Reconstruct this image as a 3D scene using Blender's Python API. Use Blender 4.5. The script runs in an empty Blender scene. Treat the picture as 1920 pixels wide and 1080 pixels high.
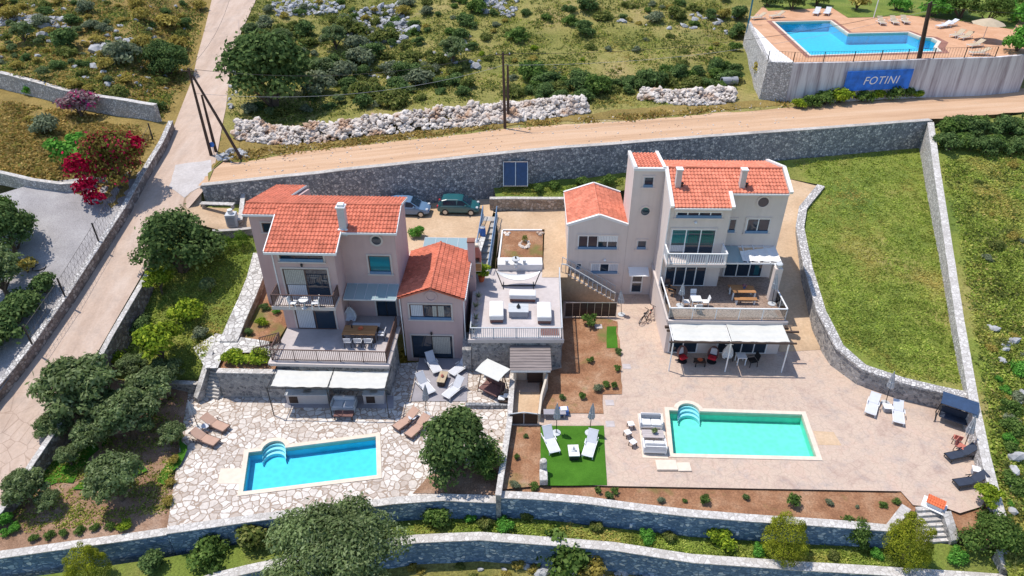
import bpy, bmesh, math, random
import numpy as np
from mathutils import Vector, Matrix, geometry, noise
R = math.radians
SC = bpy.context.scene
COL = SC.collection
# ---------------------------------------------------------------- camera, sky, sun, exposure
CAMZ, PITCH, FPX = 33.5, R(34.0), 1300.0
cam = bpy.data.objects.new('camera', bpy.data.cameras.new('camera')); COL.objects.link(cam)
cam.location = (0, 0, CAMZ); cam.rotation_euler = (R(90) - PITCH, 0, 0)
cam.data.sensor_width = 36; cam.data.lens = FPX / 1920 * 36
cam.data.clip_start = 0.5; cam.data.clip_end = 4000
SC.camera = cam
LIGHT = Vector((0.38, -0.20, -1.0)).normalized()
wd = bpy.data.worlds.new('World'); SC.world = wd; wd.use_nodes = True
wn = wd.node_tree.nodes; wn.clear()
sky = wn.new('ShaderNodeTexSky'); sky.sky_type = 'NISHITA'; sky.sun_disc = False
sky.sun_elevation = math.asin(-LIGHT.z); sky.sun_rotation = math.atan2(-LIGHT.x, -LIGHT.y)
sky.air_density = 1.0; sky.dust_density = 0.6; sky.ozone_density = 3.0
bg = wn.new('ShaderNodeBackground'); bg.inputs[1].default_value = 0.15
wo = wn.new('ShaderNodeOutputWorld')
wd.node_tree.links.new(sky.outputs[0], bg.inputs[0]); wd.node_tree.links.new(bg.outputs[0], wo.inputs[0])
sl = bpy.data.lights.new('sun', 'SUN'); sl.energy = 3.5; sl.angle = R(0.5); sl.color = (1.0, 0.94, 0.85)
sun = bpy.data.objects.new('sun', sl); COL.objects.link(sun)
sun.rotation_euler = LIGHT.to_track_quat('-Z', 'Y').to_euler(); sun.location = (-20, 60, 80)
SC.view_settings.view_transform = 'Standard'; SC.view_settings.look = 'None'
SC.view_settings.exposure = 0.40; SC.view_settings.gamma = 1.0
SC.cycles.max_bounces = 6; SC.cycles.transparent_max_bounces = 12
SC.cycles.caustics_reflective = False; SC.cycles.caustics_refractive = False
random.seed(7); rng = np.random.default_rng(7)
# ---------------------------------------------------------------- picture point -> place
CT, ST = math.cos(PITCH), math.sin(PITCH)
def ray(px, py):
    a, b = (px - 960) / FPX, (py - 540) / FPX
    return Vector((a, CT - b * ST, -ST - b * CT))
def P(px, py, z):
    d = ray(px, py); t = (z - CAMZ) / d.z
    return Vector((d.x * t, d.y * t, z))
def PF(px, py, zf):                       # where the sight line meets a ground z = zf(x, y)
    d = ray(px, py); t0, t1 = 5.0, 400.0
    n = 0; prev = t0; t = t0
    while t < t1:
        if CAMZ + d.z * t < zf(d.x * t, d.y * t): break
        prev = t; t += 1.5
    lo, hi = prev, t
    for _ in range(22):
        m = (lo + hi) / 2
        if CAMZ + d.z * m < zf(d.x * m, d.y * m): hi = m
        else: lo = m
    return Vector((d.x * hi, d.y * hi, CAMZ + d.z * hi))
def PY(px, py, Y):                        # sight line at a given depth Y
    d = ray(px, py); t = Y / d.y
    return Vector((d.x * t, Y, CAMZ + d.z * t))
def interp(x, tab):
    if x <= tab[0][0]: return tab[0][1]
    for (a, za), (b, zb) in zip(tab, tab[1:]):
        if x <= b: return za + (zb - za) * (x - a) / (b - a)
    return tab[-1][1]
# ---------------------------------------------------------------- objects
def tag(o, label=None, cat=None, group=None, kind=None):
    if label: o['label'] = label
    if cat: o['category'] = cat
    if group: o['group'] = group
    if kind: o['kind'] = kind
    return o
def thing(name, label, cat, loc=(0, 0, 0), rz=0, group=None):
    o = bpy.data.objects.new(name, None); COL.objects.link(o)
    o.location = loc; o.rotation_euler = (0, 0, rz); o.empty_display_size = .3
    return tag(o, label, cat, group)
KIDS = {}
def children(o): return KIDS.get(o.name, [])
def setparent(c, p):
    c.parent = p; KIDS.setdefault(p.name, []).append(c)
def dup(o, loc=None, rz=None, label=None, group=None, parent=None, scale=None):
    c = o.copy(); COL.objects.link(c)
    if loc is not None: c.location = loc
    if rz is not None: c.rotation_euler = (c.rotation_euler.x, c.rotation_euler.y, rz)
    if label: c['label'] = label
    if group: c['group'] = group
    if scale is not None: c.scale = scale if hasattr(scale, '__len__') else (scale,) * 3
    if parent: setparent(c, parent)
    for k in list(children(o)): dup(k, parent=c)
    return c
class MB:
    def __init__(s): s.v = []; s.f = []; s.m = []; s.smooth = False
    def add(s, vs, fs, mi=0):
        n = len(s.v); s.v += [tuple(v) for v in vs]
        s.f += [tuple(i + n for i in f) for f in fs]; s.m += [mi] * len(fs); return s
    def box(s, x0, x1, y0, y1, z0, z1, mi=0):
        return s.add([(x0,y0,z0),(x1,y0,z0),(x1,y1,z0),(x0,y1,z0),(x0,y0,z1),(x1,y0,z1),(x1,y1,z1),(x0,y1,z1)],
                     [(3,2,1,0),(4,5,6,7),(0,1,5,4),(1,2,6,5),(2,3,7,6),(3,0,4,7)], mi)
    def bbox(s, x0, x1, y0, y1, z0, z1, b=.03, mi=0):       # box with chamfered edges
        ps = []
        for z, i in ((z0, b), (z0 + b, 0), (z1 - b, 0), (z1, b)):
            ps.append([(x0+i+b,y0+i,z),(x1-i-b,y0+i,z),(x1-i,y0+i+b,z),(x1-i,y1-i-b,z),(x1-i-b,y1-i,z),(x0+i+b,y1-i,z),(x0+i,y1-i-b,z),(x0+i,y0+i+b,z)])
        return s.rings(ps, mi=mi)
    def rings(s, ps, caps=True, mi=0, close=True):
        n = len(ps[0]); vs = [p for r in ps for p in r]; fs = []
        for k in range(len(ps) - 1):
            for i in range(n if close else n - 1):
                j = (i + 1) % n
                fs.append((k*n+i, k*n+j, (k+1)*n+j, (k+1)*n+i))
        if caps: fs += [tuple(range(n - 1, -1, -1)), tuple(range((len(ps)-1)*n, len(ps)*n))]
        return s.add(vs, fs, mi)
    def bar(s, p, q, w=.05, h=None, mi=0, up=(0, 0, 1)):
        p, q = Vector(p), Vector(q); d = (q - p); h = h or w
        if d.length < 1e-6: return s
        d.normalize(); u = Vector(up)
        if abs(d.dot(u)) > .98: u = Vector((0, 1, 0))
        a = d.cross(u).normalized() * w / 2; b = a.cross(d).normalized() * h / 2
        r = lambda c: [c - a - b, c + a - b, c + a + b, c - a + b]
        return s.rings([r(p), r(q)], mi=mi)
    def tube(s, pts, rad, n=6, mi=0):
        pts = [Vector(p) for p in pts]
        if not hasattr(rad, '__len__'): rad = [rad] * len(pts)
        rs = []
        for i, p in enumerate(pts):
            d = (pts[min(i+1, len(pts)-1)] - pts[max(i-1, 0)]).normalized()
            u = Vector((0, 0, 1)) if abs(d.z) < .95 else Vector((1, 0, 0))
            a = d.cross(u).normalized(); b = a.cross(d).normalized()
            rs.append([p + (a * math.cos(t) + b * math.sin(t)) * rad[i] for t in [2*math.pi*k/n for k in range(n)]])
        return s.rings(rs, mi=mi)
    def lathe(s, prof, c=(0, 0, 0), n=12, mi=0):
        return s.rings([[(c[0]+r*math.cos(2*math.pi*k/n), c[1]+r*math.sin(2*math.pi*k/n), c[2]+z) for k in range(n)] for r, z in prof], mi=mi)
    def prism(s, poly, z0, z1, mi=0):                       # plan polygon (ccw) raised
        n = len(poly)
        return s.rings([[(x, y, z0) for x, y in poly], [(x, y, z1) for x, y in poly]], mi=mi)
    def profx(s, prof, x0, x1, mi=0):                       # (y, z) profile drawn along x
        return s.rings([[(x0, y, z) for y, z in prof], [(x1, y, z) for y, z in prof]], mi=mi)
    def profy(s, prof, y0, y1, mi=0):                       # (x, z) profile drawn along y
        return s.rings([[(x, y0, z) for x, z in prof], [(x, y1, z) for x, z in prof]], mi=mi)
    def xf(s, M, k=0):
        for i in range(k, len(s.v)): s.v[i] = tuple(M @ Vector(s.v[i]))
        return s
    def build(s, name, mats, parent=None, smooth=False, fix=True):
        me = bpy.data.meshes.new(name); me.from_pydata(s.v, [], s.f)
        mats = mats if isinstance(mats, (list, tuple)) else [mats]
        for m in mats: me.materials.append(m)
        if len(mats) > 1: me.polygons.foreach_set('material_index', s.m)
        if fix and len(s.f) < 60000:
            bm = bmesh.new(); bm.from_mesh(me); bmesh.ops.recalc_face_normals(bm, faces=bm.faces); bm.to_mesh(me); bm.free()
        if smooth: me.polygons.foreach_set('use_smooth', [True] * len(me.polygons))
        o = bpy.data.objects.new(name, me); COL.objects.link(o)
        if parent: setparent(o, parent)
        return o
# ---------------------------------------------------------------- materials
class NT:
    def __init__(s, name):
        s.m = bpy.data.materials.new(name); s.m.use_nodes = True; s.t = s.m.node_tree; s.t.nodes.clear()
        s.out = s.n('ShaderNodeOutputMaterial'); s.tc = s.n('ShaderNodeTexCoord')
        s.co = s.tc.outputs['Object']
    def n(s, ty, **kw):
        x = s.t.nodes.new(ty)
        for k, v in kw.items(): setattr(x, k, v)
        return x
    def l(s, a, b): s.t.links.new(a, b)
    def scaled(s, sc):
        mp = s.n('ShaderNodeMapping'); mp.inputs['Scale'].default_value = sc; s.l(s.co, mp.inputs[0]); return mp.outputs[0]
    def noise(s, scale, detail=4, rough=.6, vec=None, dist=0):
        x = s.n('ShaderNodeTexNoise'); x.inputs['Scale'].default_value = scale; x.inputs['Detail'].default_value = detail
        x.inputs['Roughness'].default_value = rough; x.inputs['Distortion'].default_value = dist
        s.l(vec or s.co, x.inputs['Vector']); return x.outputs['Fac']
    def voro(s, scale, feature='F1', out='Distance', vec=None, rnd=1.0):
        x = s.n('ShaderNodeTexVoronoi', feature=feature); x.inputs['Scale'].default_value = scale; x.inputs['Randomness'].default_value = rnd
        s.l(vec or s.co, x.inputs['Vector']); return x.outputs[out]
    def ramp(s, fac, stops, const=False):
        x = s.n('ShaderNodeValToRGB'); r = x.color_ramp
        if const: r.interpolation = 'CONSTANT'
        while len(r.elements) < len(stops): r.elements.new(.5)
        for e, (p, c) in zip(r.elements, stops):
            e.position = p; e.color = (*c, 1) if len(c) == 3 else c
        s.l(fac, x.inputs[0]); return x.outputs[0]
    def mix(s, a, b, fac, mode='MIX'):
        x = s.n('ShaderNodeMix', data_type='RGBA', blend_type=mode)
        for inp, v in ((x.inputs[0], fac), (x.inputs[6], a), (x.inputs[7], b)):
            if isinstance(v, (int, float)): inp.default_value = v
            elif isinstance(v, tuple): inp.default_value = (*v, 1)
            else: s.l(v, inp)
        return x.outputs[2]
    def math(s, op, a, b=0, clamp=False):
        x = s.n('ShaderNodeMath', operation=op, use_clamp=clamp)
        for inp, v in ((x.inputs[0], a), (x.inputs[1], b)):
            if isinstance(v, (int, float)): inp.default_value = v
            else: s.l(v, inp)
        return x.outputs[0]
    def bump(s, h, strength=.5, dist=.05):
        x = s.n('ShaderNodeBump'); x.inputs['Strength'].default_value = strength; x.inputs['Distance'].default_value = dist
        s.l(h, x.inputs['Height']); return x.outputs[0]
    def done(s, col, rough=.8, bump=None, metal=0, spec=.3, **kw):
        b = s.n('ShaderNodeBsdfPrincipled'); s.b = b
        if isinstance(col, tuple): b.inputs['Base Color'].default_value = (*col, 1)
        else: s.l(col, b.inputs['Base Color'])
        if isinstance(rough, (int, float)): b.inputs['Roughness'].default_value = rough
        else: s.l(rough, b.inputs['Roughness'])
        b.inputs['Metallic'].default_value = metal; b.inputs['Specular IOR Level'].default_value = spec
        if bump is not None: s.l(bump, b.inputs['Normal'])
        s.l(b.outputs[0], s.out.inputs[0]); return s.m
def sc3(c, k): return tuple(min(1, x * k) for x in c)
def plain(name, c, rough=.6, metal=0, var=.15, scale=3.0, spec=.4):
    t = NT(name); f = t.noise(scale, 5)
    return t.done(t.ramp(f, [(.3, sc3(c, 1 - var)), (.7, sc3(c, 1 + var))]), rough, metal=metal, spec=spec)
def mottle(name, stops, scale, rough=.9, fine=12.0, finev=.35, bump=.4, bdist=.05, big=None, detail=6, dist=0.0):
    """broad patches of colour, a finer grain over them, relief from the grain"""
    t = NT(name); c = t.ramp(t.noise(scale, detail, .62, dist=dist), stops)
    g = t.noise(fine, 5, .7)
    c = t.mix(c, t.ramp(g, [(.25, (1-finev,)*3), (.75, (1+finev,)*3)]), 1.0, 'MULTIPLY')
    if big: c = t.mix(c, big[1], t.ramp(t.noise(big[0], 3), [(big[2], (0,0,0)), (big[2] + .12, (1,1,1))]))
    return t.done(c, rough, t.bump(g, bump, bdist), spec=.2)
def stone(name, cells, mortar, scale, edge=.06, bump=.8, squash=1.0, stain=None, rough=.9, warp=.15, grain=9):
    t = NT(name)
    nz = t.n('ShaderNodeTexNoise'); nz.inputs['Scale'].default_value = 1.7; t.l(t.co, nz.inputs['Vector'])
    vm = t.n('ShaderNodeVectorMath', operation='MULTIPLY_ADD'); t.l(nz.outputs['Color'], vm.inputs[0])
    vm.inputs[1].default_value = (warp,) * 3; t.l(t.scaled((1, 1, squash)), vm.inputs[2]); v = vm.outputs[0]
    d = t.voro(scale, 'DISTANCE_TO_EDGE', 'Distance', v); cc = t.voro(scale, 'F1', 'Color', v)
    sp = t.n('ShaderNodeSeparateColor'); t.l(cc, sp.inputs[0])
    c = t.ramp(sp.outputs[0], cells); g = t.noise(grain, 5, .7)
    c = t.mix(c, t.ramp(g, [(.25, (.72,)*3), (.75, (1.25,)*3)]), 1.0, 'MULTIPLY')
    m = t.ramp(d, [(edge * .45, (0,0,0)), (edge, (1,1,1))])
    c = t.mix(mortar, c, m)
    if stain: c = t.mix(c, stain[1], t.ramp(t.noise(stain[0], 5), [(stain[2], (0,0,0)), (stain[2] + .2, (.75,)*3)]))
    h = t.math('ADD', t.math('MULTIPLY', m, 1.0), t.math('MULTIPLY', g, .35))
    return t.done(c, rough, t.bump(h, bump, .06), spec=.2)
def foliage(name, dark, mid, light, extra=None, trans=.42, patch=None):
    t = NT(name); ge = t.n('ShaderNodeNewGeometry')
    st = [(0, dark), (.55, mid), (1, light)]
    if extra: st = [(0, dark), (.45, mid), (.8, light), (.86, extra), (1, extra)]
    c = t.ramp(ge.outputs['Random Per Island'], st)
    c = t.mix(c, t.ramp(t.noise(.9, 3), [(.3, (.62,)*3), (.7, (1.35,)*3)]), 1.0, 'MULTIPLY')
    if patch: c = t.mix(c, patch[1], t.ramp(t.noise(patch[0], 4), [(patch[2], (0,0,0)), (patch[2] + .15, (.75,)*3)]))
    d = t.n('ShaderNodeBsdfDiffuse'); tr = t.n('ShaderNodeBsdfTranslucent'); mx = t.n('ShaderNodeMixShader')
    mx.inputs[0].default_value = trans; t.l(c, d.inputs[0]); t.l(c, tr.inputs[0])
    t.l(d.outputs[0], mx.inputs[1]); t.l(tr.outputs[0], mx.inputs[2]); t.l(mx.outputs[0], t.out.inputs[0])
    return t.m
MT = {}
# walls and paving
MT['stone_dark'] = stone('rough grey limestone', [(0,(.17,.18,.20)),(.4,(.31,.32,.34)),(.8,(.48,.48,.48)),(1,(.68,.66,.64))], (.20,.205,.22), 4.4, .10, stain=(.45,(.13,.135,.15),.60))
MT['stone_grey'] = stone('grey limestone masonry', [(0,(.16,.16,.17)),(.5,(.30,.29,.29)),(1,(.48,.45,.43))], (.40,.38,.36), 4.2, .10)
MT['stone_front'] = stone('shade blue tinted stone', [(0,(.09,.155,.25)),(.5,(.18,.27,.40)),(.85,(.32,.42,.53)),(1,(.62,.66,.70))], (.12,.19,.29), 3.4, .10, squash=1.7, warp=.5, stain=(.5,(.05,.11,.21),.54))  # grey stone with the blue of shade painted into cells, mortar and patches
MT['stone_warm'] = stone('warm stone masonry', [(0,(.26,.19,.14)),(.5,(.42,.33,.25)),(1,(.58,.48,.40))], (.30,.24,.19), 3.2, .10)
MT['stone_light'] = stone('bleached dry stone', [(0,(.40,.38,.36)),(.5,(.56,.53,.51)),(1,(.72,.69,.66))], (.32,.30,.29), 4.5, .10)
MT['stone_brown'] = stone('brown grey road wall', [(0,(.15,.12,.11)),(.5,(.26,.215,.20)),(1,(.42,.37,.34))], (.20,.165,.15), 3.4, .09)
MT['coping'] = stone('pale stone coping', [(0,(.44,.41,.38)),(.5,(.54,.51,.48)),(1,(.62,.59,.56))], (.40,.37,.34), 3.5, .06, bump=.4)
MT['concrete'] = mottle('stained concrete', [(.3,(.30,.27,.25)),(.5,(.42,.39,.36)),(.7,(.52,.48,.45))], .5, fine=6, bump=.2)
MT['crazy'] = stone('white crazy paving', [(0,(.44,.37,.32)),(.35,(.56,.50,.45)),(1,(.70,.655,.61))], (.33,.25,.195), 2.3, .075, bump=.5, rough=.8, warp=.35, grain=5, stain=(.22,(.50,.40,.33),.60))
MT['crazy_small'] = stone('small crazy paving', [(0,(.46,.44,.42)),(.5,(.58,.56,.53)),(1,(.68,.66,.63))], (.30,.28,.26), 2.4, .07, bump=.5, warp=.3, grain=5)
def stamped():
    t = NT('stamped concrete deck')
    c = t.ramp(t.noise(.42, 8, .68, dist=1.1), [(.28,(.37,.26,.21)),(.42,(.48,.36,.29)),(.52,(.53,.41,.325)),(.62,(.52,.38,.30)),(.75,(.62,.52,.44))])
    c = t.mix(c, (.36,.31,.29), t.ramp(t.noise(.8, 9, .75), [(.50,(0,0,0)),(.70,(.75,)*3)]))
    g = t.noise(7, 6, .75); c = t.mix(c, t.ramp(g, [(.25,(.82,)*3),(.75,(1.15,)*3)]), 1.0, 'MULTIPLY')
    d = t.voro(2.0, 'DISTANCE_TO_EDGE'); ln = t.ramp(d, [(.0,(.80,)*3),(.05,(1,)*3)])
    c = t.mix(c, ln, .75, 'MULTIPLY')
    return t.done(c, .75, t.bump(t.math('ADD', g, d), .25, .03), spec=.25)
MT['stamped'] = stamped()
MT['stamped_tan'] = mottle('tan imprinted concrete', [(.3,(.44,.30,.19)),(.5,(.52,.37,.24)),(.7,(.58,.43,.30))], .35, fine=5, finev=.18, bump=.2)
MT['dirt'] = None
def dirt(name, stops, sx, sy):
    t = NT(name); vr = t.n('ShaderNodeVectorRotate', rotation_type='Z_AXIS'); vr.inputs['Angle'].default_value = -.178; t.l(t.co, vr.inputs['Vector']); t.co = vr.outputs[0]; v = t.scaled((sx, sy, 1))
    c = t.ramp(t.noise(1.0, 6, .65, v), stops); g = t.noise(9, 6, .75)
    c = t.mix(c, t.ramp(g, [(.25,(.84,)*3),(.75,(1.14,)*3)]), 1.0, 'MULTIPLY')
    c = t.mix(c, (.42,.33,.24), t.ramp(t.noise(.35, 6, .7), [(.6,(0,0,0)),(.75,(.6,)*3)]))
    return t.done(c, .95, t.bump(g, .35, .05), spec=.15)
MT['dirt'] = dirt('packed orange dirt', [(.3,(.43,.27,.165)),(.5,(.53,.345,.22)),(.7,(.58,.41,.285))], .07, 1.3)
def conc_road():
    t = NT('worn concrete road')
    c = t.ramp(t.noise(1, 6, .65, t.scaled((1.0, .12, 1))), [(.3,(.43,.315,.245)),(.5,(.51,.385,.305)),(.7,(.55,.435,.36))])
    g = t.noise(6, 6, .75); c = t.mix(c, t.ramp(g, [(.25,(.85,)*3),(.75,(1.13,)*3)]), 1.0, 'MULTIPLY')
    d = t.voro(.95, 'DISTANCE_TO_EDGE', vec=t.scaled((1, 1, 0)))
    sx = t.n('ShaderNodeSeparateXYZ'); t.l(t.co, sx.inputs[0]); yy = t.math('ADD', t.math('MULTIPLY', sx.outputs[1], -.05), t.math('MULTIPLY', t.noise(.12, 3), .6))
    k = t.ramp(t.math('ADD', yy, 1.9, True), [(.30,(0,0,0)),(.62,(.7,)*3)])
    c = t.mix(c, (.36,.285,.24), t.ramp(t.noise(.5, 8, .72), [(.5,(0,0,0)),(.72,(.7,)*3)]))
    ln = t.ramp(d, [(0,(.55,.50,.47)),(.03,(1,1,1))])
    c = t.mix(c, t.mix(c, ln, 1.0, 'MULTIPLY'), k)
    return t.done(c, .9, t.bump(g, .3, .04), spec=.2)
MT['road'] = conc_road()
MT['gravel'] = mottle('grey gravel', [(.3,(.25,.235,.235)),(.5,(.33,.31,.31)),(.7,(.40,.38,.375))], .35, fine=14, finev=.4, bump=.6)
MT['greydeck'] = mottle('grey tiled floor', [(.35,(.27,.255,.275)),(.65,(.34,.32,.345))], .6, fine=3, finev=.08, bump=.05, rough=.6)
MT['tile_m'] = mottle('pale pinkish terrace floor', [(.35,(.46,.41,.40)),(.65,(.54,.49,.48))], .5, fine=3, finev=.10, bump=.05, rough=.6)
MT['tile_a'] = mottle('mauve grey terrace tile', [(.35,(.42,.37,.36)),(.65,(.50,.45,.44))], .5, fine=3, finev=.10, bump=.05, rough=.6)
def decking():
    t = NT('brown patterned terrace tile'); d = t.voro(4.2, 'DISTANCE_TO_EDGE')
    c = t.ramp(t.noise(.7, 5), [(.3,(.24,.165,.125)),(.7,(.36,.265,.21))])
    c = t.mix(c, t.ramp(d, [(.02,(.6,)*3),(.09,(1.1,)*3)]), 1.0, 'MULTIPLY')
    return t.done(c, .7, t.bump(d, .3, .02))
MT['terr_b'] = decking()
MT['terracotta'] = mottle('terracotta paving', [(.35,(.50,.27,.155)),(.65,(.58,.34,.21))], .6, fine=5, finev=.15, bump=.1)
MT['brick_band'] = mottle('red brick band', [(.35,(.22,.10,.075)),(.65,(.32,.16,.12))], .9, fine=8, finev=.2, bump=.1)
# soils and greens
MT['soil'] = mottle('red earth', [(.3,(.20,.095,.05)),(.48,(.30,.15,.08)),(.6,(.36,.205,.12)),(.72,(.42,.28,.19))], .55, fine=9, finev=.45, bump=.8, bdist=.08, big=(.33,(.17,.16,.05),.58))
MT['soil_grey'] = mottle('mulched earth', [(.3,(.20,.115,.07)),(.5,(.31,.19,.125)),(.7,(.40,.28,.21))], .6, fine=12, finev=.5, bump=.9, bdist=.06)
MT['turf'] = mottle('artificial turf', [(.35,(.040,.125,.008)),(.65,(.062,.175,.014))], .7, fine=24, finev=.35, bump=.6, bdist=.03)
MT['grass'] = mottle('meadow grass', [(.25,(.07,.115,.018)),(.42,(.12,.17,.028)),(.55,(.18,.225,.04)),(.68,(.19,.20,.05)),(.8,(.21,.17,.07))], .22, fine=8, finev=.5, bump=.9, bdist=.12, detail=8)
MT['lawn_wild'] = mottle('uncut lawn', [(.25,(.08,.125,.025)),(.40,(.14,.19,.035)),(.52,(.20,.235,.045)),(.64,(.28,.26,.075)),(.78,(.35,.27,.13))], .16, fine=7, finev=.5, bump=.9, bdist=.12, detail=8)
MT['hill'] = mottle('maquis ground', [(.25,(.115,.13,.03)),(.40,(.20,.20,.048)),(.52,(.28,.25,.075)),(.64,(.36,.285,.11)),(.8,(.42,.32,.18))], .13, fine=5, finev=.55, bump=1.0, bdist=.2, detail=9, big=(.3,(.33,.25,.17),.68))
MT['field'] = mottle('dry yellow field', [(.25,(.15,.11,.035)),(.42,(.25,.18,.055)),(.56,(.31,.22,.07)),(.7,(.20,.17,.05)),(.8,(.28,.19,.10))], .2, fine=6, finev=.5, bump=1.0, bdist=.15, detail=8)
# house finishes
def render_(name, c0, c1):
    t = NT(name); c = t.ramp(t.noise(.45, 6, .65), [(.3, c0), (.7, c1)])
    c = t.mix(c, t.ramp(t.noise(1, 5, .7, t.scaled((2.2, 2.2, .10))), [(.3,(.93,)*3),(.55,(1.0,)*3),(.75,(1.03,)*3)]), 1.0, 'MULTIPLY')
    c = t.mix(c, sc3(c0, .74), t.ramp(t.noise(.9, 8, .75), [(.60,(0,0,0)),(.80,(.5,)*3)])); g = t.noise(25, 3)
    return t.done(c, .85, t.bump(g, .10, .02), spec=.2)
MT['stucco_a'] = render_('mauve pink render', (.52,.365,.35), (.59,.43,.41))
MT['stucco_b'] = render_('beige grey render', (.64,.55,.505), (.72,.625,.575))
MT['white'] = mottle('white render', [(.35,(.70,.68,.66)),(.65,(.78,.76,.74))], .4, fine=20, finev=.06, bump=.05, bdist=.02)
MT['trim'] = plain('pale trim', (.56,.49,.46), .7, var=.06)
MT['trim_blue'] = plain('grey blue sill', (.12,.22,.36), .5, var=.08)
MT['wpaint'] = plain('white paint', (.76,.76,.76), .45, var=.04)
MT['bpaint'] = plain('brown iron', (.10,.055,.045), .5, var=.2)
MT['gpaint'] = plain('pale grey paint', (.50,.52,.54), .45, var=.06)
MT['black'] = plain('black metal', (.02,.02,.022), .45, var=.2)
MT['wood'] = None
def wood(name, c, sc=6, axis=0, rough=.6):
    t = NT(name); s = [9, 9, 9]; s[axis] = .7; f = t.noise(1, 6, .6, t.scaled(tuple(x * sc / 6 for x in s)))
    return t.done(t.ramp(f, [(.3, sc3(c, .62)), (.55, c), (.75, sc3(c, 1.3))]), rough, t.bump(f, .2, .01))
MT['wood'] = wood('honey wood', (.42,.21,.09))
MT['wood_grey'] = wood('weathered wood', (.24,.20,.19))
MT['wood_dark'] = wood('dark wood', (.07,.045,.035))
MT['pole'] = wood('creosoted pole', (.085,.055,.042), axis=2, rough=.85)
def roof(name, c):
    t = NT(name); f = t.noise(.5, 6, .7); g = t.noise(7, 4)
    k = t.voro(3.2, 'F1', 'Color'); sp = t.n('ShaderNodeSeparateColor'); t.l(k, sp.inputs[0])
    a = t.ramp(f, [(.3, sc3(c, .80)), (.7, sc3(c, 1.12))])
    a = t.mix(a, t.ramp(sp.outputs[0], [(0,(.80,.78,.76)),(1,(1.14,1.17,1.19))]), 1.0, 'MULTIPLY')
    a = t.mix(a, t.ramp(g, [(.3,(.88,)*3),(.7,(1.08,)*3)]), 1.0, 'MULTIPLY')
    a = t.mix(a, sc3(c, .55), t.ramp(t.noise(1.3, 9, .78), [(.56,(0,0,0)),(.78,(.7,)*3)]))
    return t.done(a, .75, spec=.25)
MT['roof_a'] = roof('red clay tile', (.60,.175,.105)); MT['roof_b'] = roof('orange clay tile', (.68,.225,.14))
def glass(name, c, rough=.04):
    t = NT(name); return t.done(c, rough, spec=.8)
MT['glass'] = glass('window glass', (.012,.028,.05)); MT['glass_teal'] = glass('teal glass', (.012,.10,.13), .06)  # plain teal base colour, for panes and curtains
MT['glass_roof'] = glass('glass canopy', (.27,.36,.38), .15)
def clear_glass():
    t = NT('clear balustrade glass'); tr = t.n('ShaderNodeBsdfTransparent'); tr.inputs[0].default_value = (.86,.9,.92,1)
    gl = t.n('ShaderNodeBsdfGlossy'); gl.inputs['Roughness'].default_value = .05; fr = t.n('ShaderNodeFresnel'); fr.inputs[0].default_value = 1.5
    mx = t.n('ShaderNodeMixShader'); t.l(fr.outputs[0], mx.inputs[0]); t.l(tr.outputs[0], mx.inputs[1]); t.l(gl.outputs[0], mx.inputs[2]); t.l(mx.outputs[0], t.out.inputs[0]); return t.m
MT['glass_rail'] = clear_glass()
MT['curtain'] = plain('pale curtain', (.42,.40,.36), .9, var=.15, scale=8)
MT['fabric_white'] = plain('white fabric', (.72,.71,.69), .9, var=.05); MT['fabric_grey'] = plain('grey fabric', (.30,.31,.34), .9, var=.08)
MT['sling'] = plain('pale grey sling', (.55,.56,.60), .85, var=.05); MT['sling_brown'] = plain('brown sling', (.45,.29,.22), .85, var=.08)
MT['dark_fabric'] = plain('navy fabric', (.03,.04,.065), .85, var=.15); MT['red'] = plain('red cushion', (.55,.02,.03), .8, var=.1)
MT['parasol'] = plain('folded parasol cloth', (.42,.43,.45), .9, var=.12)
MT['coral'] = plain('coral fabric', (.48,.16,.12), .8, var=.12); MT['tan'] = plain('tan fabric', (.45,.36,.25), .85, var=.08)
MT['rattan'] = plain('brown rattan', (.17,.085,.075), .8, var=.25, scale=12)
MT['canvas'] = plain('cream canvas', (.58,.57,.53), .9, var=.05)
MT['orange'] = plain('orange tile', (.62,.14,.05), .7, var=.12); MT['blue'] = plain('blue plastic', (.03,.12,.40), .5)
MT['panel'] = plain('solar panel', (.008,.03,.10), .15, var=.2, spec=.6); MT['alu'] = plain('aluminium', (.55,.56,.58), .35, metal=.8)
MT['cream'] = plain('cream plaster', (.60,.52,.42), .7, var=.06); MT['coping_pool'] = plain('cream pool coping', (.66,.56,.46), .7, var=.08)
MT['rock'] = mottle('white limestone rock', [(.3,(.44,.37,.32)),(.5,(.60,.53,.47)),(.7,(.72,.66,.61))], .7, fine=4, finev=.3, bump=.6, big=(.5,(.46,.30,.20),.53))
MT['rock_grey'] = mottle('grey limestone rock', [(.3,(.24,.24,.25)),(.5,(.36,.36,.37)),(.7,(.50,.49,.49))], .6, fine=4, finev=.3, bump=.6)
MT['bark'] = wood('bark', (.12,.085,.06), axis=2, rough=.95)
def poolshell(name, c):
    t = NT(name); x = t.voro(3.0, 'SMOOTH_F1'); return t.done(t.ramp(x, [(.2, sc3(c, .93)), (.6, sc3(c, 1.05))]), .4)
MT['pool_blue'] = poolshell('blue pool lining', (.06,.62,.84)); MT['pool_green'] = poolshell('turquoise pool lining', (.15,.76,.59)); MT['pool_cyan'] = poolshell('sky blue pool lining', (.02,.58,.86))
MT['pool_step'] = plain('pale pool steps', (.30,.74,.84), .4, var=.03)
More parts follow.
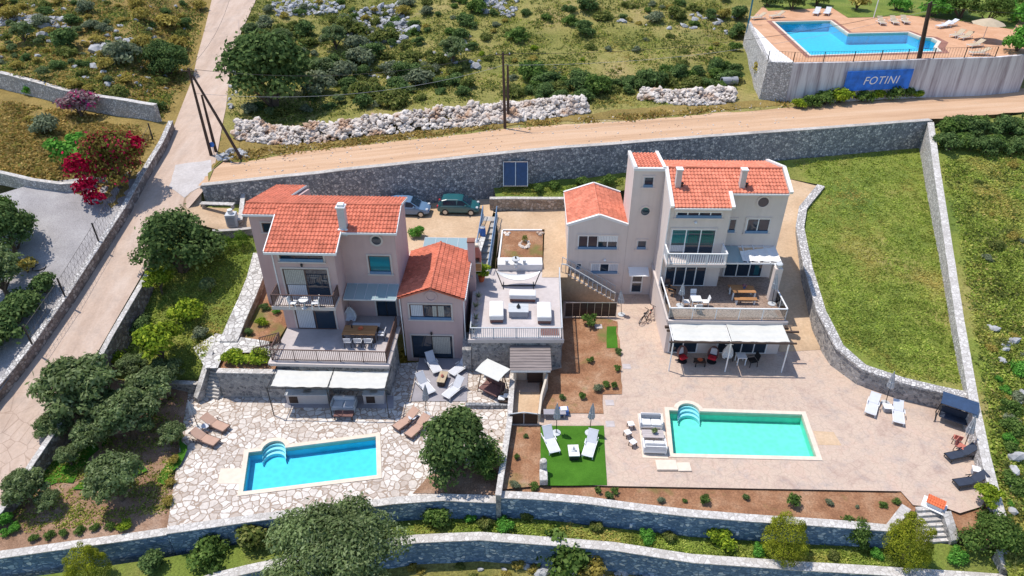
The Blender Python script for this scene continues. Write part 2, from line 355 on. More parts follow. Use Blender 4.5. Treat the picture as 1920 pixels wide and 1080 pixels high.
def water(name, tint):
    t = NT(name); tr = t.n('ShaderNodeBsdfTransparent'); tr.inputs[0].default_value = (*tint, 1)
    gl = t.n('ShaderNodeBsdfGlossy'); gl.inputs['Roughness'].default_value = .03
    bp = t.bump(t.noise(3.2, 4, .6, dist=.6), .14, .04); t.l(bp, gl.inputs['Normal'])
    fr = t.n('ShaderNodeFresnel'); fr.inputs[0].default_value = 1.33; t.l(bp, fr.inputs['Normal'])
    mx = t.n('ShaderNodeMixShader'); t.l(fr.outputs[0], mx.inputs[0]); t.l(tr.outputs[0], mx.inputs[1]); t.l(gl.outputs[0], mx.inputs[2]); t.l(mx.outputs[0], t.out.inputs[0]); return t.m
MT['water'] = water('pool water', (.95,.99,1.0))
# ---------------------------------------------------------------- levels of the land
ZR = [(-60, 6.2), (-27, 7.5), (2, 8.6), (41, 8.75), (120, 9.0)]
def wallY(x): return 54.2 + .180 * (x + 26.7)
def dirtz(x, y=0): return interp(x, ZR)
ROADZ = [(10, -3.0), (20, -1.4), (30, .8), (38, 2.9), (55, 7.3), (68, 8.3), (80, 8.9), (101, 12.8), (140, 19), (400, 60)]
def roadz(x, y): return interp(y, ROADZ)
def nz(x, y, s, k=0): return noise.noise(Vector((x * s, y * s, 3.3 + k)))
def hillz(x, y):
    d = max(0, y - (wallY(x) + 5.4)); z = dirtz(x) + .02 * min(d, 60) + .0022 * min(d, 60) ** 2 + .2 * max(0, d - 60)
    w = min(1, d / 8)
    return z + w * (nz(x, y, .10) * .9 + nz(x, y, .33, 5) * .35) + min(1, d / 60) * nz(x, y, .02) * 5
def leftz(x, y):
    return roadz(x, y) + .55 + .03 * max(0, -x - 30) + .25 * nz(x, y, .2)
def leftupz(x, y): return leftz(x, y) + 1.7 + .5 * nz(x, y, .12, 2)
RWZ = [(20, .3), (25, .5), (28, .7), (33.3, 1.6), (50, 5.0), (66, 8.75)]
RW = [PF(a, b, lambda x, y: interp(y, RWZ)) for a, b in ((1745, 228), (1757, 320), (1777, 450), (1800, 600), (1826, 750), (1847, 850), (1866, 925), (1882, 985))][::-1]
def rightwall(y):
    t = [(p.y, p.x) for p in RW]
    if y < t[0][0]: return t[0][1] + (y - t[0][0]) * .3
    return interp(y, t)
def rightz(x, y):
    z = 1.3 + .2 * (y - 33.3)
    return max(-9, z) + .3 * nz(x, y, .15) + (.02 * (x - rightwall(y)) if x > rightwall(y) else 0)
def zone(name, pts, mat, step=1.0, holes=(), zf=None, jag=0.0, dense=None):
    """ground sheet over a polygon of places; inner heights from zf or relaxed from the border"""
    dense = dense or step
    def ring(pp):
        out = []
        for i, a in enumerate(pp):
            b = pp[(i + 1) % len(pp)]; a, b = Vector(a), Vector(b); n = max(1, int((b - a).length / dense))
            for k in range(n): out.append(a.lerp(b, k / n))
        return out
    B = ring(pts)
    if jag:
        B = [p + Vector((nz(p.x, p.y, .9) * jag, nz(p.x, p.y, .9, 7) * jag, 0)) for p in B]
    if zf:
        for p in B: p.z = zf(p.x, p.y)
    poly = np.array([(p.x, p.y) for p in B])
    def inside(q, pl):
        c = np.zeros(len(q), bool); j = len(pl) - 1
        for i in range(len(pl)):
            xi, yi = pl[i]; xj, yj = pl[j]
            m = ((yi > q[:, 1]) != (yj > q[:, 1])); m &= q[:, 0] < (xj - xi) * (q[:, 1] - yi) / (yj - yi + 1e-12) + xi
            c ^= m; j = i
        return c
    x0, y0 = poly.min(0); x1, y1 = poly.max(0)
    gx, gy = np.meshgrid(np.arange(x0 + step / 2, x1, step), np.arange(y0 + step / 2, y1, step)); q = np.stack([gx.ravel(), gy.ravel()], 1)
    if len(q): q = q[inside(q, poly)]
    vs = [Vector((p.x, p.y)) for p in B]; ed = [(i, (i + 1) % len(B)) for i in range(len(B))]
    hz = []
    for h in holes:
        n0 = len(vs); vs += [Vector((p[0], p[1])) for p in h]; ed += [(n0 + i, n0 + (i + 1) % len(h)) for i in range(len(h))]
        hz += [p[2] for p in h]
    hp = [np.array([(p[0], p[1]) for p in h]) for h in holes]
    nb = len(vs)
    vs += [Vector(p) for p in q]
    V, E, F, OV, OE, OF = geometry.delaunay_2d_cdt(vs, ed, [], 0, 1e-5)
    V2 = np.array([(v.x, v.y) for v in V]); F = [tuple(f) for f in F]
    if len(F):
        c = np.array([V2[list(f)].mean(0) for f in F]); ok = inside(c, poly)
        for h in hp: ok &= ~inside(c, h)
        F = [f for f, k in zip(F, ok) if k]
    Z = np.zeros(len(V2)); fixed = np.zeros(len(V2), bool)
    A = np.array([(p.x, p.y, 1) for p in B]); co = np.linalg.lstsq(A, np.array([p.z for p in B]), rcond=None)[0]
    for i, o in enumerate(OV):
        src = min(o) if o else -1
        if 0 <= src < len(B): Z[i] = B[src].z; fixed[i] = True
        elif 0 <= src < nb: Z[i] = hz[src - len(B)]; fixed[i] = True
        else: Z[i] = V2[i] @ co[:2] + co[2]
    if zf:
        for i in range(len(V2)):
            if not fixed[i]: Z[i] = zf(V2[i][0], V2[i][1])
    else:
        e = np.array(sorted({tuple(sorted((f[a], f[(a + 1) % 3]))) for f in F for a in range(3)}))
        if len(e):
            for _ in range(80):
                s = np.zeros(len(V2)); n = np.zeros(len(V2))
                np.add.at(s, e[:, 0], Z[e[:, 1]]); np.add.at(s, e[:, 1], Z[e[:, 0]]); np.add.at(n, e[:, 0], 1); np.add.at(n, e[:, 1], 1)
                nzv = np.where(n > 0, s / np.maximum(n, 1), Z); Z = np.where(fixed, Z, nzv)
    m = MB(); m.add([(a[0], a[1], z) for a, z in zip(V2, Z)], F)
    o = m.build(name, MT[mat] if isinstance(mat, str) else mat, smooth=True, fix=False)
    me = o.data
    if me.polygons and sum(p.normal.z * p.area for p in me.polygons) < 0: me.flip_normals()
    return tag(o, kind='structure')
def px(L, z=None, f=None):
    return [PF(p[0], p[1], f) if f else P(p[0], p[1], p[2] if len(p) > 2 else z) for p in L]
# ---------------------------------------------------------------- the wide land
bg_m = MB(); S = 1400
def basez(x, y): return -11 + max(0, y - 130) * .16
gv, gf = [], []
xs = [-1400, -400, -150, 0, 150, 400, 1400]; ys = [-900, -200, 0, 60, 130, 300, 700, 1400]
for y in ys:
    for x in xs: gv.append((x, y, basez(x, y)))
for j in range(len(ys) - 1):
    for i in range(len(xs) - 1):
        a = j * len(xs) + i; gf.append((a, a + 1, a + 1 + len(xs), a + len(xs)))
bg_m.add(gv, gf); tag(bg_m.build('ground', MT['hill']), kind='structure')
# concrete road: left and right edges
RL = [(-60, 770), (0, 722), (60, 650), (130, 555), (235, 395), (300, 300), (326, 238), (352, 170), (370, 105), (385, 50), (397, 0)]
RRt = [(0, 950), (20, 925), (162, 697), (268, 512), (345, 400), (392, 345), (405, 300), (424, 200), (430, 130), (452, 60), (480, 0)]
roadL = px(RL, f=roadz); roadR = px(RRt, f=roadz)
def extend(L, k): a, b = L[-2], L[-1]; d = (b - a).normalized(); return b + d * k
roadL += [extend(roadL, 50)]; roadR += [extend(roadR, 50)]
r0 = P(-160, 1000, -1.6); r1 = P(-260, 900, -1.6)
zone('concrete_road', [r1] + roadL + roadR[::-1] + [r0], 'road', 1.2, zf=roadz)
# dirt road along the retaining wall
near = [Vector((x, wallY(x) + .3, 0)) for x in (-27, -15, 2, 20, 43, 60, 90, 130)]
FAR = [(392, 322), (420, 300), (470, 302), (560, 285), (700, 270), (850, 255), (950, 242), (1080, 233), (1200, 226), (1350, 212), (1480, 200), (1620, 188), (1750, 180), (1920, 166)]
far = px(FAR, f=dirtz); far += [Vector((far[-1].x + 25, far[-1].y + 5, 0)), Vector((130, wallY(130) + 7, 0))]
zone('dirt_road', near + far[::-1], 'dirt', 1.2, zf=lambda x, y: dirtz(x) + .03 + .04 * nz(x, y, .6) - .02 * min(8, max(0, 0 - x - 22)), jag=.25)
jz = lambda x, y: max(roadz(x, y), 0) * 0 + roadz(x, y) + .012
zone('road_patch', px([(330, 310), (395, 300), (400, 345), (372, 352), (345, 372), (318, 350)], f=lambda x, y: roadz(x, y) + .02), mottle('pale cement patch', [(.35,(.44,.40,.38)),(.65,(.52,.48,.46))], .8, fine=5, finev=.15), .8, zf=lambda x, y: roadz(x, y) + .02, jag=.3)
# hill above the dirt road
hf = [Vector((p.x, p.y - .3, 0)) for p in far]
hill_b = hf + [Vector((130, 160, 0)), Vector((40, 175, 0)), Vector((-38, 175, 0))] + roadR[::-1][:7]
def hz2(x, y):
    z = hillz(x, y)
    k = min(1, max(0, ((x + 30) if y < 78 else (x + 36)) / 9)) if y > 57 else 1     # meets the concrete road on the left
    return z * k + (1 - k) * (roadz(x, y) - .03)
HILL = zone('hillside', hill_b, 'hill', 1.3, zf=hz2)
zone('road_verge', px([(398, 318), (420, 296), (470, 298), (560, 281), (700, 266), (850, 250), (950, 238), (1080, 228), (1200, 222), (1350, 208), (1470, 197), (1470, 188), (1350, 196), (1200, 202), (1110, 212), (1000, 222), (850, 238), (700, 250), (560, 268), (440, 262), (415, 250), (398, 290)], f=hz2), 'field', .6, zf=lambda x, y: hz2(x, y) + .05, jag=.5)
far_b = [Vector((-400, 170, 0)), Vector((400, 155, 0)), Vector((900, 700, 0)), Vector((-900, 700, 0))]
zone('far_hillside', far_b, 'hill', 22, zf=lambda x, y: hillz(0, 172) - 3 + (y - 160) * .2 + 6 * nz(x, y, .01), dense=40)
# land left of the concrete road
W11 = [(-60, 155), (0, 163), (60, 178), (130, 198), (200, 212), (300, 228)]
lb = px(W11, f=leftz)
lroad = [roadL[i] for i in range(4, 7)]
zone('left_field', [Vector((-120, 60, 0)), Vector((-120, 76, 0))] + lb + [roadL[6], roadL[5], roadL[4], PF(228, 400, leftz), PF(100, 345, leftz), PF(-100, 330, leftz)], 'field', 1.0, zf=leftz)
zone('left_hillside', [p + Vector((0, .3, 0)) for p in lb] + [roadL[6], roadL[7], roadL[8], roadL[9], roadL[10], roadL[11], Vector((-120, 175, 0)), Vector((-130, 76, 0))], 'field', 1.3,
     zf=lambda x, y: (lambda k: leftupz(x, y) * k + (roadz(x, y)) * (1 - k))(min(1, max(0, (interp(y, [(60, -36.2), (74, -38), (90, -41.5), (101, -43), (150, -56)]) - x) / 5))))
zone('gravel_yard', px([(-120, 400), (60, 345), (170, 333), (222, 330), (300, 290), (232, 396), (126, 560), (50, 665), (-40, 790), (-300, 880)], f=leftz), 'gravel', 1.0, zf=lambda x, y: leftz(x, y) - .0)
# land right of the property wall
zone('right_hillside', [Vector((rightwall(y) + .1, y, 0)) for y in (8, 15, 22, 24, 26, 33, 40, 50, 58, 66)] + [Vector((60, wallY(60), 0)), Vector((130, wallY(130), 0)), Vector((130, 8, 0))], 'lawn_wild', 1.1,
     zf=lambda x, y: rightz(x, y) + max(0, (y - 60)) * .05)
# ---------------------------------------------------------------- terraces inside the walls
def poolhole(L, z): return [P(a, b, z) for a, b in L]
def arc(c, r, a0, a1, n=10): return [(c[0] + r * math.cos(a0 + (a1 - a0) * k / n), c[1] + r * math.sin(a0 + (a1 - a0) * k / n)) for k in range(n + 1)]
def pool(name, corners, z, arc_at, lin, label, depth=.80, cop=.30, arcr=.74):
    """corners BL, BR, TR, TL (world xy); round steps on the far left corner"""
    bl, br, tr, tl = [Vector((c[0], c[1])) for c in corners]
    e = (tr - tl).normalized(); n = Vector((-e.y, e.x))
    c0 = tl + e * arc_at
    ang = math.atan2(e.y, e.x)
    A = [Vector((c0.x + arcr * math.cos(ang + math.pi * k / 12), c0.y + arcr * math.sin(ang + math.pi * k / 12))) for k in range(13)]
    inner = [bl, br, tr] + A + ([tl] if arc_at > arcr + .05 else [])
    def off(pl, d):
        out = []; N = len(pl)
        for i in range(N):
            a, b, c = pl[i - 1], pl[i], pl[(i + 1) % N]
            n1 = Vector(((b - a).y, -(b - a).x)).normalized(); n2 = Vector(((c - b).y, -(c - b).x)).normalized()
            m = (n1 + n2); m = m / max(.35, m.length_squared) * 2 if m.length > 1e-6 else n1
            m *= 1.0 if m.length < 1.6 else 1.6 / m.length
            out.append(b + m * d)
        return out
    outer = off(inner, cop)
    t = thing(name, label, 'pool', (c0.x, c0.y, z)); o3 = Vector((c0.x, c0.y))
    L = lambda pl: [(p - o3) for p in pl]
    m = MB(); i_, o_ = L(inner), L(outer); N = len(i_)
    m.rings([[(p.x, p.y, -.3) for p in o_], [(p.x, p.y, .05) for p in o_], [(p.x, p.y, .05) for p in i_], [(p.x, p.y, -.3) for p in i_]], caps=False)
    m.build('coping', MT['coping_pool'], t)
    m = MB(); V = [(p.x, p.y, -.28) for p in i_] + [(p.x, p.y, -depth) for p in i_]
    m.add(V, [(k, (k + 1) % N, N + (k + 1) % N, N + k) for k in range(N)] + [tuple(range(N, 2 * N))]); m.build('basin', lin, t)
    m = MB(); m.add([(p.x, p.y, -.09) for p in off(i_, .01)], [tuple(range(N))]); m.build('water', MT['water'], t, fix=False)
    m = MB()
    for k in range(3):
        zz = -.17 - .17 * k; J = [math.pi * j / 16 for j in range(17)]; q = .985 * arcr
        top = [e * (q * math.cos(a)) + n * (q * math.sin(a)) for a in J]; bot = [p - n * (.24 * (k + .5)) for p in top]
        m.rings([[(p.x, p.y, zz) for p in top], [(p.x, p.y, zz) for p in bot], [(p.x, p.y, -depth + .01) for p in bot]], caps=False, close=False)
    m.build('steps', MT['pool_step'], t)
    return [(p.x, p.y, z) for p in off(inner, cop - .06)]
def rectfit(L, z):
    p = [P(a, b, z) for a, b in L]; return p
ZA, ZB = -.3, 0.0
pa = rectfit([(456.5, 924.5), (707, 893.5), (705, 821), (467, 851)], ZA - .1)
pb = rectfit([(1262, 853), (1530, 859), (1503, 780), (1254, 772)], ZB - .1)
holeA = pool('swimming_pool', pa, ZA, 1.55, MT['pool_blue'], 'blue rectangular swimming pool with round corner steps set in white crazy paving')
holeB = pool('swimming_pool', pb, ZB, 1.35, MT['pool_green'], 'turquoise green rectangular swimming pool with round corner steps set in the pink concrete deck')
zone('crazy_paving', px([(352, 738), (545, 738), (545, 700), (770, 680), (880, 672), (962, 660), (958, 790), (936, 930), (740, 937), (540, 963), (313, 992)], ZA), 'crazy', 2.0, holes=[holeA])
DB = [(955, 690), (1055, 640), (1056, 560), (1172, 540), (1225, 535), (1500, 545), (1545, 600), (1548, 662), (1582, 694), (1642, 728), (1742, 757), (1815, 768), (1838, 850), (1855, 945), (1690, 921), (1137, 911), (955, 905)]
zone('pool_deck', px(DB, ZB), 'stamped', 2.0, holes=[holeB])
# slabs let into the deck, beds and lawns over it
zone('paved_path', px([(1008, 776), (1131, 776), (1132, 797), (1010, 797)], .012), 'stamped', 2)
zone('lawn', px([(1013, 798), (1132, 798), (1138, 910), (1013, 910)], .03), 'turf', .8, jag=.04)
zone('garden_soil', px([(1056, 597), (1110, 593), (1158, 603), (1163, 660), (1166, 738), (1129, 739), (1131, 775), (1012, 775), (1012, 700), (1054, 690)], .04), 'soil', .7, jag=.15)
zone('soil_bed', px([(955, 798), (1013, 798), (1013, 910), (936, 918)], .02), 'soil', .7, jag=.05)
zone('soil_strip', px([(930, 912), (1137, 911), (1690, 921), (1700, 960), (1680, 990), (1500, 975), (1300, 958), (1100, 934), (930, 925)], -.14), 'soil', .7)
zone('grass_patch', px([(1138, 612), (1156, 612), (1158, 652), (1138, 652)], .07), 'turf', .6, jag=.1)
zone('grey_floor', px([(787, 668), (879, 668), (875, 752), (771, 752)], ZA + .05), 'greydeck', 2)
zone('tree_bed', px([(772, 925), (800, 895), (830, 880), (900, 872), (940, 868), (936, 928)], ZA + .03), 'soil_grey', .6, jag=.15)
zone('pale_slab', px([(414, 878), (457, 878), (452, 907), (407, 907)], ZA + .015), 'coping_pool', 2)
zone('tan_slab', px([(1525, 808), (1563, 810), (1578, 835), (1535, 834)], .008), 'stamped_tan', 2)
zone('white_slab', px([(1195, 775), (1243, 775), (1253, 860), (1205, 858)], .02), 'coping_pool', 2)
# driveway round the right-hand house
DW = [(1462, 660, .012), (1450, 600, .6), (1440, 500, 2.2), (1445, 400, 3.7), (1455, 330, 4.6), (1520, 330, 4.6), (1545, 345, 4.6), (1510, 385, 4.0), (1500, 420, 3.6), (1512, 500, 2.2), (1532, 580, .9), (1550, 655, .02)]
zone('driveway', px(DW), 'stamped_tan', 1)
# meadow behind the right-hand house
WL = [(1540, 347, 4.9), (1506, 388, 4.4), (1500, 425, 3.9), (1515, 500, 3.1), (1540, 582, 2.4), (1574, 648, 1.8), (1620, 688, 1.5), (1695, 714, 1.45), (1765, 730, 1.45), (1812, 740, 1.5)]
mead = px([(1085, 352, 5.6), (1180, 330, 5.7), (1350, 312, 5.8), (1500, 298, 5.9), (1738, 275, 6.0), (1757, 330, 5.2), (1775, 450, 3.7), (1793, 560, 2.6), (1810, 680, 1.5), (1820, 738, 1.2)]) + px([(a, b, z - .2) for a, b, z in WL])[::-1] + px([(1480, 335, 4.6), (1300, 340, 5), (1200, 350, 5.2), (1085, 375, 4.8)])
zone('meadow', mead, 'lawn_wild', .8)
zone('grass_bank', px([(725, 366, 5.0), (840, 348, 5.4), (930, 340, 5.5), (1000, 338, 5.55), (1100, 334, 5.7), (1180, 322, 5.8), (1180, 345, 5.4), (1085, 368, 4.9), (1060, 372, 4.9), (930, 372, 5.0), (925, 350, 5.3), (850, 356, 5.2)]), 'lawn_wild', .7)
zone('wall_foot', px([(376, 388, 5.9), (560, 375, 5.2), (725, 362, 5.0), (850, 352, 5.3), (925, 347, 5.4), (925, 360, 4.6), (740, 375, 4.4), (560, 400, 4.6), (440, 405, 5.5)]), 'lawn_wild', .7)
# parking, upper paths
zone('parking', px([(338, 412, 6.5), (345, 372, 6.9), (380, 345, 7.25), (376, 388, 6.2), (455, 392, 5.4), (600, 385, 4.4), (740, 378, 4.2), (925, 366, 4.2), (925, 398, 4.2), (912, 440, 4.15), (890, 475, 4.1), (765, 480, 4.1), (600, 470, 4.3), (480, 428, 5.0), (415, 432, 5.5)]), 'stamped_tan', .8)
zone('stone_court', px([(765, 437, 4.14), (880, 437, 4.14), (912, 440, 4.17), (886, 520, 4.12), (765, 520, 4.12)]), 'crazy_small', 1)
zone('upper_path', px([(925, 398, 4.2), (1064, 392, 4.25), (1070, 420, 3.9), (1068, 480, 3.05), (1064, 520, 2.72), (1016, 520, 2.72), (1019, 486, 3.1), (1021, 430, 3.7), (941, 430, 3.8), (930, 486, 3.3), (928, 515, 2.9), (934, 440, 4.0), (930, 400, 4.2)]), 'stamped_tan', .8)
zone('planted_bed', px([(943, 433, 3.72), (1019, 433, 3.66), (1017, 488, 3.08), (936, 488, 3.25)]), 'soil', .5, jag=.05)
# left garden slope and olive garden
GA = [(345, 418, 6.0), (400, 434, 5.3), (480, 430, 4.9), (492, 478, 4.1), (470, 540, 3.2), (440, 605, 2.4), (405, 652, 1.9), (372, 712, .5), (250, 714, .45), (168, 703, .5), (200, 640, 1.7), (235, 580, 2.8), (270, 520, 4.0)]
zone('garden_slope', px(GA), 'lawn_wild', .7, jag=.1)
OG = [(160, 700, .45), (250, 716, .4), (352, 712, .3), (352, 745, -.3), (316, 990, -.45), (0, 1042, -.75), (-150, 1070, -1.2), (-120, 1000, -1.0), (0, 955, -.4), (80, 830, .0)]
zone('olive_garden_soil', px(OG), 'soil_grey', .6)
for L in ([(100, 862), (150, 828), (195, 815), (205, 830), (160, 868), (140, 905), (95, 915), (82, 902)], [(300, 908), (322, 860), (340, 815), (348, 812), (335, 870), (318, 905)], [(140, 912), (160, 895), (235, 888), (255, 872), (262, 890), (235, 906), (170, 920)]):
    zone('lawn_strip', px(L, f=lambda x, y: -.05 + .12 * (y - 33) if 0 else interp(y, [(24.5, -.55), (29, -.25), (36, .32)]) + .04), 'turf', .5, jag=.7)
zone('side_bed', px([(490, 500, 3.3), (530, 520, 3.0), (545, 600, 2.3), (520, 640, 2.1), (450, 640, 2.0), (455, 600, 2.0), (480, 545, 2.7)]), 'soil', .5)
zone('planter_soil', px([(408, 694, 1.9), (420, 658, 1.9), (545, 650, 1.9), (545, 694, 1.9)]), 'soil', .6)
zone('kitchen_floor', px([(537, 742), (738, 742), (738, 766), (533, 764)], ZA + .02), 'greydeck', 2)
zone('landing', px([(362, 652, 2.15), (405, 625, 2.3), (440, 630, 2.3), (505, 640, 2.3), (505, 660, 2.2), (420, 662, 2.2), (408, 690, 2.1), (385, 690, 2.1)]), 'crazy_small', 1)
# lower terraces in front of the retaining walls
zone('lower_terrace', px([(-200, 1120, -2.2), (0, 1090, -2.0), (315, 1045, -1.8), (560, 1000, -1.75), (760, 968, -1.75), (935, 960, -1.75), (1100, 985, -1.75), (1300, 1005, -1.75), (1500, 1012, -1.75), (1690, 1012, -1.4), (1720, 1014, -1.2), (1790, 1022, -1.2), (1885, 1030, -1.2), (1905, 1085, -1.5), (1700, 1074, -1.65), (1500, 1062, -1.65), (1300, 1048, -1.65), (1150, 1024, -1.65), (1000, 1014, -1.65), (780, 1011, -1.65), (520, 1056, -1.65), (400, 1085, -1.65), (200, 1140, -1.8), (-200, 1200, -2.2)]), 'grass', .8)
zone('bottom_slope', [Vector((-60, 6, -6.5)), Vector((-45, 20, -4.6)), P(200, 1140, -3.4), P(520, 1082, -3.4), P(780, 1042, -3.4), P(1000, 1044, -3.4), P(1300, 1080, -3.4), P(1700, 1110, -3.4), P(1920, 1110, -3.4), Vector((40, 6, -6.5))], 'hill', .9)
zone('front_path', px([(1688, 920), (1760, 930), (1856, 945), (1800, 962), (1775, 953), (1712, 947)], -.005), 'stamped', 1)
zone('soil_bed', px([(1684, 918, -.10), (1718, 950, -.10), (1710, 972, -.14), (1690, 985, -.14), (1672, 960, -.14)]), 'soil', .5)
zone('corner_bed', px([(1775, 950, -.1), (1860, 940, -.1), (1882, 985, -.2), (1890, 1008, -.3), (1835, 1015, -.4), (1800, 1000, -.3)]), 'soil', .6)
# ---------------------------------------------------------------- walls
def wall(name, label, pts, th, zbase, mat, cop='coping', cat='wall', copz=.07, ov=.04, side=0):
    """pts: places along the top; zbase: number or list; side shifts the wall off the line (+ = left of its run)"""
    c = sum((Vector(p) for p in pts), Vector()) / len(pts)
    zb = zbase if hasattr(zbase, '__len__') else [zbase] * len(pts)
    t = thing(name, label, cat, (c.x, c.y, min(zb)))
    o3 = Vector((c.x, c.y, min(zb))); q = [Vector(p) - o3 for p in pts]; zb = [z - o3.z for z in zb]
    # densify
    Q, Z = [], []
    for i in range(len(q) - 1):
        n = max(1, int((q[i + 1] - q[i]).length / 1.5))
        for k in range(n): Q.append(q[i].lerp(q[i + 1], k / n)); Z.append(zb[i] + (zb[i + 1] - zb[i]) * k / n)
    Q.append(q[-1]); Z.append(zb[-1])
    nr = []
    for i in range(len(Q)):
        d = Q[min(i + 1, len(Q) - 1)] - Q[max(i - 1, 0)]; nr.append(Vector((-d.y, d.x, 0)).normalized())
    def strip(a, b, zt, zl):
        return [[tuple(Q[i] + nr[i] * a + Vector((0, 0, zl(i) - Q[i].z))), tuple(Q[i] + nr[i] * b + Vector((0, 0, zl(i) - Q[i].z))), tuple(Q[i] + nr[i] * b + Vector((0, 0, zt(i) - Q[i].z))), tuple(Q[i] + nr[i] * a + Vector((0, 0, zt(i) - Q[i].z)))] for i in range(len(Q))]
    a, b = side - th / 2, side + th / 2
    j = [nz(Q[i].x + c.x, Q[i].y + c.y, .5) * .05 for i in range(len(Q))]
    ct = copz if cop else 0
    MB().rings(strip(a, b, lambda i: Q[i].z + j[i] - ct, lambda i: Z[i])).build('stonework', MT[mat], t)
    if cop: MB().rings(strip(a - ov, b + ov, lambda i: Q[i].z + j[i], lambda i: Q[i].z + j[i] - ct)).build('capping', MT[cop], t)
    return t
w1 = [Vector((x, wallY(x), dirtz(x) + .12)) for x in (-26.6, -20, -12, -4, 4, 12, 20, 28, 36, 41.6)]
wall('retaining_wall', 'long dark stone retaining wall holding up the orange dirt road behind both houses', w1, .5, [z for z in np.linspace(3.2, 4.6, 10)], 'stone_dark', 'concrete')
w2 = RW
wall('boundary_wall', 'long pale stone boundary wall running down the right edge of the property', w2, .5, [p.z - 3.2 for p in w2], 'stone_light', 'coping')
wall('curved_wall', 'curving pale stone wall between the meadow and the pool deck', px(WL), .5, [3.4, 3.0, 2.5, 1.5, .5, -.3, -.3, -.3, -.3, -.3], 'stone_grey', 'stone_light', copz=.16, ov=.10)
wall('dividing_wall', 'thin straight wall dividing the two pool gardens beside the round green tree', [P(962, 690, .9), P(955, 790, .8), P(934, 928, .6)], .28, -2.4, 'stone_grey', 'coping')
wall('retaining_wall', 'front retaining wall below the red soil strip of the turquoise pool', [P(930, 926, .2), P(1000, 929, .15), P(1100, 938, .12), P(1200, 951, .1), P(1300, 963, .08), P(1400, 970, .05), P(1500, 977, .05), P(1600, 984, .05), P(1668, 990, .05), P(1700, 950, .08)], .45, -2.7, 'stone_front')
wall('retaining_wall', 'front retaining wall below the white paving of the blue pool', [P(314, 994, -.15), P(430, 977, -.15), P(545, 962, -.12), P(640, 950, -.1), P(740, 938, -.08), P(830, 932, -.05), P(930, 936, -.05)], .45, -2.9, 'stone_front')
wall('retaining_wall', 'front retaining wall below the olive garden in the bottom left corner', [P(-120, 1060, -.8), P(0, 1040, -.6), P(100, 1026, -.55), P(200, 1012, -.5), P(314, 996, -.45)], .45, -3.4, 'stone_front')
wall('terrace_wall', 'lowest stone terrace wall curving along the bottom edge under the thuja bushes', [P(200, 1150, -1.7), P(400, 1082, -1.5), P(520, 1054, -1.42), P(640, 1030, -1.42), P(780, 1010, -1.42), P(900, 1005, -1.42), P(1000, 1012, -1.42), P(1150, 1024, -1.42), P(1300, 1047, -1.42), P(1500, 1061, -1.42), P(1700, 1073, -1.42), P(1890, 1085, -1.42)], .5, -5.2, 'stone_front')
wr = px([(276, 512), (225, 598), (166, 703), (118, 782), (60, 868), (0, 958), (-80, 1030)], f=lambda x, y: roadz(x, y) + .3)
wall('garden_wall', 'low wall between the concrete road and the lemon and olive garden', wr, .3, [p.z - 2.2 for p in wr], 'stone_brown')
wl = px([(320, 226), (302, 265), (262, 330), (232, 385), (180, 465), (128, 545), (60, 640), (0, 716), (-60, 780)], f=lambda x, y: roadz(x, y) + .95)
wall('roadside_wall', 'stone wall along the left side of the concrete road in front of the gravel yard', wl, .35, [p.z - 2 for p in wl], 'stone_brown', 'stone_light')
w11 = [p + Vector((0, 0, 1.75)) for p in lb]
wall('field_wall', 'pale dry stone wall at the back of the yellow field in the upper left', w11, .5, [p.z - 2.4 for p in w11], 'stone_light', 'coping')
w12 = px([(-40, 316), (0, 322), (60, 336), (115, 343), (150, 341), (175, 330)], f=lambda x, y: leftz(x, y) + .7)
wall('yard_wall', 'low pale wall between the yellow field and the grey gravel yard', w12, .35, [p.z - 1.2 for p in w12], 'stone_light')
wall('low_wall', 'low dark wall behind the two parked cars', px([(700, 372, 5.0), (790, 361, 5.15), (860, 352, 5.3), (926, 345, 5.4)]), .3, 3.9, 'stone_dark', 'concrete')
wall('low_wall', 'short warm stone wall at the end of the upper path beside the cars', px([(918, 371, 5.35), (960, 371, 5.35), (1010, 371, 5.35), (1062, 371, 5.3)]), .35, 3.9, 'stone_warm', 'coping')
wall('low_wall', 'stone side wall between the refuse corner and the left house', px([(458, 350, 6.9), (455, 370, 6.4), (452, 395, 6.0), (450, 412, 5.9)]), .3, 4.5, 'stone_warm', 'coping')
wall('low_wall', 'low stone wall below the refuse corner behind the small thujas', px([(398, 432, 5.75), (440, 430, 5.5), (486, 425, 5.4)]), .3, 4.2, 'stone_grey', 'concrete')
wall('path_wall', 'broad paved path wall sloping down left of the left house', px([(490, 474, 4.4), (478, 520, 3.7), (462, 560, 3.2), (444, 600, 2.75), (428, 640, 2.35)]), 1.25, [2, 1.5, 1, .5, 0], 'stone_warm', 'crazy_small', copz=.12, ov=.02)
wall('planter_wall', 'stone wall of the hedge planter beside the lower garden stairs', px([(407, 694, 2.05), (470, 695, 2.05), (545, 697, 2.05)]), .4, -.5, 'stone_grey')
wall('stair_wall', 'low wall on the left of the garden stairs of the left house', px([(396, 655, 2.45), (384, 690, 1.6), (374, 722, .9), (366, 745, .2)]), .3, -.6, 'stone_grey')
wall('garden_wall', 'low wall between the lemon garden and the olive garden', px([(255, 716, .65), (310, 715, .65), (370, 718, .65)]), .3, -.6, 'stone_grey')
wall('corner_wall', 'short wall beside the front steps under the small fruit tree', px([(1775, 958, .15), (1784, 985, -.25), (1792, 1012, -.8)]), .45, -3, 'stone_grey')
wall('corner_pillar', 'broken stone wall stub at the bottom right corner', px([(1880, 1030, -.5), (1893, 1066, -.9)]), .6, -4, 'stone_grey')
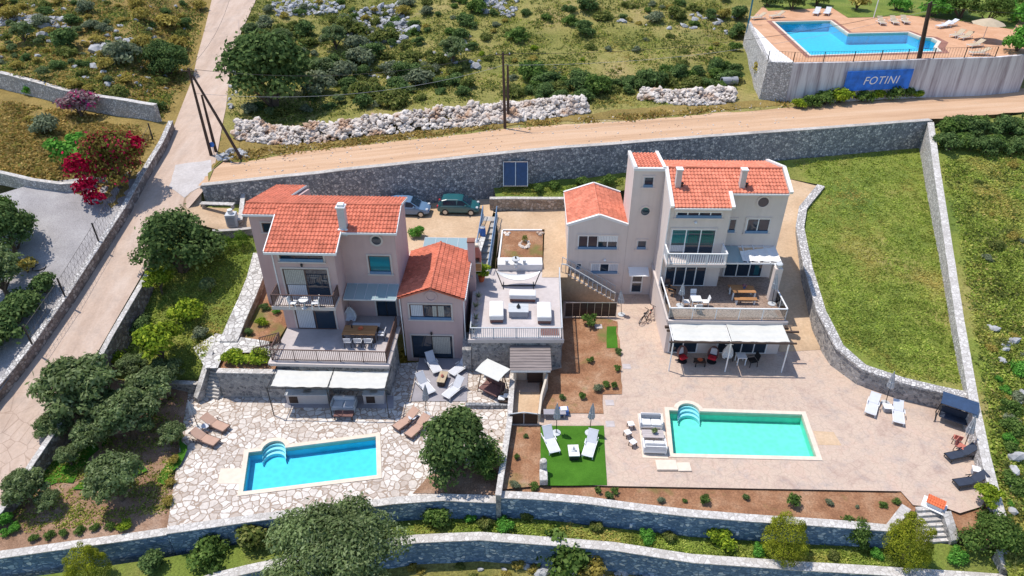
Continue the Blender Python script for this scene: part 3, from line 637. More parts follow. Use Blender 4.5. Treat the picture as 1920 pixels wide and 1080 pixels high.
# stairs
def stairs(name, label, a, b, width, n, mat, down=.6, cat='stairs'):
    a, b = Vector(a), Vector(b); d = (b - a); h = Vector((d.x, d.y, 0)); L = h.length; h.normalize(); s = Vector((-h.y, h.x, 0))
    t = thing(name, label, cat, (a.x, a.y, a.z), math.atan2(h.y, h.x)); m = MB()
    for k in range(n):
        z = d.z * (k + 1) / n if d.z > 0 else d.z * k / n
        m.box(L * k / n, L * (k + 1) / n + (.03 if d.z < 0 else 0), -width / 2, width / 2, min(0, d.z) - down, z, 0)
    m.build('steps', MT[mat], t); return t
stairs('garden_stairs', 'flight of stone steps at the left end of the white pool terrace', P(412, 662, 2.15), P(395, 746, -.28), 1.25, 13, 'coping')
stairs('front_steps', 'flight of steps down from the pink deck at the bottom right', P(1740, 949, -.02), P(1757, 1018, -1.22), 1.55, 7, 'coping', 1)
stairs('upper_stairs', 'narrow stairs with blue grey railing between the parking and the sofa terrace', P(919, 406, 4.2), P(902, 512, 2.75), 1.2, 9, 'concrete')
# ---------------------------------------------------------------- house parts
def tiles(m, O, A, B, na=.25, nb=.36, hgt=.055):
    """clay pan-tile sheet: O eave corner, A along the eave, B up the slope"""
    O, A, B = Vector(O), Vector(A), Vector(B); la, lb = A.length, B.length; a, b = A / la, B / lb
    N = a.cross(b); N = N if N.z > 0 else -N
    nc = max(2, int(la / na)); nr = max(2, int(lb / nb)); S = 6
    hs = []
    for i in range(nc * S + 1):
        t = (i % S) / S; hs.append(hgt * (1.0 if t < .01 else (.75 if t < .2 else (.1 if t < .4 else (-.1 if t < .6 else (.1 if t < .7 else .75))))))
    for r in range(nr):
        vs = []; fs = []; n = nc * S + 1
        jr = random.uniform(-.004, .004)
        for k, (bb, dz) in enumerate(((r, .045 + jr), (r, .075 + jr), (r + 1.05, .03 + jr))):
            for i in range(n):
                p = O + a * (la * i / (nc * S)) + b * (lb * min(bb, nr) / nr) + N * (hs[i] + dz if k else 0.0)
                vs.append(p)
        for k in range(2):
            for i in range(n - 1): fs.append((k * n + i, k * n + i + 1, (k + 1) * n + i + 1, (k + 1) * n + i))
        m.add(vs, fs)
    q = [O, O + A, O + A + B, O + B]; m.rings([[p - N * .1 for p in q], [p + N * .0 for p in q]])
    return m
def ridge(m, p, q, r=.11):
    p, q = Vector(p), Vector(q); n = max(2, int((q - p).length / .4)); d = (q - p) / n
    for k in range(n): m.tube([p + d * k, p + d * (k + 1.1)], [r, r * .86], 8)
def window(t, u0, u1, z0, z1, v, frame='wpaint', trim='trim', panes=2, pane='glass', name='window', tw=.12, extra=None, sill=None, split=None):
    m = MB(); d = .06
    if tw:
        m.box(u0 - tw, u0, v - d, v + .02, z0, z1 + tw); m.box(u1, u1 + tw, v - d, v + .02, z0, z1 + tw); m.box(u0, u1, v - d, v + .02, z1, z1 + tw)
        if name == 'window': m.box(u0 - tw - .04, u1 + tw + .04, v - d - .08, v + .02, z0 - .1, z0)
    else: m.box(u0, u1, v - .012, v + .02, z1, z1 + .02)
    w = m.build(name, MT[trim], t)
    f = MB(); fw = .06
    f.box(u0, u1, v - .05, v - .006, z1 - fw, z1); f.box(u0, u1, v - .05, v - .006, z0, z0 + fw)
    for k in range(panes + 1):
        x = u0 + (u1 - u0) * k / panes; a = max(u0, x - fw / 2 - .01); f.box(a, min(u1, a + fw + .02), v - .047, v - .005, z0 + fw, z1 - fw)
    f.build('frame', MT[frame], w)
    g = MB(); g.box(u0 + .005, u1 - .005, v - .026, v - .002, z0 + .005, z1 - .005); g.build('pane', MT[pane], w)
    if extra:                                                   # (name, material, fraction from, fraction to, z from, z to)
        for nm, mt, a, b, za, zb in extra:
            e = MB(); n = max(3, int((b - a) * (u1 - u0) / .12)); x0, x1 = u0 + (u1 - u0) * a, u0 + (u1 - u0) * b
            for k in range(n):
                xa, xb = x0 + (x1 - x0) * k / n, x0 + (x1 - x0) * (k + 1) / n
                e.rings([[(xa, v - .030, z0 + (z1 - z0) * za), (xb - .012, v - .034, z0 + (z1 - z0) * za), (xb - .012, v - .027, z0 + (z1 - z0) * za), (xa, v - .0265, z0 + (z1 - z0) * za)],
                         [(xa, v - .030, z0 + (z1 - z0) * zb), (xb - .012, v - .034, z0 + (z1 - z0) * zb), (xb - .012, v - .027, z0 + (z1 - z0) * zb), (xa, v - .0265, z0 + (z1 - z0) * zb)]])
            e.build(nm, MT[mt], w)
    if sill: MB().box(u0 + .02, u1 - .02, v - .11, v - .052, z0 - .0, z0 + .22).build('sill', MT[sill], w)
    return w
def round_window(t, u, z, r, v, pane='glass', trim='trim', blind=False):
    n = 20; ring = lambda rr, vv: [(u + rr * math.cos(2 * math.pi * k / n), vv, z + rr * math.sin(2 * math.pi * k / n)) for k in range(n)]
    w = MB().rings([ring(r + .13, v + .01), ring(r + .13, v - .07), ring(r, v - .07), ring(r, v + .01)], caps=False).build('ornament' if blind else 'round_window', MT[trim], t)
    if not blind:
        MB().rings([ring(r, v - .03), ring(r, v - .01)]).build('pane', MT[pane], w)
    return w
def railing(t, pts, h=.95, mat='bpaint', step=.13, bw=.022, posts=1.6, pw=.05, name='railing', tw=.06, low=.08):
    m = MB(); pts = [Vector(p) for p in pts]
    for a, b in zip(pts, pts[1:]):
        L = (b - a).length
        m.bar(a + Vector((0, 0, h)), b + Vector((0, 0, h)), tw, tw * .7); m.bar(a + Vector((0, 0, low)), b + Vector((0, 0, low)), tw * .6, tw * .6)
        n = max(1, int(round(L / posts)))
        for k in range(n + 1):
            p = a.lerp(b, k / n); m.bar(p, p + Vector((0, 0, h - tw * .36)), pw)
        n = int(L / step)
        for k in range(1, n):
            p = a.lerp(b, k / n); m.bar(p + Vector((0, 0, low)), p + Vector((0, 0, h - .02)), bw)
    return m.build(name, MT[mat], t)
# ---------------------------------------------------------------- left house
HA = thing('house', 'mauve pink house with red tiled roofs and brown railings, left of the two villas', 'house', (-16.45, 40.4, 0), R(-2.0))
m = MB()
m.profx([(0, 1), (0, 9.22), (3.85, 10.70), (6, 10.14), (6, 1)], 0, 4.35)
m.profx([(1.75, 1), (1.75, 9.92), (3.85, 10.70), (6, 10.14), (6, 1)], 4.35, 8.25)
m.profx([(3.1, .5), (3.1, 10.42), (3.85, 10.70), (9.6, 9.26), (9.6, .5)], -2.35, .05)
m.profy([(8.5, -.6), (8.5, 5.28), (10.67, 6.08), (12.85, 5.28), (12.85, -.6)], .55, 6.6)
m.box(8.2, 8.55, 1.9, 6.5, 1, 5.2)
m.build('wall', MT['stucco_a'], HA)
m = MB()
tiles(m, (-.25, -.3, 9.36), (4.85, 0, 0), (0, 4.15, 1.535)); tiles(m, (4.6, 1.45, 10.007), (3.85, 0, 0), (0, 2.4, .888))
tiles(m, (-2.6, 2.85, 10.525), (2.35, 0, 0), (0, 1.0, .37))
tiles(m, (-.25, 6.2, 10.31), (8.7, 0, 0), (0, -2.35, .585)); tiles(m, (-2.6, 9.8, 9.40), (2.35, 0, 0), (0, -5.95, 1.49))
ridge(m, (-2.6, 3.85, 10.94), (8.45, 3.85, 10.94)); m.build('roof', MT['roof_a'], HA)
m = MB()
tiles(m, (8.28, .35, 5.32), (0, 6.4, 0), (2.39, 0, .885)); tiles(m, (13.07, .35, 5.32), (0, 6.4, 0), (-2.4, 0, .885)); ridge(m, (10.67, .33, 6.25), (10.67, 6.78, 6.25))
m.build('annex_roof', MT['roof_a'], HA)
m = MB()                                                        # eaves trim and gutters
m.box(-.3, 4.65, -.40, -.30, 9.22, 9.38); m.box(4.66, 8.5, 1.35, 1.45, 9.88, 10.02); m.box(-2.65, -.31, 2.75, 2.85, 10.40, 10.54)
m.bar((4.64, -.3, 9.37), (4.64, 1.45, 10.02), .06, .16); m.bar((-.3, -.3, 9.37), (-.3, 2.85, 10.53), .06, .16); m.bar((8.47, 1.45, 10.0), (8.47, 3.85, 10.9), .06, .16); m.bar((8.47, 3.85, 10.9), (8.47, 6.2, 10.3), .06, .16)
m.build('verge_trim', MT['wpaint'], HA); m = MB(); m.bar((-.22, 6.22, 10.3), (-.22, 9.8, 9.4), .05, .14)
for u in (13.13, 8.24): MB().bar((u, .35, 5.3), (u, 6.75, 5.3), .08, .10).build('gutter', MT['wpaint'], HA)
m.build('verge_trim', MT['wpaint'], HA)
for pts in ([(13.1, .45, 5.25), (13.0, .48, 5.0), (13.0, .48, 0)], [(8.4, .48, 5.2), (8.4, .48, 0)], [(.12, -.06, 9.2), (.12, -.06, 5.7)]): MB().tube(pts, .04, 6).build('downpipe', MT['wpaint'], HA)
c = MB().bbox(4.5, 5.02, 1.6, 2.12, 9.6, 11.75, .01).build('chimney', MT['gpaint'], HA)
MB().box(4.44, 5.08, 1.54, 2.18, 11.75, 11.83).box(4.55, 4.97, 1.65, 2.07, 11.83, 12.0).build('cap', MT['wpaint'], c)
MB().box(4.4, 5.12, 1.5, 2.22, 9.95, 10.16).build('flashing', MT['wpaint'], c)
c = MB().bbox(12.9, 13.42, 5.3, 5.85, 0, 7.1, .01).build('chimney', MT['stucco_a'], HA); MB().box(12.86, 13.46, 5.26, 5.89, 7.1, 7.2).build('cap', MT['brick_band'], c)
window(HA, .6, 3.6, 8.52, 9.02, 0, panes=3, frame='bpaint', sill='trim_blue')
window(HA, .6, 3.7, 5.66, 7.9, 0, panes=2, frame='bpaint', name='balcony_door', extra=[('curtain', 'curtain', .03, .48, .42, .97), ('door_light', 'sling', .05, .47, .03, .40)])
window(HA, .85, 3.7, 2.74, 4.95, 0, panes=2, frame='bpaint', name='terrace_door', extra=[('curtain', 'sling', .03, .46, .03, .97)])
window(HA, 6.2, 7.75, 6.5, 8.0, 1.75, panes=1, frame='bpaint', pane='glass_teal', sill='trim_blue')
window(HA, 6.35, 7.8, 2.74, 4.9, 1.75, panes=2, frame='black', name='terrace_door')
window(HA, -1.5, -.6, 9.0, 9.75, 3.1, panes=1, frame='bpaint')
window(HA, 9.05, 12.05, 3.4, 4.72, .55, panes=3, frame='bpaint', sill='trim_blue', extra=[('blind', 'sling', .03, .33, .2, .95), ('blind', 'curtain', .55, .83, .2, .9)])
window(HA, 8.98, 12.0, -.22, 1.9, .55, panes=2, frame='black', name='terrace_door', extra=[('curtain', 'curtain', .5, .95, .2, .95)])
round_window(HA, 6.95, 9.25, .34, 1.75); round_window(HA, 10.67, 5.42, .33, .55, blind=True, trim='stucco_a')
for u, z, v in ((2.05, 8.25, 0), (10.5, 2.15, .55)): MB().lathe([(.05, 0), (.08, .05), (.08, .2), (.03, .26)], (u, v - .12, z - .12), 8).box(u - .03, u + .03, v - .12, v, z, z + .04).build('wall_lamp', MT['black'], HA)
b = MB().box(-.05, 4.3, -1.4, 0, 5.46, 5.66).box(-.1, 4.35, -1.45, -1.40, 5.42, 5.70).build('balcony', MT['trim'], HA)
railing(b, [(0, 0, 5.66), (0, -1.36, 5.66), (4.25, -1.36, 5.66), (4.25, 0, 5.66)], mat='bpaint', tw=.07, bw=.03)
# glass canopy of the recess, glass canopy behind the annex
def glass_canopy(t, u0, u1, v0, v1, z0, z1, n, mat='glass_roof', frame='gpaint'):
    g = MB().rings([[(u0, v0, z0), (u1, v0, z0), (u1, v0, z0 + .02), (u0, v0, z0 + .02)], [(u0, v1, z1), (u1, v1, z1), (u1, v1, z1 + .02), (u0, v1, z1 + .02)]]).build('glass_canopy', MT[mat], t)
    f = MB()
    for k in range(n + 1):
        u = u0 + (u1 - u0) * k / n; f.bar((u, v0, z0 - .03), (u, v1, z1 - .03), .05, .06); f.bar((u, v0, z0 + .03), (u, v1, z1 + .03), .03, .02)
    f.bar((u0, v0, z0 - .02), (u1, v0, z0 - .02), .06, .09); f.bar((u0, v1, z1 - .02), (u1, v1, z1 - .02), .06, .09); f.build('frame', MT[frame], g); return g
glass_canopy(HA, 4.45, 8.2, .15, 1.72, 5.28, 5.6, 5); glass_canopy(HA, 9.2, 12.8, 6.85, 8.3, 5.55, 5.75, 4)
# raised terrace of the left house
m = MB().box(0, 8.1, -3.75, 1.72, 2.45, 2.70)
ta = m.build('terrace', MT['tile_a'], HA)
m = MB(); m.box(-.12, 8.22, -3.95, -3.755, 2.52, 2.68); m.box(-.05, 8.15, -3.86, -3.755, 2.38, 2.52); m.box(8.105, 8.24, -3.755, .5, 2.52, 2.68); m.box(-.14, -.005, -3.755, -1.6, 2.52, 2.68); m.build('edge_moulding', MT['trim'], ta)
railing(ta, [(.08, -1.7, 2.7), (.08, -3.62, 2.7), (8.0, -3.62, 2.7), (8.0, .5, 2.7)], mat='bpaint', bw=.028, tw=.07)
m = MB(); m.box(.25, 8.0, -2.5, 0, -.5, 2.38); m.box(.25, .95, -3.6, -2.5, -.5, 2.38); m.box(3.9, 4.4, -3.6, -2.5, -.5, 2.38); m.box(7.3, 8.0, -3.6, -2.5, -.5, 2.38); m.box(.95, 3.9, -3.595, -2.5, 1.75, 2.37); m.box(4.4, 7.3, -3.595, -2.5, 1.75, 2.37)
m.build('terrace_wall', MT['stone_grey'], HA)
k = MB().box(.96, 3.89, -3.2, -2.52, -.4, .58).box(4.41, 7.29, -3.2, -2.52, -.4, .58).build('kitchen_counter', MT['trim'], HA)
MB().box(.95, 3.895, -3.3, -2.51, .58, .64).box(4.405, 7.295, -3.3, -2.51, .58, .64).build('worktop', MT['gpaint'], k)
# stairs and brown rail on the left side of the terrace
m = MB()
for i in range(4): m.box(-.35 * (i + 1), -.35 * i - .005, -2.9, -1.75, 1.5, 2.62 - .12 * i)
sa = m.build('terrace_steps', MT['crazy_small'], HA); railing(sa, [(0, -1.75, 2.66), (-1.4, -1.75, 2.2)], mat='bpaint', bw=.028); railing(sa, [(0.02, -2.95, 2.66), (-1.38, -2.95, 2.2)], mat='bpaint', bw=.028)
# ---------------------------------------------------------------- right house
HB = thing('house', 'beige grey house with orange tiled roofs, white copings and a square stair tower', 'house', (11.6, 45.4, 0), R(-1.0))
m = MB()
m.profx([(0, -.5), (0, 10.12), (3.5, 11.42), (7, 10.45), (7, -.5)], 0, 4.5); m.profx([(1.4, -.5), (1.4, 10.64), (3.5, 11.42), (7, 10.45), (7, -.5)], 4.5, 9.0)
m.box(0, 8.55, -4.5, 0, -.5, 2.85); m.box(4.5, 8.9, 0, 1.4, -.5, 2.85)
m.profx([(3.3, -.5), (3.3, 11.5), (6.9, 11.2), (6.9, -.5)], -2.35, -.005)
m.profy([(-7.05, -.5), (-7.05, 6.55), (-4.7, 7.38), (-2.355, 6.55), (-2.355, -.5)], 3.33, 9.3)
m.build('wall', MT['stucco_b'], HB)
m = MB()
tiles(m, (.2, -.3, 10.12), (4.2, 0, 0), (0, 3.8, 1.406)); tiles(m, (4.4, 1.1, 10.638), (4.4, 0, 0), (0, 2.4, .888)); tiles(m, (.2, 7.2, 10.49), (8.6, 0, 0), (0, -3.7, 1.036)); ridge(m, (.2, 3.5, 11.62), (8.8, 3.5, 11.62), .1)
m.build('roof', MT['roof_b'], HB)
m = MB(); tiles(m, (-2.12, 3.45, 11.56), (1.92, 0, 0), (0, 3.5, -.29)); m.build('tower_roof', MT['roof_b'], HB)
m = MB(); tiles(m, (-7.2, 3.5, 6.58), (0, 5.7, 0), (2.5, 0, .88)); tiles(m, (-2.37, 3.5, 6.58), (0, 5.7, 0), (-2.33, 0, .82)); ridge(m, (-4.7, 3.5, 7.48), (-4.7, 9.2, 7.48), .1); m.build('annex_roof', MT['roof_b'], HB)
m = MB()                                                        # white copings along the gables
def cope(a, b, w=.26, h=.22): m.bar(a, b, w, h, up=(0, 0, 1))
cope((.08, -.36, 10.2), (.08, 3.45, 11.62)); m.build('coping', MT['white'], HB); m = MB(); cope((9.0, 1.05, 10.72), (9.0, 3.5, 11.66)); cope((9.0, 3.5, 11.66), (9.0, 7.25, 10.6)); m.build('coping', MT['white'], HB); m = MB(); cope((4.5, -.36, 10.18), (4.5, 1.1, 10.74))
m.build('coping', MT['white'], HB); m = MB()
cope((-2.27, 3.2, 11.62), (-2.27, 7.0, 11.32), .24, .3); cope((-.08, 3.2, 11.62), (-.08, 7.0, 11.32), .24, .3); m.box(-2.4, .06, 3.14, 3.36, 11.42, 11.66)
m.build('tower_coping', MT['white'], HB); m = MB()
m.bar((-7.25, 3.4, 6.6), (-4.7, 3.4, 7.5), .22, .2); m.bar((-4.7, 3.4, 7.5), (-2.36, 3.4, 6.66), .22, .2); m.bar((-7.25, 9.25, 6.6), (-4.7, 9.25, 7.5), .2, .2); m.bar((-4.7, 9.25, 7.5), (-2.36, 9.25, 6.66), .2, .2)
m.box(-7.27, -7.17, 3.51, 9.15, 6.45, 6.62); m.build('annex_coping', MT['white'], HB); MB().box(.22, 4.36, -.42, -.305, 9.98, 10.11).build('gutter', MT['white'], HB); MB().box(4.64, 8.86, .98, 1.095, 10.5, 10.63).build('gutter', MT['white'], HB)
for pts in ([(-7.1, 3.3, 6.5), (-7.1, 3.27, .2)], [(-.0, -.08, 10.0), (-.04, -.08, 3.2)]): MB().tube(pts, .05, 6).build('downpipe', MT['white'], HB)
for u in (.7, 5.45):
    c = MB().bbox(u - .2, u + .2, 1.5, 1.95, 10.3, 12.25, .01).build('chimney', MT['trim'], HB); MB().box(u - .25, u + .25, 1.45, 2.0, 12.25, 12.33).build('cap', MT['wpaint'], c)
    MB().tube([(u + .32, 1.6, 10.7), (u + .32, 1.6, 11.2)], .05, 6).lathe([(.1, 0), (.13, .06), (.02, .14)], (u + .32, 1.6, 11.15), 8).build('vent', MT['black'], HB)
TB = dict(trim='stucco_b', sill='trim_blue')
window(HB, .5, 3.85, 9.18, 9.66, 0, panes=4, **TB)
window(HB, .35, 3.65, 6.04, 8.2, 0, panes=3, name='balcony_door', trim='stucco_b', extra=[('curtain', 'glass_teal', .02, .4, .45, .97), ('bedding', 'sling', .02, .36, .1, .36)])
window(HB, .3, 3.45, 3.14, 5.3, 0, panes=4, name='terrace_door', trim='stucco_b')
window(HB, 5.3, 8.3, 3.14, 5.0, 1.4, panes=3, name='terrace_door', trim='stucco_b', extra=[('curtain', 'glass_teal', .8, .93, .1, .6)])
window(HB, 4.95, 5.5, 7.2, 8.35, 1.4, panes=1, frame='gpaint', **TB)
window(HB, 6.3, 8.05, 7.15, 8.4, 1.4, panes=2, **TB)
window(HB, -1.55, -.8, 10.05, 10.9, 3.3, panes=1, frame='gpaint', **TB); window(HB, -1.5, -.75, 4.5, 5.3, 3.3, panes=1, frame='gpaint', **TB)
window(HB, -6.3, -3.1, 4.45, 5.7, 3.33, panes=4, extra=[('shutter', 'wpaint', .52, .99, .55, .99)], **TB)
window(HB, -5.1, -2.85, 2.1, 3.05, 3.33, panes=3, extra=[('shutter', 'sling', .02, .32, .25, .97), ('shutter', 'sling', .69, .98, .25, .97)], **TB); window(HB, -6.35, -5.9, 2.5, 3.05, 3.33, panes=1, **TB)
window(HB, -1.6, -.72, .22, 2.25, 3.3, panes=1, name='door', trim='wpaint', tw=.06, extra=[('crossbar', 'wpaint', .02, .98, .46, .54)])
window(HB, .3, 2.4, .05, 2.25, -4.5, panes=2, name='terrace_door', trim='wpaint', tw=.05); window(HB, 3.9, 7.6, .05, 2.25, -4.5, panes=4, name='terrace_door', trim='wpaint', tw=.05)
round_window(HB, 7.2, 9.8, .4, 1.4, trim='stucco_b'); round_window(HB, -1.15, 7.95, .35, 3.3, trim='stucco_b')
a = MB().rings([[(-2.0, 2.35, 2.42), (-.35, 2.35, 2.42), (-.35, 2.35, 2.45), (-2.0, 2.35, 2.45)], [(-2.0, 3.28, 2.72), (-.35, 3.28, 2.72), (-.35, 3.28, 2.75), (-2.0, 3.28, 2.75)]]).build('door_canopy', MT['wpaint'], HB)
MB().bar((-1.95, 3.28, 2.3), (-1.95, 2.5, 2.42), .04).bar((-.4, 3.28, 2.3), (-.4, 2.5, 2.42), .04).build('bracket', MT['wpaint'], a)
for u, v, z in ((2.0, 0, 8.75), (-4.0, 3.33, 3.35)): MB().lathe([(.1, 0), (.13, .08), (.06, .16)], (u, v - .12, z), 10).box(u - .03, u + .03, v - .1, v, z + .05, z + .1).build('wall_lamp', MT['wpaint'], HB)
b = MB().box(-.05, 4.4, -1.55, 0, 5.8, 6.0).build('balcony', MT['trim'], HB)
railing(b, [(0, -.02, 6.0), (0, -1.5, 6.0), (4.35, -1.5, 6.0), (4.35, -.02, 6.0)], mat='wpaint', bw=.05, step=.17, tw=.1, low=.1)
# terrace of the right house: tiled slab, white wing walls, glass balustrade
tb = MB().box(0, 8.55, -4.5, -.003, 2.86, 3.1).box(4.505, 8.9, -.003, 1.395, 2.86, 3.1).build('terrace', MT['terr_b'], HB)
MB().box(-.1, 8.65, -4.7, -4.505, 2.9, 3.14).box(-.16, -.005, -4.505, 3.2, 2.9, 3.14).build('edge_moulding', MT['trim'], tb)
m = MB(); m.profx([(-4.5, 2.2), (-4.5, 3.14), (3.2, 3.14), (3.2, 2.6)], -.18, -.06)
gl = MB(); fr = MB()
for a, c in (((-.02, -.3, 3.1), (-.02, -4.4, 3.1)), ((-.02, -4.4, 3.1), (8.48, -4.4, 3.1)), ((8.48, -4.4, 3.1), (8.48, -1.6, 3.1))):
    a, c = Vector(a), Vector(c); n = max(2, int((c - a).length / 1.5))
    fr.bar(a + Vector((0, 0, 1.0)), c + Vector((0, 0, 1.0)), .09, .06)
    for k in range(n + 1): p = a.lerp(c, k / n); fr.bar(p, p + Vector((0, 0, .97)), .06)
    for k in range(n):
        p, q = a.lerp(c, (k + .03) / n), a.lerp(c, (k + .97) / n); gl.bar(p + Vector((0, 0, .5)), q + Vector((0, 0, .5)), .012, .86)
rl = fr.build('balustrade', MT['wpaint'], tb); gl.build('glass_panel', MT['glass_rail'], rl)
MB().box(-.3, 8.7, -4.95, -4.76, 2.62, 2.78).box(-.2, 9.4, -5.2, -5.06, 2.52, 2.64).build('timber_beam', MT['wood_dark'], HB)
# column and small white pergola over the terrace
pc = MB().bbox(7.95, 8.5, -2.0, -1.5, 3.1, 6.0, .02).build('column', MT['stucco_b'], HB); MB().lathe([(.16, 0), (.2, .12), (.27, .3), (.22, .36)], (8.22, -1.75, 6.0), 10).build('urn', MT['gpaint'], pc)
m = MB()
for k in range(6): u = 4.6 + 4.2 * k / 5; m.bar((u, 1.38, 6.0), (u, -.75, 5.72), .07, .1)
m.bar((4.55, -.7, 5.66), (8.85, -.7, 5.66), .09, .12); m.bar((4.55, 1.3, 5.94), (8.85, 1.3, 5.94), .07, .1); m.bar((8.3, -.7, 5.66), (8.25, -1.6, 5.66), .08, .1); m.bar((8.8, -.7, 5.6), (8.8, -.7, 3.1), .08)
pg = m.build('pergola', MT['wpaint'], HB)
m = MB(); N = 16
rows = []
for j in range(N + 1):
    u = 5.9 + 2.9 * j / N; sag = -.10 * abs(math.sin(math.pi * j / 4))
    rows.append([(u, 1.2 - .7 * (1 - j / N), 6.06 + sag * .5), (u, .2, 5.96 + sag), (u, -.6, 5.84 + sag * .6)])
m.rings(rows, caps=False, close=False); m.build('shade_sail', MT['fabric_white'], pg)
MB().rings([[(4.6, 1.3, 6.02), (5.95, 1.3, 6.02), (5.95, 1.3, 6.04), (4.6, 1.3, 6.04)], [(4.6, -.7, 5.76), (5.95, -.7, 5.76), (5.95, -.7, 5.78), (4.6, -.7, 5.78)]]).build('glass_roof', MT['glass_roof'], pg)
# ---------------------------------------------------------------- awnings below the terraces
def canvas(name, x0, x1, y0, z0, y1, z1, mat, parent, sag=.10, seed=1):
    m = MB(); nx, ny = 14, 12; rr = random.Random(seed); V = []
    for th in (0, -.015):
        for j in range(ny + 1):
            for i in range(nx + 1):
                t = j / ny; s = -sag * abs(math.sin(math.pi * t * 3)) * (.6 + .4 * math.sin(i * .9 + seed)) - .04 * math.sin(math.pi * i / nx)
                V.append((x0 + (x1 - x0) * i / nx, y0 + (y1 - y0) * t + .03 * math.sin(i * 1.7 + seed), z0 + (z1 - z0) * t + s + th))
    w = nx + 1; K = w * (ny + 1)
    F = [(k0 + j * w + i, k0 + j * w + i + 1, k0 + (j + 1) * w + i + 1, k0 + (j + 1) * w + i) for k0 in (0, K) for j in range(ny) for i in range(nx)]
    m.add(V, F); return m.build(name, MT[mat], parent, smooth=True, fix=False)
AW = thing('awning', 'white canvas awning on thin black posts in front of the left terrace', 'awning', (-12.3, 34.4, ZA), R(-1.5)); m = MB()
for x in (-4.0, .0, 3.9): m.bar((x, 0, 0), (x, 0, 2.5), .05); m.bar((x, 0, 2.48), (x, 2.4, 2.5), .04)
m.build('frame', MT['black'], AW); MB().bar((-4.15, 0, 2.52), (4.1, 0, 2.52), .06).build('front_beam', MT['black'], AW)
canvas('canvas', -3.85, -.03, 1.85, 2.50, .25, 2.46, 'canvas', AW, .07, 1); canvas('canvas', .03, 3.8, 1.85, 2.50, .25, 2.44, 'canvas', AW, .07, 3)
AB = thing('awning', 'white canvas awning on white posts below the terrace of the right house', 'awning', (15.6, 38.7, ZB), R(-1.2)); m = MB()
for x in (-4.1, .0, 4.1): m.bar((x, 0, 0), (x, 0, 2.7), .08); m.bar((x, 0, 2.66), (x, 2.1, 2.84), .06)
m.build('frame', MT['wpaint'], AB); MB().bar((-4.4, -.05, 2.74), (4.6, -.05, 2.74), .11, .1).build('front_beam', MT['wood_dark'], AB)
canvas('canvas', -4.05, -.05, 2.0, 2.93, .1, 2.78, 'canvas', AB, .09, 2); canvas('canvas', .05, 4.15, 2.0, 2.93, .1, 2.78, 'canvas', AB, .09, 5)
# ---------------------------------------------------------------- sofa terrace between the houses
MTc = thing('terrace_block', 'stone faced roof terrace with pale railings between the two houses', 'terrace', (0, 39.2, 0))
m = MB(); m.prism([(-2.95, 0), (3.55, 0), (3.85, 9.2), (-2.95, 9.2)], -.6, 2.5); m.build('wall', MT['stone_grey'], MTc)
fl = MB().prism([(-3.1, -.15), (3.68, -.15), (3.98, 9.3), (-3.1, 9.3)], 2.505, 2.7).build('floor', MT['tile_m'], MTc)
MB().box(-3.15, 3.72, -.24, -.155, 2.46, 2.76).build('edge_moulding', MT['trim'], fl)
railing(MTc, [(-2.95, 0, 2.7), (3.55, 0, 2.7), (3.82, 8.0, 2.7)], mat='gpaint', bw=.035, step=.15, tw=.08); railing(MTc, [(-2.95, 0, 2.7), (-2.95, 1.6, 2.7)], mat='gpaint', bw=.035)
MB().box(-3.62, -2.98, -.1, 2.0, -.6, 1.7).build('side_wall', MT['stone_grey'], MTc)
ss = stairs('side_stairs', 'flight of stairs with pale rail down from the sofa terrace to the right house', P(1053, 506, 2.7), P(1152, 561, .15), 1.15, 12, 'stamped_tan', .25)
Ls = (P(1152, 561, .15) - P(1053, 506, 2.7)); Lh = math.hypot(Ls.x, Ls.y)
railing(ss, [(0, -.55, 0), (Lh * .08, -.55, 0), (Lh, -.55, Ls.z + .1)], h=.9, mat='gpaint', step=.42, bw=.07, posts=9, tw=.09); railing(ss, [(0, .55, 0), (Lh, .55, Ls.z + .1)], h=.9, mat='gpaint', step=.42, bw=.06, posts=9, tw=.07)
wp = thing('bench_wall', 'white platform wall behind the hammock of the sofa terrace', 'wall', P(975, 508, 2.7)); m = MB(); m.bbox(-1.85, 1.85, 0, 1.15, 0, .62, .03); m.build('platform', MT['white'], wp)
bw = thing('bed_edging', 'white low edging around the planted bed above the sofa terrace', 'kerb', P(980, 433, 3.7)); m = MB(); m.box(-1.75, 1.7, 0, .15, -.5, .1); m.build('back_edge', MT['white'], bw)
MB().bar(P(942, 433, 3.72) - P(980, 433, 3.7), P(935, 490, 3.2) - P(980, 433, 3.7), .13, .25).build('side_edge', MT['white'], bw)
us = next(o for o in COL.objects if o.type == 'EMPTY' and o.name.startswith('upper_stairs')); dU = P(902, 512, 2.75) - P(919, 406, 4.2); LU = math.hypot(dU.x, dU.y)
for s_ in (-.62, .62):
    MB().profy([(0, -.35), (LU, dU.z - .35), (LU, dU.z + .22), (0, .22)], s_ - .07, s_ + .07).build('side_wall', MT['gpaint'], us); railing(us, [(0, s_, .22), (LU, s_, dU.z + .22)], h=.85, mat='trim_blue', bw=.03, step=.2)
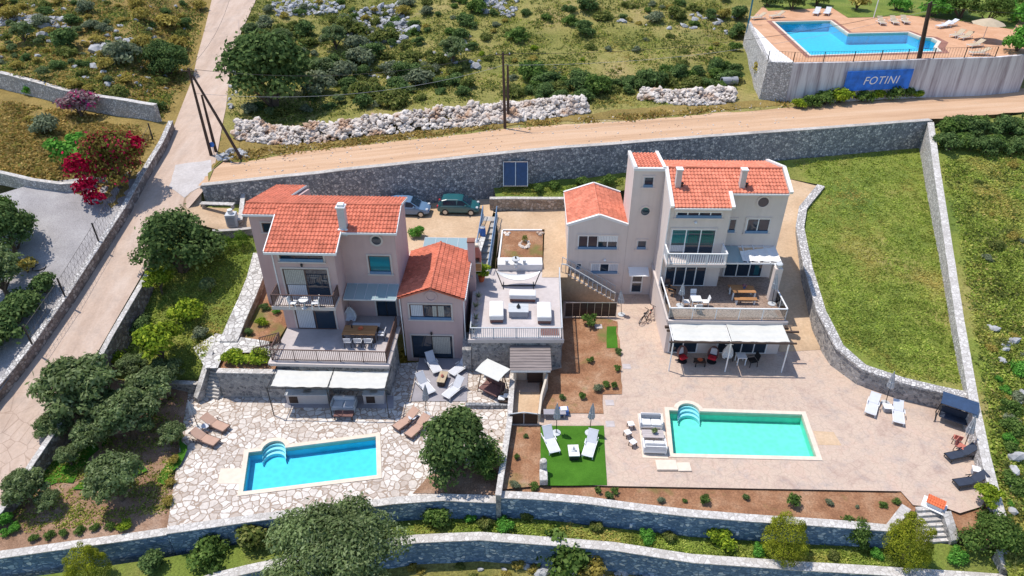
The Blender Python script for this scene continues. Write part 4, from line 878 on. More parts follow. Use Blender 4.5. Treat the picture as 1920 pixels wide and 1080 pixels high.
# hut over the passage, gate
HU = thing('hut', 'small grey hut with weathered flat board roof in the passage below the sofa terrace', 'hut', (1.25, 36.9, ZA)); m = MB()
m.box(-1.15, -.95, 0, 2.25, -.1, 2.1); m.box(.95, 1.15, 0, 2.25, -.1, 2.1); m.box(-.95, -.15, .9, 1.1, -.1, 2.1); m.box(-.95, .95, 2.0, 2.2, -.1, 2.1); m.build('wall', MT['cream'], HU)
m = MB()
for k in range(9): y0 = -.25 + 2.45 * k / 9; m.box(-1.4, 1.5, y0, y0 + .262, 2.14 + .03 * k, 2.20 + .03 * k + (.012 if k % 2 else 0))
m.build('roof', MT['wood_grey'], HU); MB().box(-.12, .94, .6, .68, 0, 2.0).build('door', MT['wood_dark'], HU); MB().box(-1.35, 1.42, -.3, -.255, 2.02, 2.16).build('fascia', MT['gpaint'], HU)
zone('passage_floor', px([(968, 735), (1013, 735), (1008, 775), (960, 775)], ZA + .32), 'stamped_tan', 1)
GT = thing('gate', 'low dark two leaf gate with pale top rail at the end of the passage', 'gate', P(982, 796, ZB)); m = MB()
for s in (-1, 1): m.box(min(0, s * .95) + .02, max(0, s * .95) - .02, -.025, .025, .08, 1.0)
m.build('panel', MT['wood_dark'], GT); m = MB(); m.bar((-1, 0, .95), (0, 0, 1.12), .06); m.bar((0, 0, 1.12), (1, 0, .95), .06); m.bar((0, -.04, 0), (0, -.04, 1.15), .05); m.bar((-1, 0, .06), (1, 0, .06), .05); m.bar((-1, 0, 0), (-1, 0, 1), .06); m.bar((1, 0, 0), (1, 0, 1), .06); m.build('frame', MT['gpaint'], GT)
dv = wall('dividing_wall', 'thin dark wall along the right side of the passage by the red garden', [P(1026, 700, 1.4), P(1015, 740, .9), P(1011, 776, .7)], .15, -.3, 'cream', None)
DF = thing('screen_fence', 'dark slatted screen fence below the side stairs', 'fence', P(1107, 594, .03), R(0)); m = MB()
for k in range(7): m.box(-2.05 + k * .59, -1.5 + k * .59, -.02, .02, .06, 1.35)
m.build('panel', MT['wood_dark'], DF); m = MB()
for k in range(8): m.bar((-2.08 + k * .59, -.04, 0), (-2.08 + k * .59, -.04, 1.5), .04)
m.bar((-2.1, 0, 1.4), (2.1, 0, 1.4), .05); m.build('frame', MT['alu'], DF)
# ---------------------------------------------------------------- hotel pool terrace at the top right
ZH = 12.7
HTp = [(1402, 42), (1440, 118), (1487, 121), (1600, 119), (1750, 113), (1866, 110), (1935, 104), (1960, 30), (1800, 10), (1640, 4), (1560, 4), (1430, 12)]
hp = px(HTp, ZH)
poolL = [(1520, 104), (1760, 96), (1751, 88), (1758, 78), (1747, 72), (1725, 70), (1703, 61), (1590, 63.5), (1557, 39.5), (1452, 41.5)]
zone('hotel_terrace', hp, 'terracotta', 2, holes=[[tuple(P(a, b, ZH)) for a, b in poolL]])
HPo = thing('swimming_pool', 'bright blue L shaped hotel pool in terracotta paving at the top right', 'pool', P(1600, 85, ZH)); o3 = P(1600, 85, ZH)
pl = [P(a, b, ZH) - o3 for a, b in poolL]; N = len(pl); ctr = sum(pl, Vector()) / N
def offp(pl, d):
    out = []
    for i in range(len(pl)):
        a, b, c_ = pl[i - 1], pl[i], pl[(i + 1) % len(pl)]; n1 = Vector(((b - a).y, -(b - a).x, 0)).normalized(); n2 = Vector(((c_ - b).y, -(c_ - b).x, 0)).normalized(); mm = (n1 + n2); out.append(b + mm / max(.6, mm.length_squared) * 2 * d * .5 * mm.length)
    return out
for nm, d0, d1, z, mt in (('coping', -.02, .35, .05, 'coping_pool'), ('brick_band', .36, 1.1, .012, 'brick_band')):
    a, b = offp(pl, d0), offp(pl, d1); MB().rings([[(p.x, p.y, -.3) for p in b], [(p.x, p.y, z) for p in b], [(p.x, p.y, z) for p in a], [(p.x, p.y, -.3) for p in a]] if nm == 'coping' else [[(p.x, p.y, z) for p in b], [(p.x, p.y, z) for p in a]], caps=False).build(nm, MT[mt], HPo)
MB().add([(p.x, p.y, -.2) for p in pl] + [(p.x, p.y, -1.2) for p in pl], [(k, (k + 1) % N, N + (k + 1) % N, N + k) for k in range(N)] + [tuple(range(N, 2 * N))]).build('basin', MT['pool_cyan'], HPo)
MB().add([(p.x, p.y, -.1) for p in pl], [tuple(range(N))]).build('water', MT['water'], HPo, fix=False)
zone('hotel_lawn', px([(1590, 33), (1640, 32), (1700, 28), (1810, 40), (1900, 55), (1930, 5), (1700, -20), (1500, -20), (1430, 8), (1440, 20), (1560, 14)], ZH + .03), 'grass', 1.2)
zone('white_border', px([(1404, 46), (1416, 52), (1456, 92), (1490, 117), (1440, 116), (1425, 90)], ZH + .02), 'white', 2)
def hall(): 
    t = NT('rain streaked concrete wall'); c = t.ramp(t.noise(1, 5, .7, t.scaled((1.6, 1.6, .06))), [(.30,(.24,.195,.20)),(.43,(.44,.39,.40)),(.55,(.62,.585,.59)),(.75,(.72,.69,.69))])
    return t.done(c, .9, t.bump(t.noise(5, 5), .2, .04), spec=.2)
MT['streak'] = hall()
cw = sum(hp, Vector()) / len(hp); HW = thing('hotel_wall', 'high streaked concrete wall holding up the blue hotel pool terrace', 'wall', (cw.x, cw.y, 7.5)); o3 = Vector((cw.x, cw.y, 7.5))
def facew(pp, th, zb, mat, name):
    q = [p - o3 for p in pp]; r = []
    for i, p in enumerate(q):
        d = (q[min(i + 1, len(q) - 1)] - q[max(i - 1, 0)]); n = Vector((-d.y, d.x, 0)).normalized(); f = n * (-.45)
        r.append([p + n * th + Vector((0, 0, .12)), p + Vector((0, 0, .12)), p + f * .0 + n * -.35 + Vector((0, 0, zb - p.z - 0)), p + n * th + Vector((0, 0, zb - p.z))])
    return MB().rings(r).build(name, MT[mat], HW)
facew([hp[2], hp[3], hp[4], hp[5], hp[6]], .35, -1.5, 'streak', 'wall'); facew([hp[0], hp[1], hp[2]], .35, -2.5, 'stone_light', 'stone_corner')
BN = MB(); e = (hp[4] - hp[3]).normalized(); nrm = Vector((e.y, -e.x, 0)); 
A0, A1 = PY(1587, 126, hp[3].y), PY(1713, 122, hp[4].y - .3)
A0 = hp[3] + (hp[4] - hp[3]) * ((1590 - 1600) / 150); A1 = hp[3] + (hp[4] - hp[3]) * ((1714 - 1600) / 150)
SG = thing('banner', 'blue banner with white lettering on the streaked wall under the hotel pool', 'banner', A0 + Vector((0, 0, -2.75)) + nrm * .37, math.atan2(e.y, e.x)); LB = (A1 - A0).length
MB().box(0, LB, -.02, .02, 0, 2.05).build('sheet', plain('blue banner cloth', (.02,.16,.62), .6, var=.35, scale=1.2), SG)
tc = bpy.data.curves.new('lettering', 'FONT'); tc.body = 'FOTINI'; tc.size = 1.15; tc.shear = .2; tc.extrude = .01; tc.space_character = 1.1
to = bpy.data.objects.new('lettering_curve', tc); COL.objects.link(to); dg = bpy.context.evaluated_depsgraph_get(); me = bpy.data.meshes.new_from_object(to.evaluated_get(dg)); bpy.data.objects.remove(to)
lo = bpy.data.objects.new('lettering', me); COL.objects.link(lo); me.materials.clear(); me.materials.append(MT['wpaint']); lo.location = (LB * .27, -.035, .62); lo.rotation_euler = (R(90), 0, 0); setparent(lo, SG)
fnc = thing('fence', 'thin dark wire fence along the edge of the hotel pool terrace', 'fence', hp[2]); pts = [Vector(p) - hp[2] for p in (hp[1], hp[2], hp[3], hp[4], hp[5])]
railing(fnc, [p + Vector((0, .15, .1)) for p in pts], h=1.1, mat='black', step=.3, bw=.018, posts=3.4, pw=.07, tw=.03, name='mesh_panel')
# ---------------------------------------------------------------- plants
from mathutils.bvhtree import BVHTree
bpy.context.view_layer.update()
_v, _f = [], []
for o in list(COL.objects):
    if o.type == 'MESH' and o.get('kind') == 'structure':
        n = len(_v); _v += [o.matrix_world @ v.co for v in o.data.vertices]; _f += [tuple(i + n for i in p.vertices) for p in o.data.polygons]
BVH = BVHTree.FromPolygons(_v, _f)
def PG(x, y):
    h = BVH.ray_cast(Vector((0, 0, CAMZ)), ray(x, y).normalized(), 900)
    return h[0] if h[0] else P(x, y, 0)
def GZ(x, y, top=60):
    h = BVH.ray_cast(Vector((x, y, top)), Vector((0, 0, -1)), 200); return h[0].z if h[0] else 0
MT['lf_dark'] = foliage('dark green leaves', (.055,.098,.034), (.125,.200,.066), (.240,.330,.115))
MT['lf_mid'] = foliage('green leaves', (.060,.115,.028), (.130,.215,.050), (.240,.335,.090))
MT['lf_olive'] = foliage('grey green olive leaves', (.100,.150,.055), (.210,.280,.110), (.360,.430,.215))
MT['lf_lemon'] = foliage('yellow green leaves', (0.109,0.185,0.022), (0.272,0.379,0.035), (0.500,0.575,0.064))
MT['lf_thuja'] = foliage('golden thuja leaves', (.11,.14,.012), (.25,.285,.026), (.42,.43,.05), trans=.3)
MT['lf_thuja_green'] = foliage('dark thuja leaves', (0.043,0.109,0.017), (0.109,0.217,0.031), (0.217,0.325,0.048))
MT['lf_grey'] = foliage('dusty grey green leaves', (.120,.150,.085), (.230,.270,.160), (.360,.390,.250))
MT['lf_bright'] = foliage('bright green leaves', (0.055,0.174,0.027), (0.130,0.347,0.055), (0.260,0.543,0.098))
MT['lf_red'] = foliage('crimson bracts', (.18,.005,.02), (.42,.010,.05), (.60,.03,.10))
MT['lf_boug'] = foliage('bronze bougainvillea leaves',  (0.098,0.064,0.022), (0.195,0.162,0.039), (0.325,0.304,0.076), (0.600,0.027,0.109))
MT['lf_purple'] = foliage('faded purple twigs', (0.217,0.130,0.153), (0.370,0.239,0.260), (0.521,0.391,0.370), (0.600,0.043,0.217))
MT['lf_scrub'] = foliage('maquis scrub leaves', (.085,.120,.030), (.190,.225,.060), (.340,.340,.110))
MT['lf_grass'] = foliage('meadow blades', (.15,.21,.035), (.30,.36,.06), (.48,.48,.12), (.58,.46,.18), patch=(.12,(.50,.38,.13),.54))
MT['lf_dry'] = foliage('dry yellow grass', (.26,.18,.05), (.45,.32,.10), (.58,.43,.17), (.20,.21,.05))
MT['lf_meadow'] = foliage('meadow blades in the walls', (.19,.27,.04), (.33,.41,.075), (.48,.51,.13), trans=.35, patch=(.20,(.60,.46,.15),.52))
MT['lf_ochre'] = foliage('ochre herbs', (0.217,0.195,0.043), (0.434,0.347,0.087), (0.600,0.500,0.153))
def cards(pos, nrm, size, asp, rg, jit=.35):
    n = len(pos); t = rg.normal(size=(n, 3)); t -= nrm * (t * nrm).sum(1, keepdims=True); t /= np.linalg.norm(t, axis=1, keepdims=True) + 1e-9
    b = np.cross(nrm, t); s = size * (1 + jit * rg.uniform(-1, 1, (n, 1)))
    v = np.stack([pos - t * s * asp * .5, pos + b * s * .5 - t * s * .1, pos + t * s * asp * .5, pos - b * s * .5 - t * s * .1], 1).reshape(-1, 3)
    return v, np.arange(4 * n).reshape(n, 4)
def meshnp(name, v, f, mats, mi=None):
    me = bpy.data.meshes.new(name); me.vertices.add(len(v)); me.vertices.foreach_set('co', np.asarray(v, np.float32).ravel())
    me.loops.add(f.size); me.loops.foreach_set('vertex_index', f.ravel().astype(np.int32)); me.polygons.add(len(f))
    me.polygons.foreach_set('loop_start', np.arange(0, f.size, f.shape[1], dtype=np.int32)); me.polygons.foreach_set('loop_total', np.full(len(f), f.shape[1], np.int32))
    for m in (mats if isinstance(mats, list) else [mats]): me.materials.append(m)
    if mi is not None: me.polygons.foreach_set('material_index', mi.astype(np.int32))
    me.update(); me.validate(); return me
def crown_data(blobs, n, size, seed, asp=1.7, inner=.5, spread=.8, up=.25):
    rg = np.random.default_rng(seed); B = np.array(blobs, float); r = B[:, 3:6].mean(1); w = r ** 2 / (r ** 2).sum()
    k = rg.choice(len(B), n, p=w); d = rg.normal(size=(n, 3)); d /= np.linalg.norm(d, axis=1, keepdims=True)
    d[:, 2] = np.where(d[:, 2] < -.35, -d[:, 2] * .6, d[:, 2])
    q = 1 - inner * rg.random((n, 1)) ** 2.2 + rg.normal(size=(n, 1)) * (.05 if spread > .5 else .02)
    if spread > .5: q = q + (rg.random((n, 1)) < .10) * rg.random((n, 1)) * .38
    pos = B[k, :3] + d * B[k, 3:6] * q
    nr = d + rg.normal(size=(n, 3)) * spread * .6 + np.array([0, 0, up]); nr /= np.linalg.norm(nr, axis=1, keepdims=True)
    return cards(pos, nr, size, asp, rg)
def cluster(R_, H, n, seed, flat=.75, sub=.42, top=0.0):
    """crown of one core and n lobes over it, about R_ wide each way and H high, base at 0"""
    rr = random.Random(seed); out = [(0, 0, H * .5, R_ * .62, R_ * .62, H * .40)]
    for i in range(n):
        a = rr.uniform(0, 2 * math.pi); e = rr.uniform(-.25, 1.0); c = math.cos(e * 1.4); s = R_ * sub * rr.uniform(.65, 1.25)
        k = rr.uniform(.58, .80)
        out.append((R_ * k * c * math.cos(a), R_ * k * c * math.sin(a), H * .5 + H * .40 * math.sin(e * 1.4), s, s, s * flat))
    return out
TEMPL = {}
KIND = {  # leaves, size, asp, lobes, flat, sub, height/radius, trunk fraction, inner, material
    'round': (7500, .062, 1.6, 22, .85, .36, 1.75, -.13, .5, 'lf_dark'),
    'green': (6000, .068, 1.6, 18, .8, .38, 1.7, -.08, .5, 'lf_mid'),
    'olive': (6500, .062, 2.1, 26, .75, .25, 1.5, .14, .75, 'lf_olive'),
    'olive_big': (30000, .026, 2.2, 34, .75, .27, 1.35, .10, .6, 'lf_olive'),
    'lemon': (2200, .10, 1.6, 14, .7, .34, 1.35, .40, .7, 'lf_lemon'),
    'thuja': (14000, .030, 1.6, 0, 1, .4, 2.2, -.04, .16, 'lf_thuja'),
    'thuja_green': (3500, .050, 1.8, 0, 1, .4, 2.2, .02, .22, 'lf_thuja_green'),
    'bush': (1500, .13, 1.5, 9, .8, .45, 1.25, -.14, .6, 'lf_mid'),
    'dark': (1700, .12, 1.5, 9, .8, .45, 1.3, -.14, .6, 'lf_dark'),
    'grey': (1500, .12, 1.9, 9, .8, .45, 1.2, -.14, .6, 'lf_grey'),
    'scrub': (1300, .13, 1.7, 9, .75, .45, 1.1, -.14, .7, 'lf_scrub'),
    'bright': (1700, .12, 1.5, 9, .8, .45, 1.3, -.14, .6, 'lf_bright'),
    'yellow': (1300, .13, 1.6, 9, .8, .45, 1.2, -.14, .6, 'lf_lemon'),
    'purple': (1300, .10, 2.4, 10, .7, .42, 1.2, .10, .9, 'lf_purple'),
    'ochre': (900, .13, 1.9, 8, .7, .45, 1.0, .05, .8, 'lf_ochre'),
    'sprig': (260, .22, 2.6, 5, .8, .45, 1.4, .05, .9, 'lf_mid'),
}
def template(kind, var):
    if (kind, var) in TEMPL: return TEMPL[(kind, var)]
    n, sz, asp, lobes, flat, sub, hr, tr, inner, mt = KIND[kind]; seed = hash_(kind) + var * 31
    if lobes: B = cluster(1.0, hr, lobes, seed, flat, sub)
    else:     # thuja: tapering egg with small lobes
        B = [(0, 0, hr * .36, .93, .93, hr * .36), (0, 0, hr * .60, .68, .68, hr * .37)]; r2 = random.Random(seed)
        for _ in range(26):
            a, h = r2.uniform(0, 6.28), r2.uniform(.15, .92); w = .78 * math.sqrt(max(.05, 1 - ((h - .40) / .60) ** 2)) if h > .4 else .78
            B.append((w * math.cos(a), w * math.sin(a), hr * h, .14, .14, .18))
    v, f = crown_data(B, n, sz, seed, asp, inner, spread=.8 if lobes else .45)
    z0 = hr * tr
    v = v + np.array([0, 0, z0])
    cm = meshnp('crown', v, f, MT[mt])
    m = MB(); rr = random.Random(seed); tk = .075 if lobes else .06
    top = z0 + hr * .45
    m.tube([(0, 0, -.15), (rr.uniform(-.03, .03), rr.uniform(-.03, .03), max(z0, .2) * .6), (rr.uniform(-.06, .06), rr.uniform(-.06, .06), top)], [tk * 1.25, tk, tk * .45], 7)
    for i in range(5 if lobes else 0):
        b = B[1 + i % (len(B) - 1)]; m.tube([(0, 0, z0 * .7 + .05), (b[0] * .45, b[1] * .45, z0 + b[2] * .55), (b[0] * .95, b[1] * .95, z0 + b[2])], [tk * .6, tk * .4, tk * .14], 5)
    o = m.build('trunk', MT['bark']); tm = o.data; bpy.data.objects.remove(o)
    TEMPL[(kind, var)] = (cm, tm); return TEMPL[(kind, var)]
def hash_(s): return sum(ord(c) * (i + 3) for i, c in enumerate(s)) % 997
def plant(name, label, cat, kind, loc, r, rz=None, var=0, group=None, sz=1.0, parts=True):
    cm, tm = template(kind, var); r = r * 1.06
    t = thing(name, label, cat, loc, random.uniform(0, 6.28) if rz is None else rz, group); t.scale = (r, r * random.uniform(.94, 1.06), r * sz)
    c = bpy.data.objects.new('crown', cm); COL.objects.link(c); setparent(c, t)
    if parts: k = bpy.data.objects.new('trunk', tm); COL.objects.link(k); setparent(k, t)
    return t
def planted(cx, cy, rpx, kind, name, label, cat, var=0, group=None, sz=1.0, base=None, parts=True, zb=None):
    """stand a plant so that its crown is centred at (cx, cy) with radius rpx in the photograph"""
    hr, tr = KIND[kind][6], KIND[kind][7]; yy = cy + rpx * .9
    for _ in range(5):
        g = P(cx, yy, zb) if zb is not None else PG(cx, yy); D = g.y * CT + (CAMZ - g.z) * ST; r = rpx * D / FPX
        h = r * sz * hr * (tr + .5); c = Vector((g.x, g.y, g.z + h)); Dc = c.y * CT + (CAMZ - c.z) * ST
        sy = 540 + FPX * (((CAMZ - c.z) * CT - c.y * ST) / Dc); yy += cy - sy
    return plant(name, label, cat, kind, g, r, var=var, group=group, sz=sz, parts=parts)
T = planted
# --- upper hill and left side
T(515, 150, 82, 'round', 'tree', 'largest dark green tree beside the concrete road above the white rubble', 'tree', 0, sz=.95)
T(314, 116, 37, 'round', 'tree', 'round dark tree left of the concrete road beside the leaning poles', 'tree', 1)
T(125, 80, 27, 'dark', 'bush', 'dark upright bush on the rocky slope in the upper left', 'bush', 0)
T(230, 105, 30, 'grey', 'bush', 'grey green bush left of the round dark tree on the upper left slope', 'bush', 0)
T(60, 172, 13, 'bright', 'small_tree', 'small bright tree in front of the pale field wall', 'tree', 0)
T(155, 197, 32, 'purple', 'bush', 'faded purple bush at the pale field wall', 'bush', 0)
T(86, 240, 27, 'grey', 'bush', 'grey green bush standing alone in the yellow field', 'bush', 1)
T(142, 290, 46, 'bright', 'bush', 'bright green bush touching the red bougainvillea', 'bush', 1)
T(298, 200, 18, 'dark', 'bush', 'dark bush at the corner of the roadside wall and field wall', 'bush', 2)
BG = T(225, 315, 60, 'round', 'bougainvillea', 'big bougainvillea with crimson flowers beside the concrete road', 'bougainvillea', 2)
for c in children(BG):
    if c.name.startswith('crown'):
        c.data = c.data.copy(); c.data.materials[0] = MT['lf_boug']
v, f = crown_data([(-.72, -.45, .75, .42, .35, .5), (-.5, -.8, .35, .35, .3, .4), (-.25, -1.0, .1, .3, .25, .3), (.0, .35, 1.35, .7, .4, .22), (.6, .3, 1.25, .35, .3, .2)], 1300, .075, 5, 1.4)
fl = bpy.data.objects.new('flowers', meshnp('flowers', v, f, MT['lf_red'])); COL.objects.link(fl); setparent(fl, BG); BG.rotation_euler.z = 0
for i, (a, b, r, k, l) in enumerate([(28, 440, 56, 'round', 'leafy green tree at the left edge beside the gravel yard'), (6, 405, 36, 'green', 'smaller leafy tree behind the one at the left edge'), (14, 512, 52, 'olive', 'grey green tree at the left edge above the roadside hedge'), (52, 500, 22, 'ochre', 'rusty brown shrub at the edge of the gravel yard'), (88, 538, 27, 'dark', 'hedge bush with reddish top above the shaded concrete road'), (62, 566, 33, 'dark', 'hedge bush second from the gravel along the shaded road'), (34, 592, 36, 'dark', 'hedge bush third from the gravel along the shaded road'), (6, 622, 38, 'dark', 'hedge bush at the left edge along the shaded road'), (-20, 655, 40, 'dark', 'hedge bush cut off by the left picture edge')]):
    T(a, b, r, k, 'tree' if r > 34 else 'bush', l, 'tree' if r > 34 else 'bush', i % 2)
# --- gardens of the left house
T(342, 470, 72, 'round', 'tree', 'big dark round tree in the left garden between the road and the pink house', 'tree', 0, sz=.95)
T(398, 470, 22, 'round', 'tree', 'small dark tree touching the big round garden tree', 'tree', 1)
T(430, 456, 13, 'thuja_green', 'thuja', 'smaller of two green thujas by the low wall behind the left house', 'thuja', 0)
T(456, 448, 15, 'thuja_green', 'thuja', 'taller of two green thujas by the low wall beside the left house', 'thuja', 1)
T(305, 525, 26, 'lemon', 'lemon_tree', 'thin yellow green lemon tree in front of the big round tree', 'tree', 0)
T(395, 535, 17, 'olive', 'young_tree', 'thin young grey tree on the grass slope below the big round tree', 'tree', 1)
T(266, 610, 20, 'dark', 'bush', 'dark round bush at the low road wall in the left garden', 'bush', 1)
T(312, 645, 45, 'lemon', 'lemon_tree', 'broad yellow green lemon tree in the left garden', 'tree', 1)
T(352, 590, 30, 'yellow', 'bush', 'loose yellow green bush behind the broad lemon tree', 'bush', 1)
T(222, 672, 26, 'yellow', 'bush', 'low yellow green bush beside the concrete road above the olives', 'bush', 0)
T(378, 625, 16, 'grey', 'bush', 'small grey bush where the broad paved path meets the landing', 'bush', 2)
T(490, 512, 15, 'bright', 'bush', 'bright green bush against the left wall of the pink house', 'bush', 1)
for i, (a, b, r, k) in enumerate([(476, 560, 8, 'bright'), (497, 578, 9, 'dark'), (491, 606, 11, 'yellow'), (470, 622, 9, 'dark'), (517, 582, 9, 'bright')]):
    T(a, b, r, k, 'small_plant', ['small bright plant highest in the red side bed', 'small dark plant in the middle of the red side bed', 'yellow bushy plant beside the brown stair rail', 'small dark plant lowest in the red side bed', 'small green plant against the pink wall beside the red side bed'][i], 'plant', i % 2, parts=False)
for i, (a, b, r, l) in enumerate([(178, 736, 76, 'large olive tree nearest the concrete road in the olive garden'), (252, 782, 58, 'olive tree in the middle of the olive garden'), (296, 735, 50, 'olive tree nearest the garden stairs'), (230, 902, 54, 'olive tree in front of the green lawn strips'), (205, 885, 30, 'small olive tree at the lower lawn strip'), (62, 918, 42, 'olive tree by the road wall near the bottom left'), (118, 800, 36, 'small olive tree at the bend of the road wall'), (190, 815, 40, 'olive tree between the large one and the lawn strips'), (330, 815, 28, 'small olive tree beside the brown loungers'), (318, 700, 34, 'young olive tree behind the low garden wall'), (258, 690, 30, 'pale young olive tree at the top of the olive garden'), (98, 940, 24, 'small olive tree next to the one by the road wall'), (135, 855, 24, 'thin olive tree on the lawn by the road wall')]):
    T(a, b, r, 'olive', 'olive_tree', l, 'olive tree', i % 3)
for i in range(6):
    T(66 + i * 28.3, 1008 - i * 4.2, 9, 'bush', 'small_plant', 'little round shrub in a row above the bottom left wall', 'plant', i % 2, group='row of little shrubs above the bottom left wall', parts=False)
T(236, 985, 13, 'yellow', 'bush', 'yellowish bush at the corner of olive garden and white paving', 'bush', 1)
for i, (a, b, r) in enumerate([(322, 905, 10), (318, 940, 12), (328, 862, 10), (335, 820, 12)]): T(a, b, r, 'ochre', 'shrub', 'ochre shrub along the left edge of the white paving', 'bush', 0, group='ochre shrubs along the white paving', parts=False)
for i, (a, b, r) in enumerate([(15, 975, 18), (32, 990, 12), (10, 1000, 9)]): T(a, b, r, 'bright', 'shrub', ['largest pale green shrub in the bottom left bed', 'middle pale green shrub in the bottom left bed', 'smallest pale green shrub in the bottom left bed'][i], 'bush', i % 2)
T(440, 674, 23, 'yellow', 'hedge', 'left half of the clipped hedge in the planter', 'hedge', 0, sz=.8, zb=1.9); T(484, 674, 23, 'yellow', 'hedge', 'right half of the clipped hedge in the planter', 'hedge', 1, sz=.8, zb=1.9)
T(868, 846, 74, 'round', 'tree', 'big dark round tree between the blue pool and the dividing wall', 'tree', 2, sz=.95); T(905, 870, 36, 'green', 'tree', 'lower green side tree against the dividing wall', 'tree', 1)
T(762, 672, 20, 'ochre', 'bush', 'dark red climbing bush between the terrace and the annex door', 'bush', 0)
# --- bottom edge
T(175, 1066, 40, 'thuja', 'thuja', 'golden thuja in front of the bottom left wall', 'thuja', 0, sz=1.1)
T(290, 1060, 26, 'dark', 'bush', 'dark round bush on the lower terrace beside the bottom left thuja', 'bush', 0)
T(395, 1040, 32, 'bush', 'bush', 'loose green bush on the lower terrace left of the huge olive', 'bush', 1); T(478, 1010, 40, 'scrub', 'bush', 'tall loose shrub left of the huge olive below the blue pool', 'bush', 0)
OB = T(645, 1056, 126, 'olive_big', 'olive_tree', 'huge grey green olive tree at the bottom edge below the blue pool', 'olive tree', 0, zb=-3.0)
T(812, 968, 30, 'bush', 'bush', 'green bush at the foot of the front wall right of the huge olive', 'bush', 0); T(1055, 1040, 46, 'bush', 'small_tree', 'loose leafy tree growing over the lowest wall', 'tree', 1, sz=1.2); T(1110, 1060, 34, 'ochre', 'bush', 'dry brown bush beside the loose leafy tree', 'bush', 1)
T(1347, 1012, 25, 'yellow', 'bush', 'yellow green bush left of the middle golden thuja', 'bush', 0)
T(1465, 1010, 43, 'thuja', 'thuja', 'golden thuja in the middle of the lower terrace', 'thuja', 1); T(1690, 1016, 42, 'thuja', 'thuja', 'largest golden thuja beside the front steps', 'thuja', 0, sz=1.2)
T(1545, 1002, 26, 'bush', 'bush', 'left green bush between the two large golden thujas', 'bush', 1); T(1594, 1000, 32, 'green', 'bush', 'right green bush between the two large golden thujas', 'bush', 1)
T(1842, 1008, 48, 'green', 'tree', 'leafy green tree at the bottom right corner', 'tree', 0); T(1842, 932, 25, 'lemon', 'small_tree', 'small fruit tree in the corner bed beside the orange cabinet', 'tree', 0)
T(1270, 966, 9, 'yellow', 'small_plant', 'golden ball plant at the edge of the front wall', 'plant', 1, parts=False)
for i, (a, b, r) in enumerate([(910, 985, 16), (950, 985, 18), (985, 968, 15), (885, 970, 13), (1120, 990, 14), (1210, 1005, 16), (1255, 1010, 14), (1420, 1030, 14), (1560, 1040, 12), (1640, 1040, 13), (540, 990, 18), (1790, 1040, 18)]): T(a, b, r, 'bright' if i % 2 else 'scrub', 'weed_clump', 'tall weed clump on the lower terrace', 'weeds', i % 2, group='weed clumps on the lower terrace', parts=False)
# --- beds round the pools
for i, (a, b, r) in enumerate([(987, 818, 6), (970, 856, 7), (966, 910, 11), (1001, 912, 9), (1120, 920, 8), (1143, 929, 10), (1153, 920, 7), (1240, 938, 8), (1283, 940, 5), (1323, 937, 9), (1397, 933, 9), (1483, 940, 13), (1555, 943, 8), (1655, 947, 8), (1108, 676, 7), (1158, 660, 9), (1158, 690, 8), (1122, 728, 9), (1138, 722, 10), (1092, 744, 8), (1053, 745, 8), (1150, 722, 8), (1607, 950, 5), (1680, 940, 8), (1035, 930, 5)]):
    T(a, b, r * random.uniform(.8, 1.15), ['dark', 'sprig', 'grey', 'bush', 'sprig'][i % 5], 'small_plant', 'small green plant set in the red soil', 'plant', i % 2, group='small plants in the red soil beds', parts=False)
YT = T(1106, 600, 14, 'sprig', 'sapling', 'thin staked sapling in the red garden behind the hut', 'tree', 0)
T(785, 437, 15, 'bright', 'bush', 'round light bush behind the left house beside the parking', 'bush', 0); T(878, 334, 22, 'bush', 'bush', 'spreading bush at the foot of the road retaining wall', 'bush', 0, sz=.7); T(905, 332, 18, 'grey', 'bush', 'pale bush next to the spreading one at the retaining wall', 'bush', 0, sz=.7)
T(668, 352, 14, 'bush', 'bush', 'dark bush at the road retaining wall behind the pink roof', 'bush', 1)
T(984, 447, 6, 'thuja_green', 'small_plant', 'little green bush in the planted bed above the white platform', 'plant', 0, parts=False)
for i, (a, b, r) in enumerate([(1012, 355, 12), (1040, 348, 11), (1095, 343, 14), (1140, 338, 13), (1000, 330, 9)]): T(a, b, r, 'bush', 'shrub', 'low shrub on the bank left of the right house', 'bush', i % 2, group='low shrubs on the bank by the solar panels', parts=False)
# --- hotel side
T(1890, 112, 40, 'dark', 'bush', 'dark bush hanging over the right end of the streaked wall', 'bush', 1); T(1905, 80, 32, 'bright', 'bush', 'bright bush behind the hanging one at the hotel wall', 'bush', 0)
for i, (a, b, r) in enumerate([(1495, 197, 13), (1520, 192, 17), (1548, 187, 20), (1575, 182, 23), (1588, 168, 20), (1615, 182, 17), (1640, 179, 16), (1668, 174, 20), (1695, 176, 17), (1716, 178, 12)]): T(a, b, r, 'yellow' if i % 3 == 0 else 'bush', 'bush', 'bush in the row at the foot of the streaked wall', 'bush', i % 2, group='bushes at the foot of the streaked wall')
T(1425, 135, 22, 'ochre', 'ivy', 'dark ivy clump on the stone corner of the hotel wall', 'ivy', 0, zb=9.2, sz=1.3)
for i, (a, b, r, k) in enumerate([(1383, 28, 18, 'dark'), (1378, 60, 18, 'dark'), (1376, 90, 13, 'bush'), (1485, 2, 22, 'round'), (1605, 6, 22, 'ochre'), (1680, 8, 22, 'bright'), (1745, 15, 30, 'bright'), (1800, 8, 34, 'green'), (1850, 20, 30, 'green'), (1900, 25, 28, 'bright'), (1775, -5, 36, 'green'), (1530, -5, 22, 'round'), (1930, 0, 40, 'green'), (1440, 2, 20, 'dark')]): T(a, b, r, k, 'tree', 'leafy garden tree behind the hotel pool', 'tree', i % 2, group='trees and bushes behind the hotel pool')
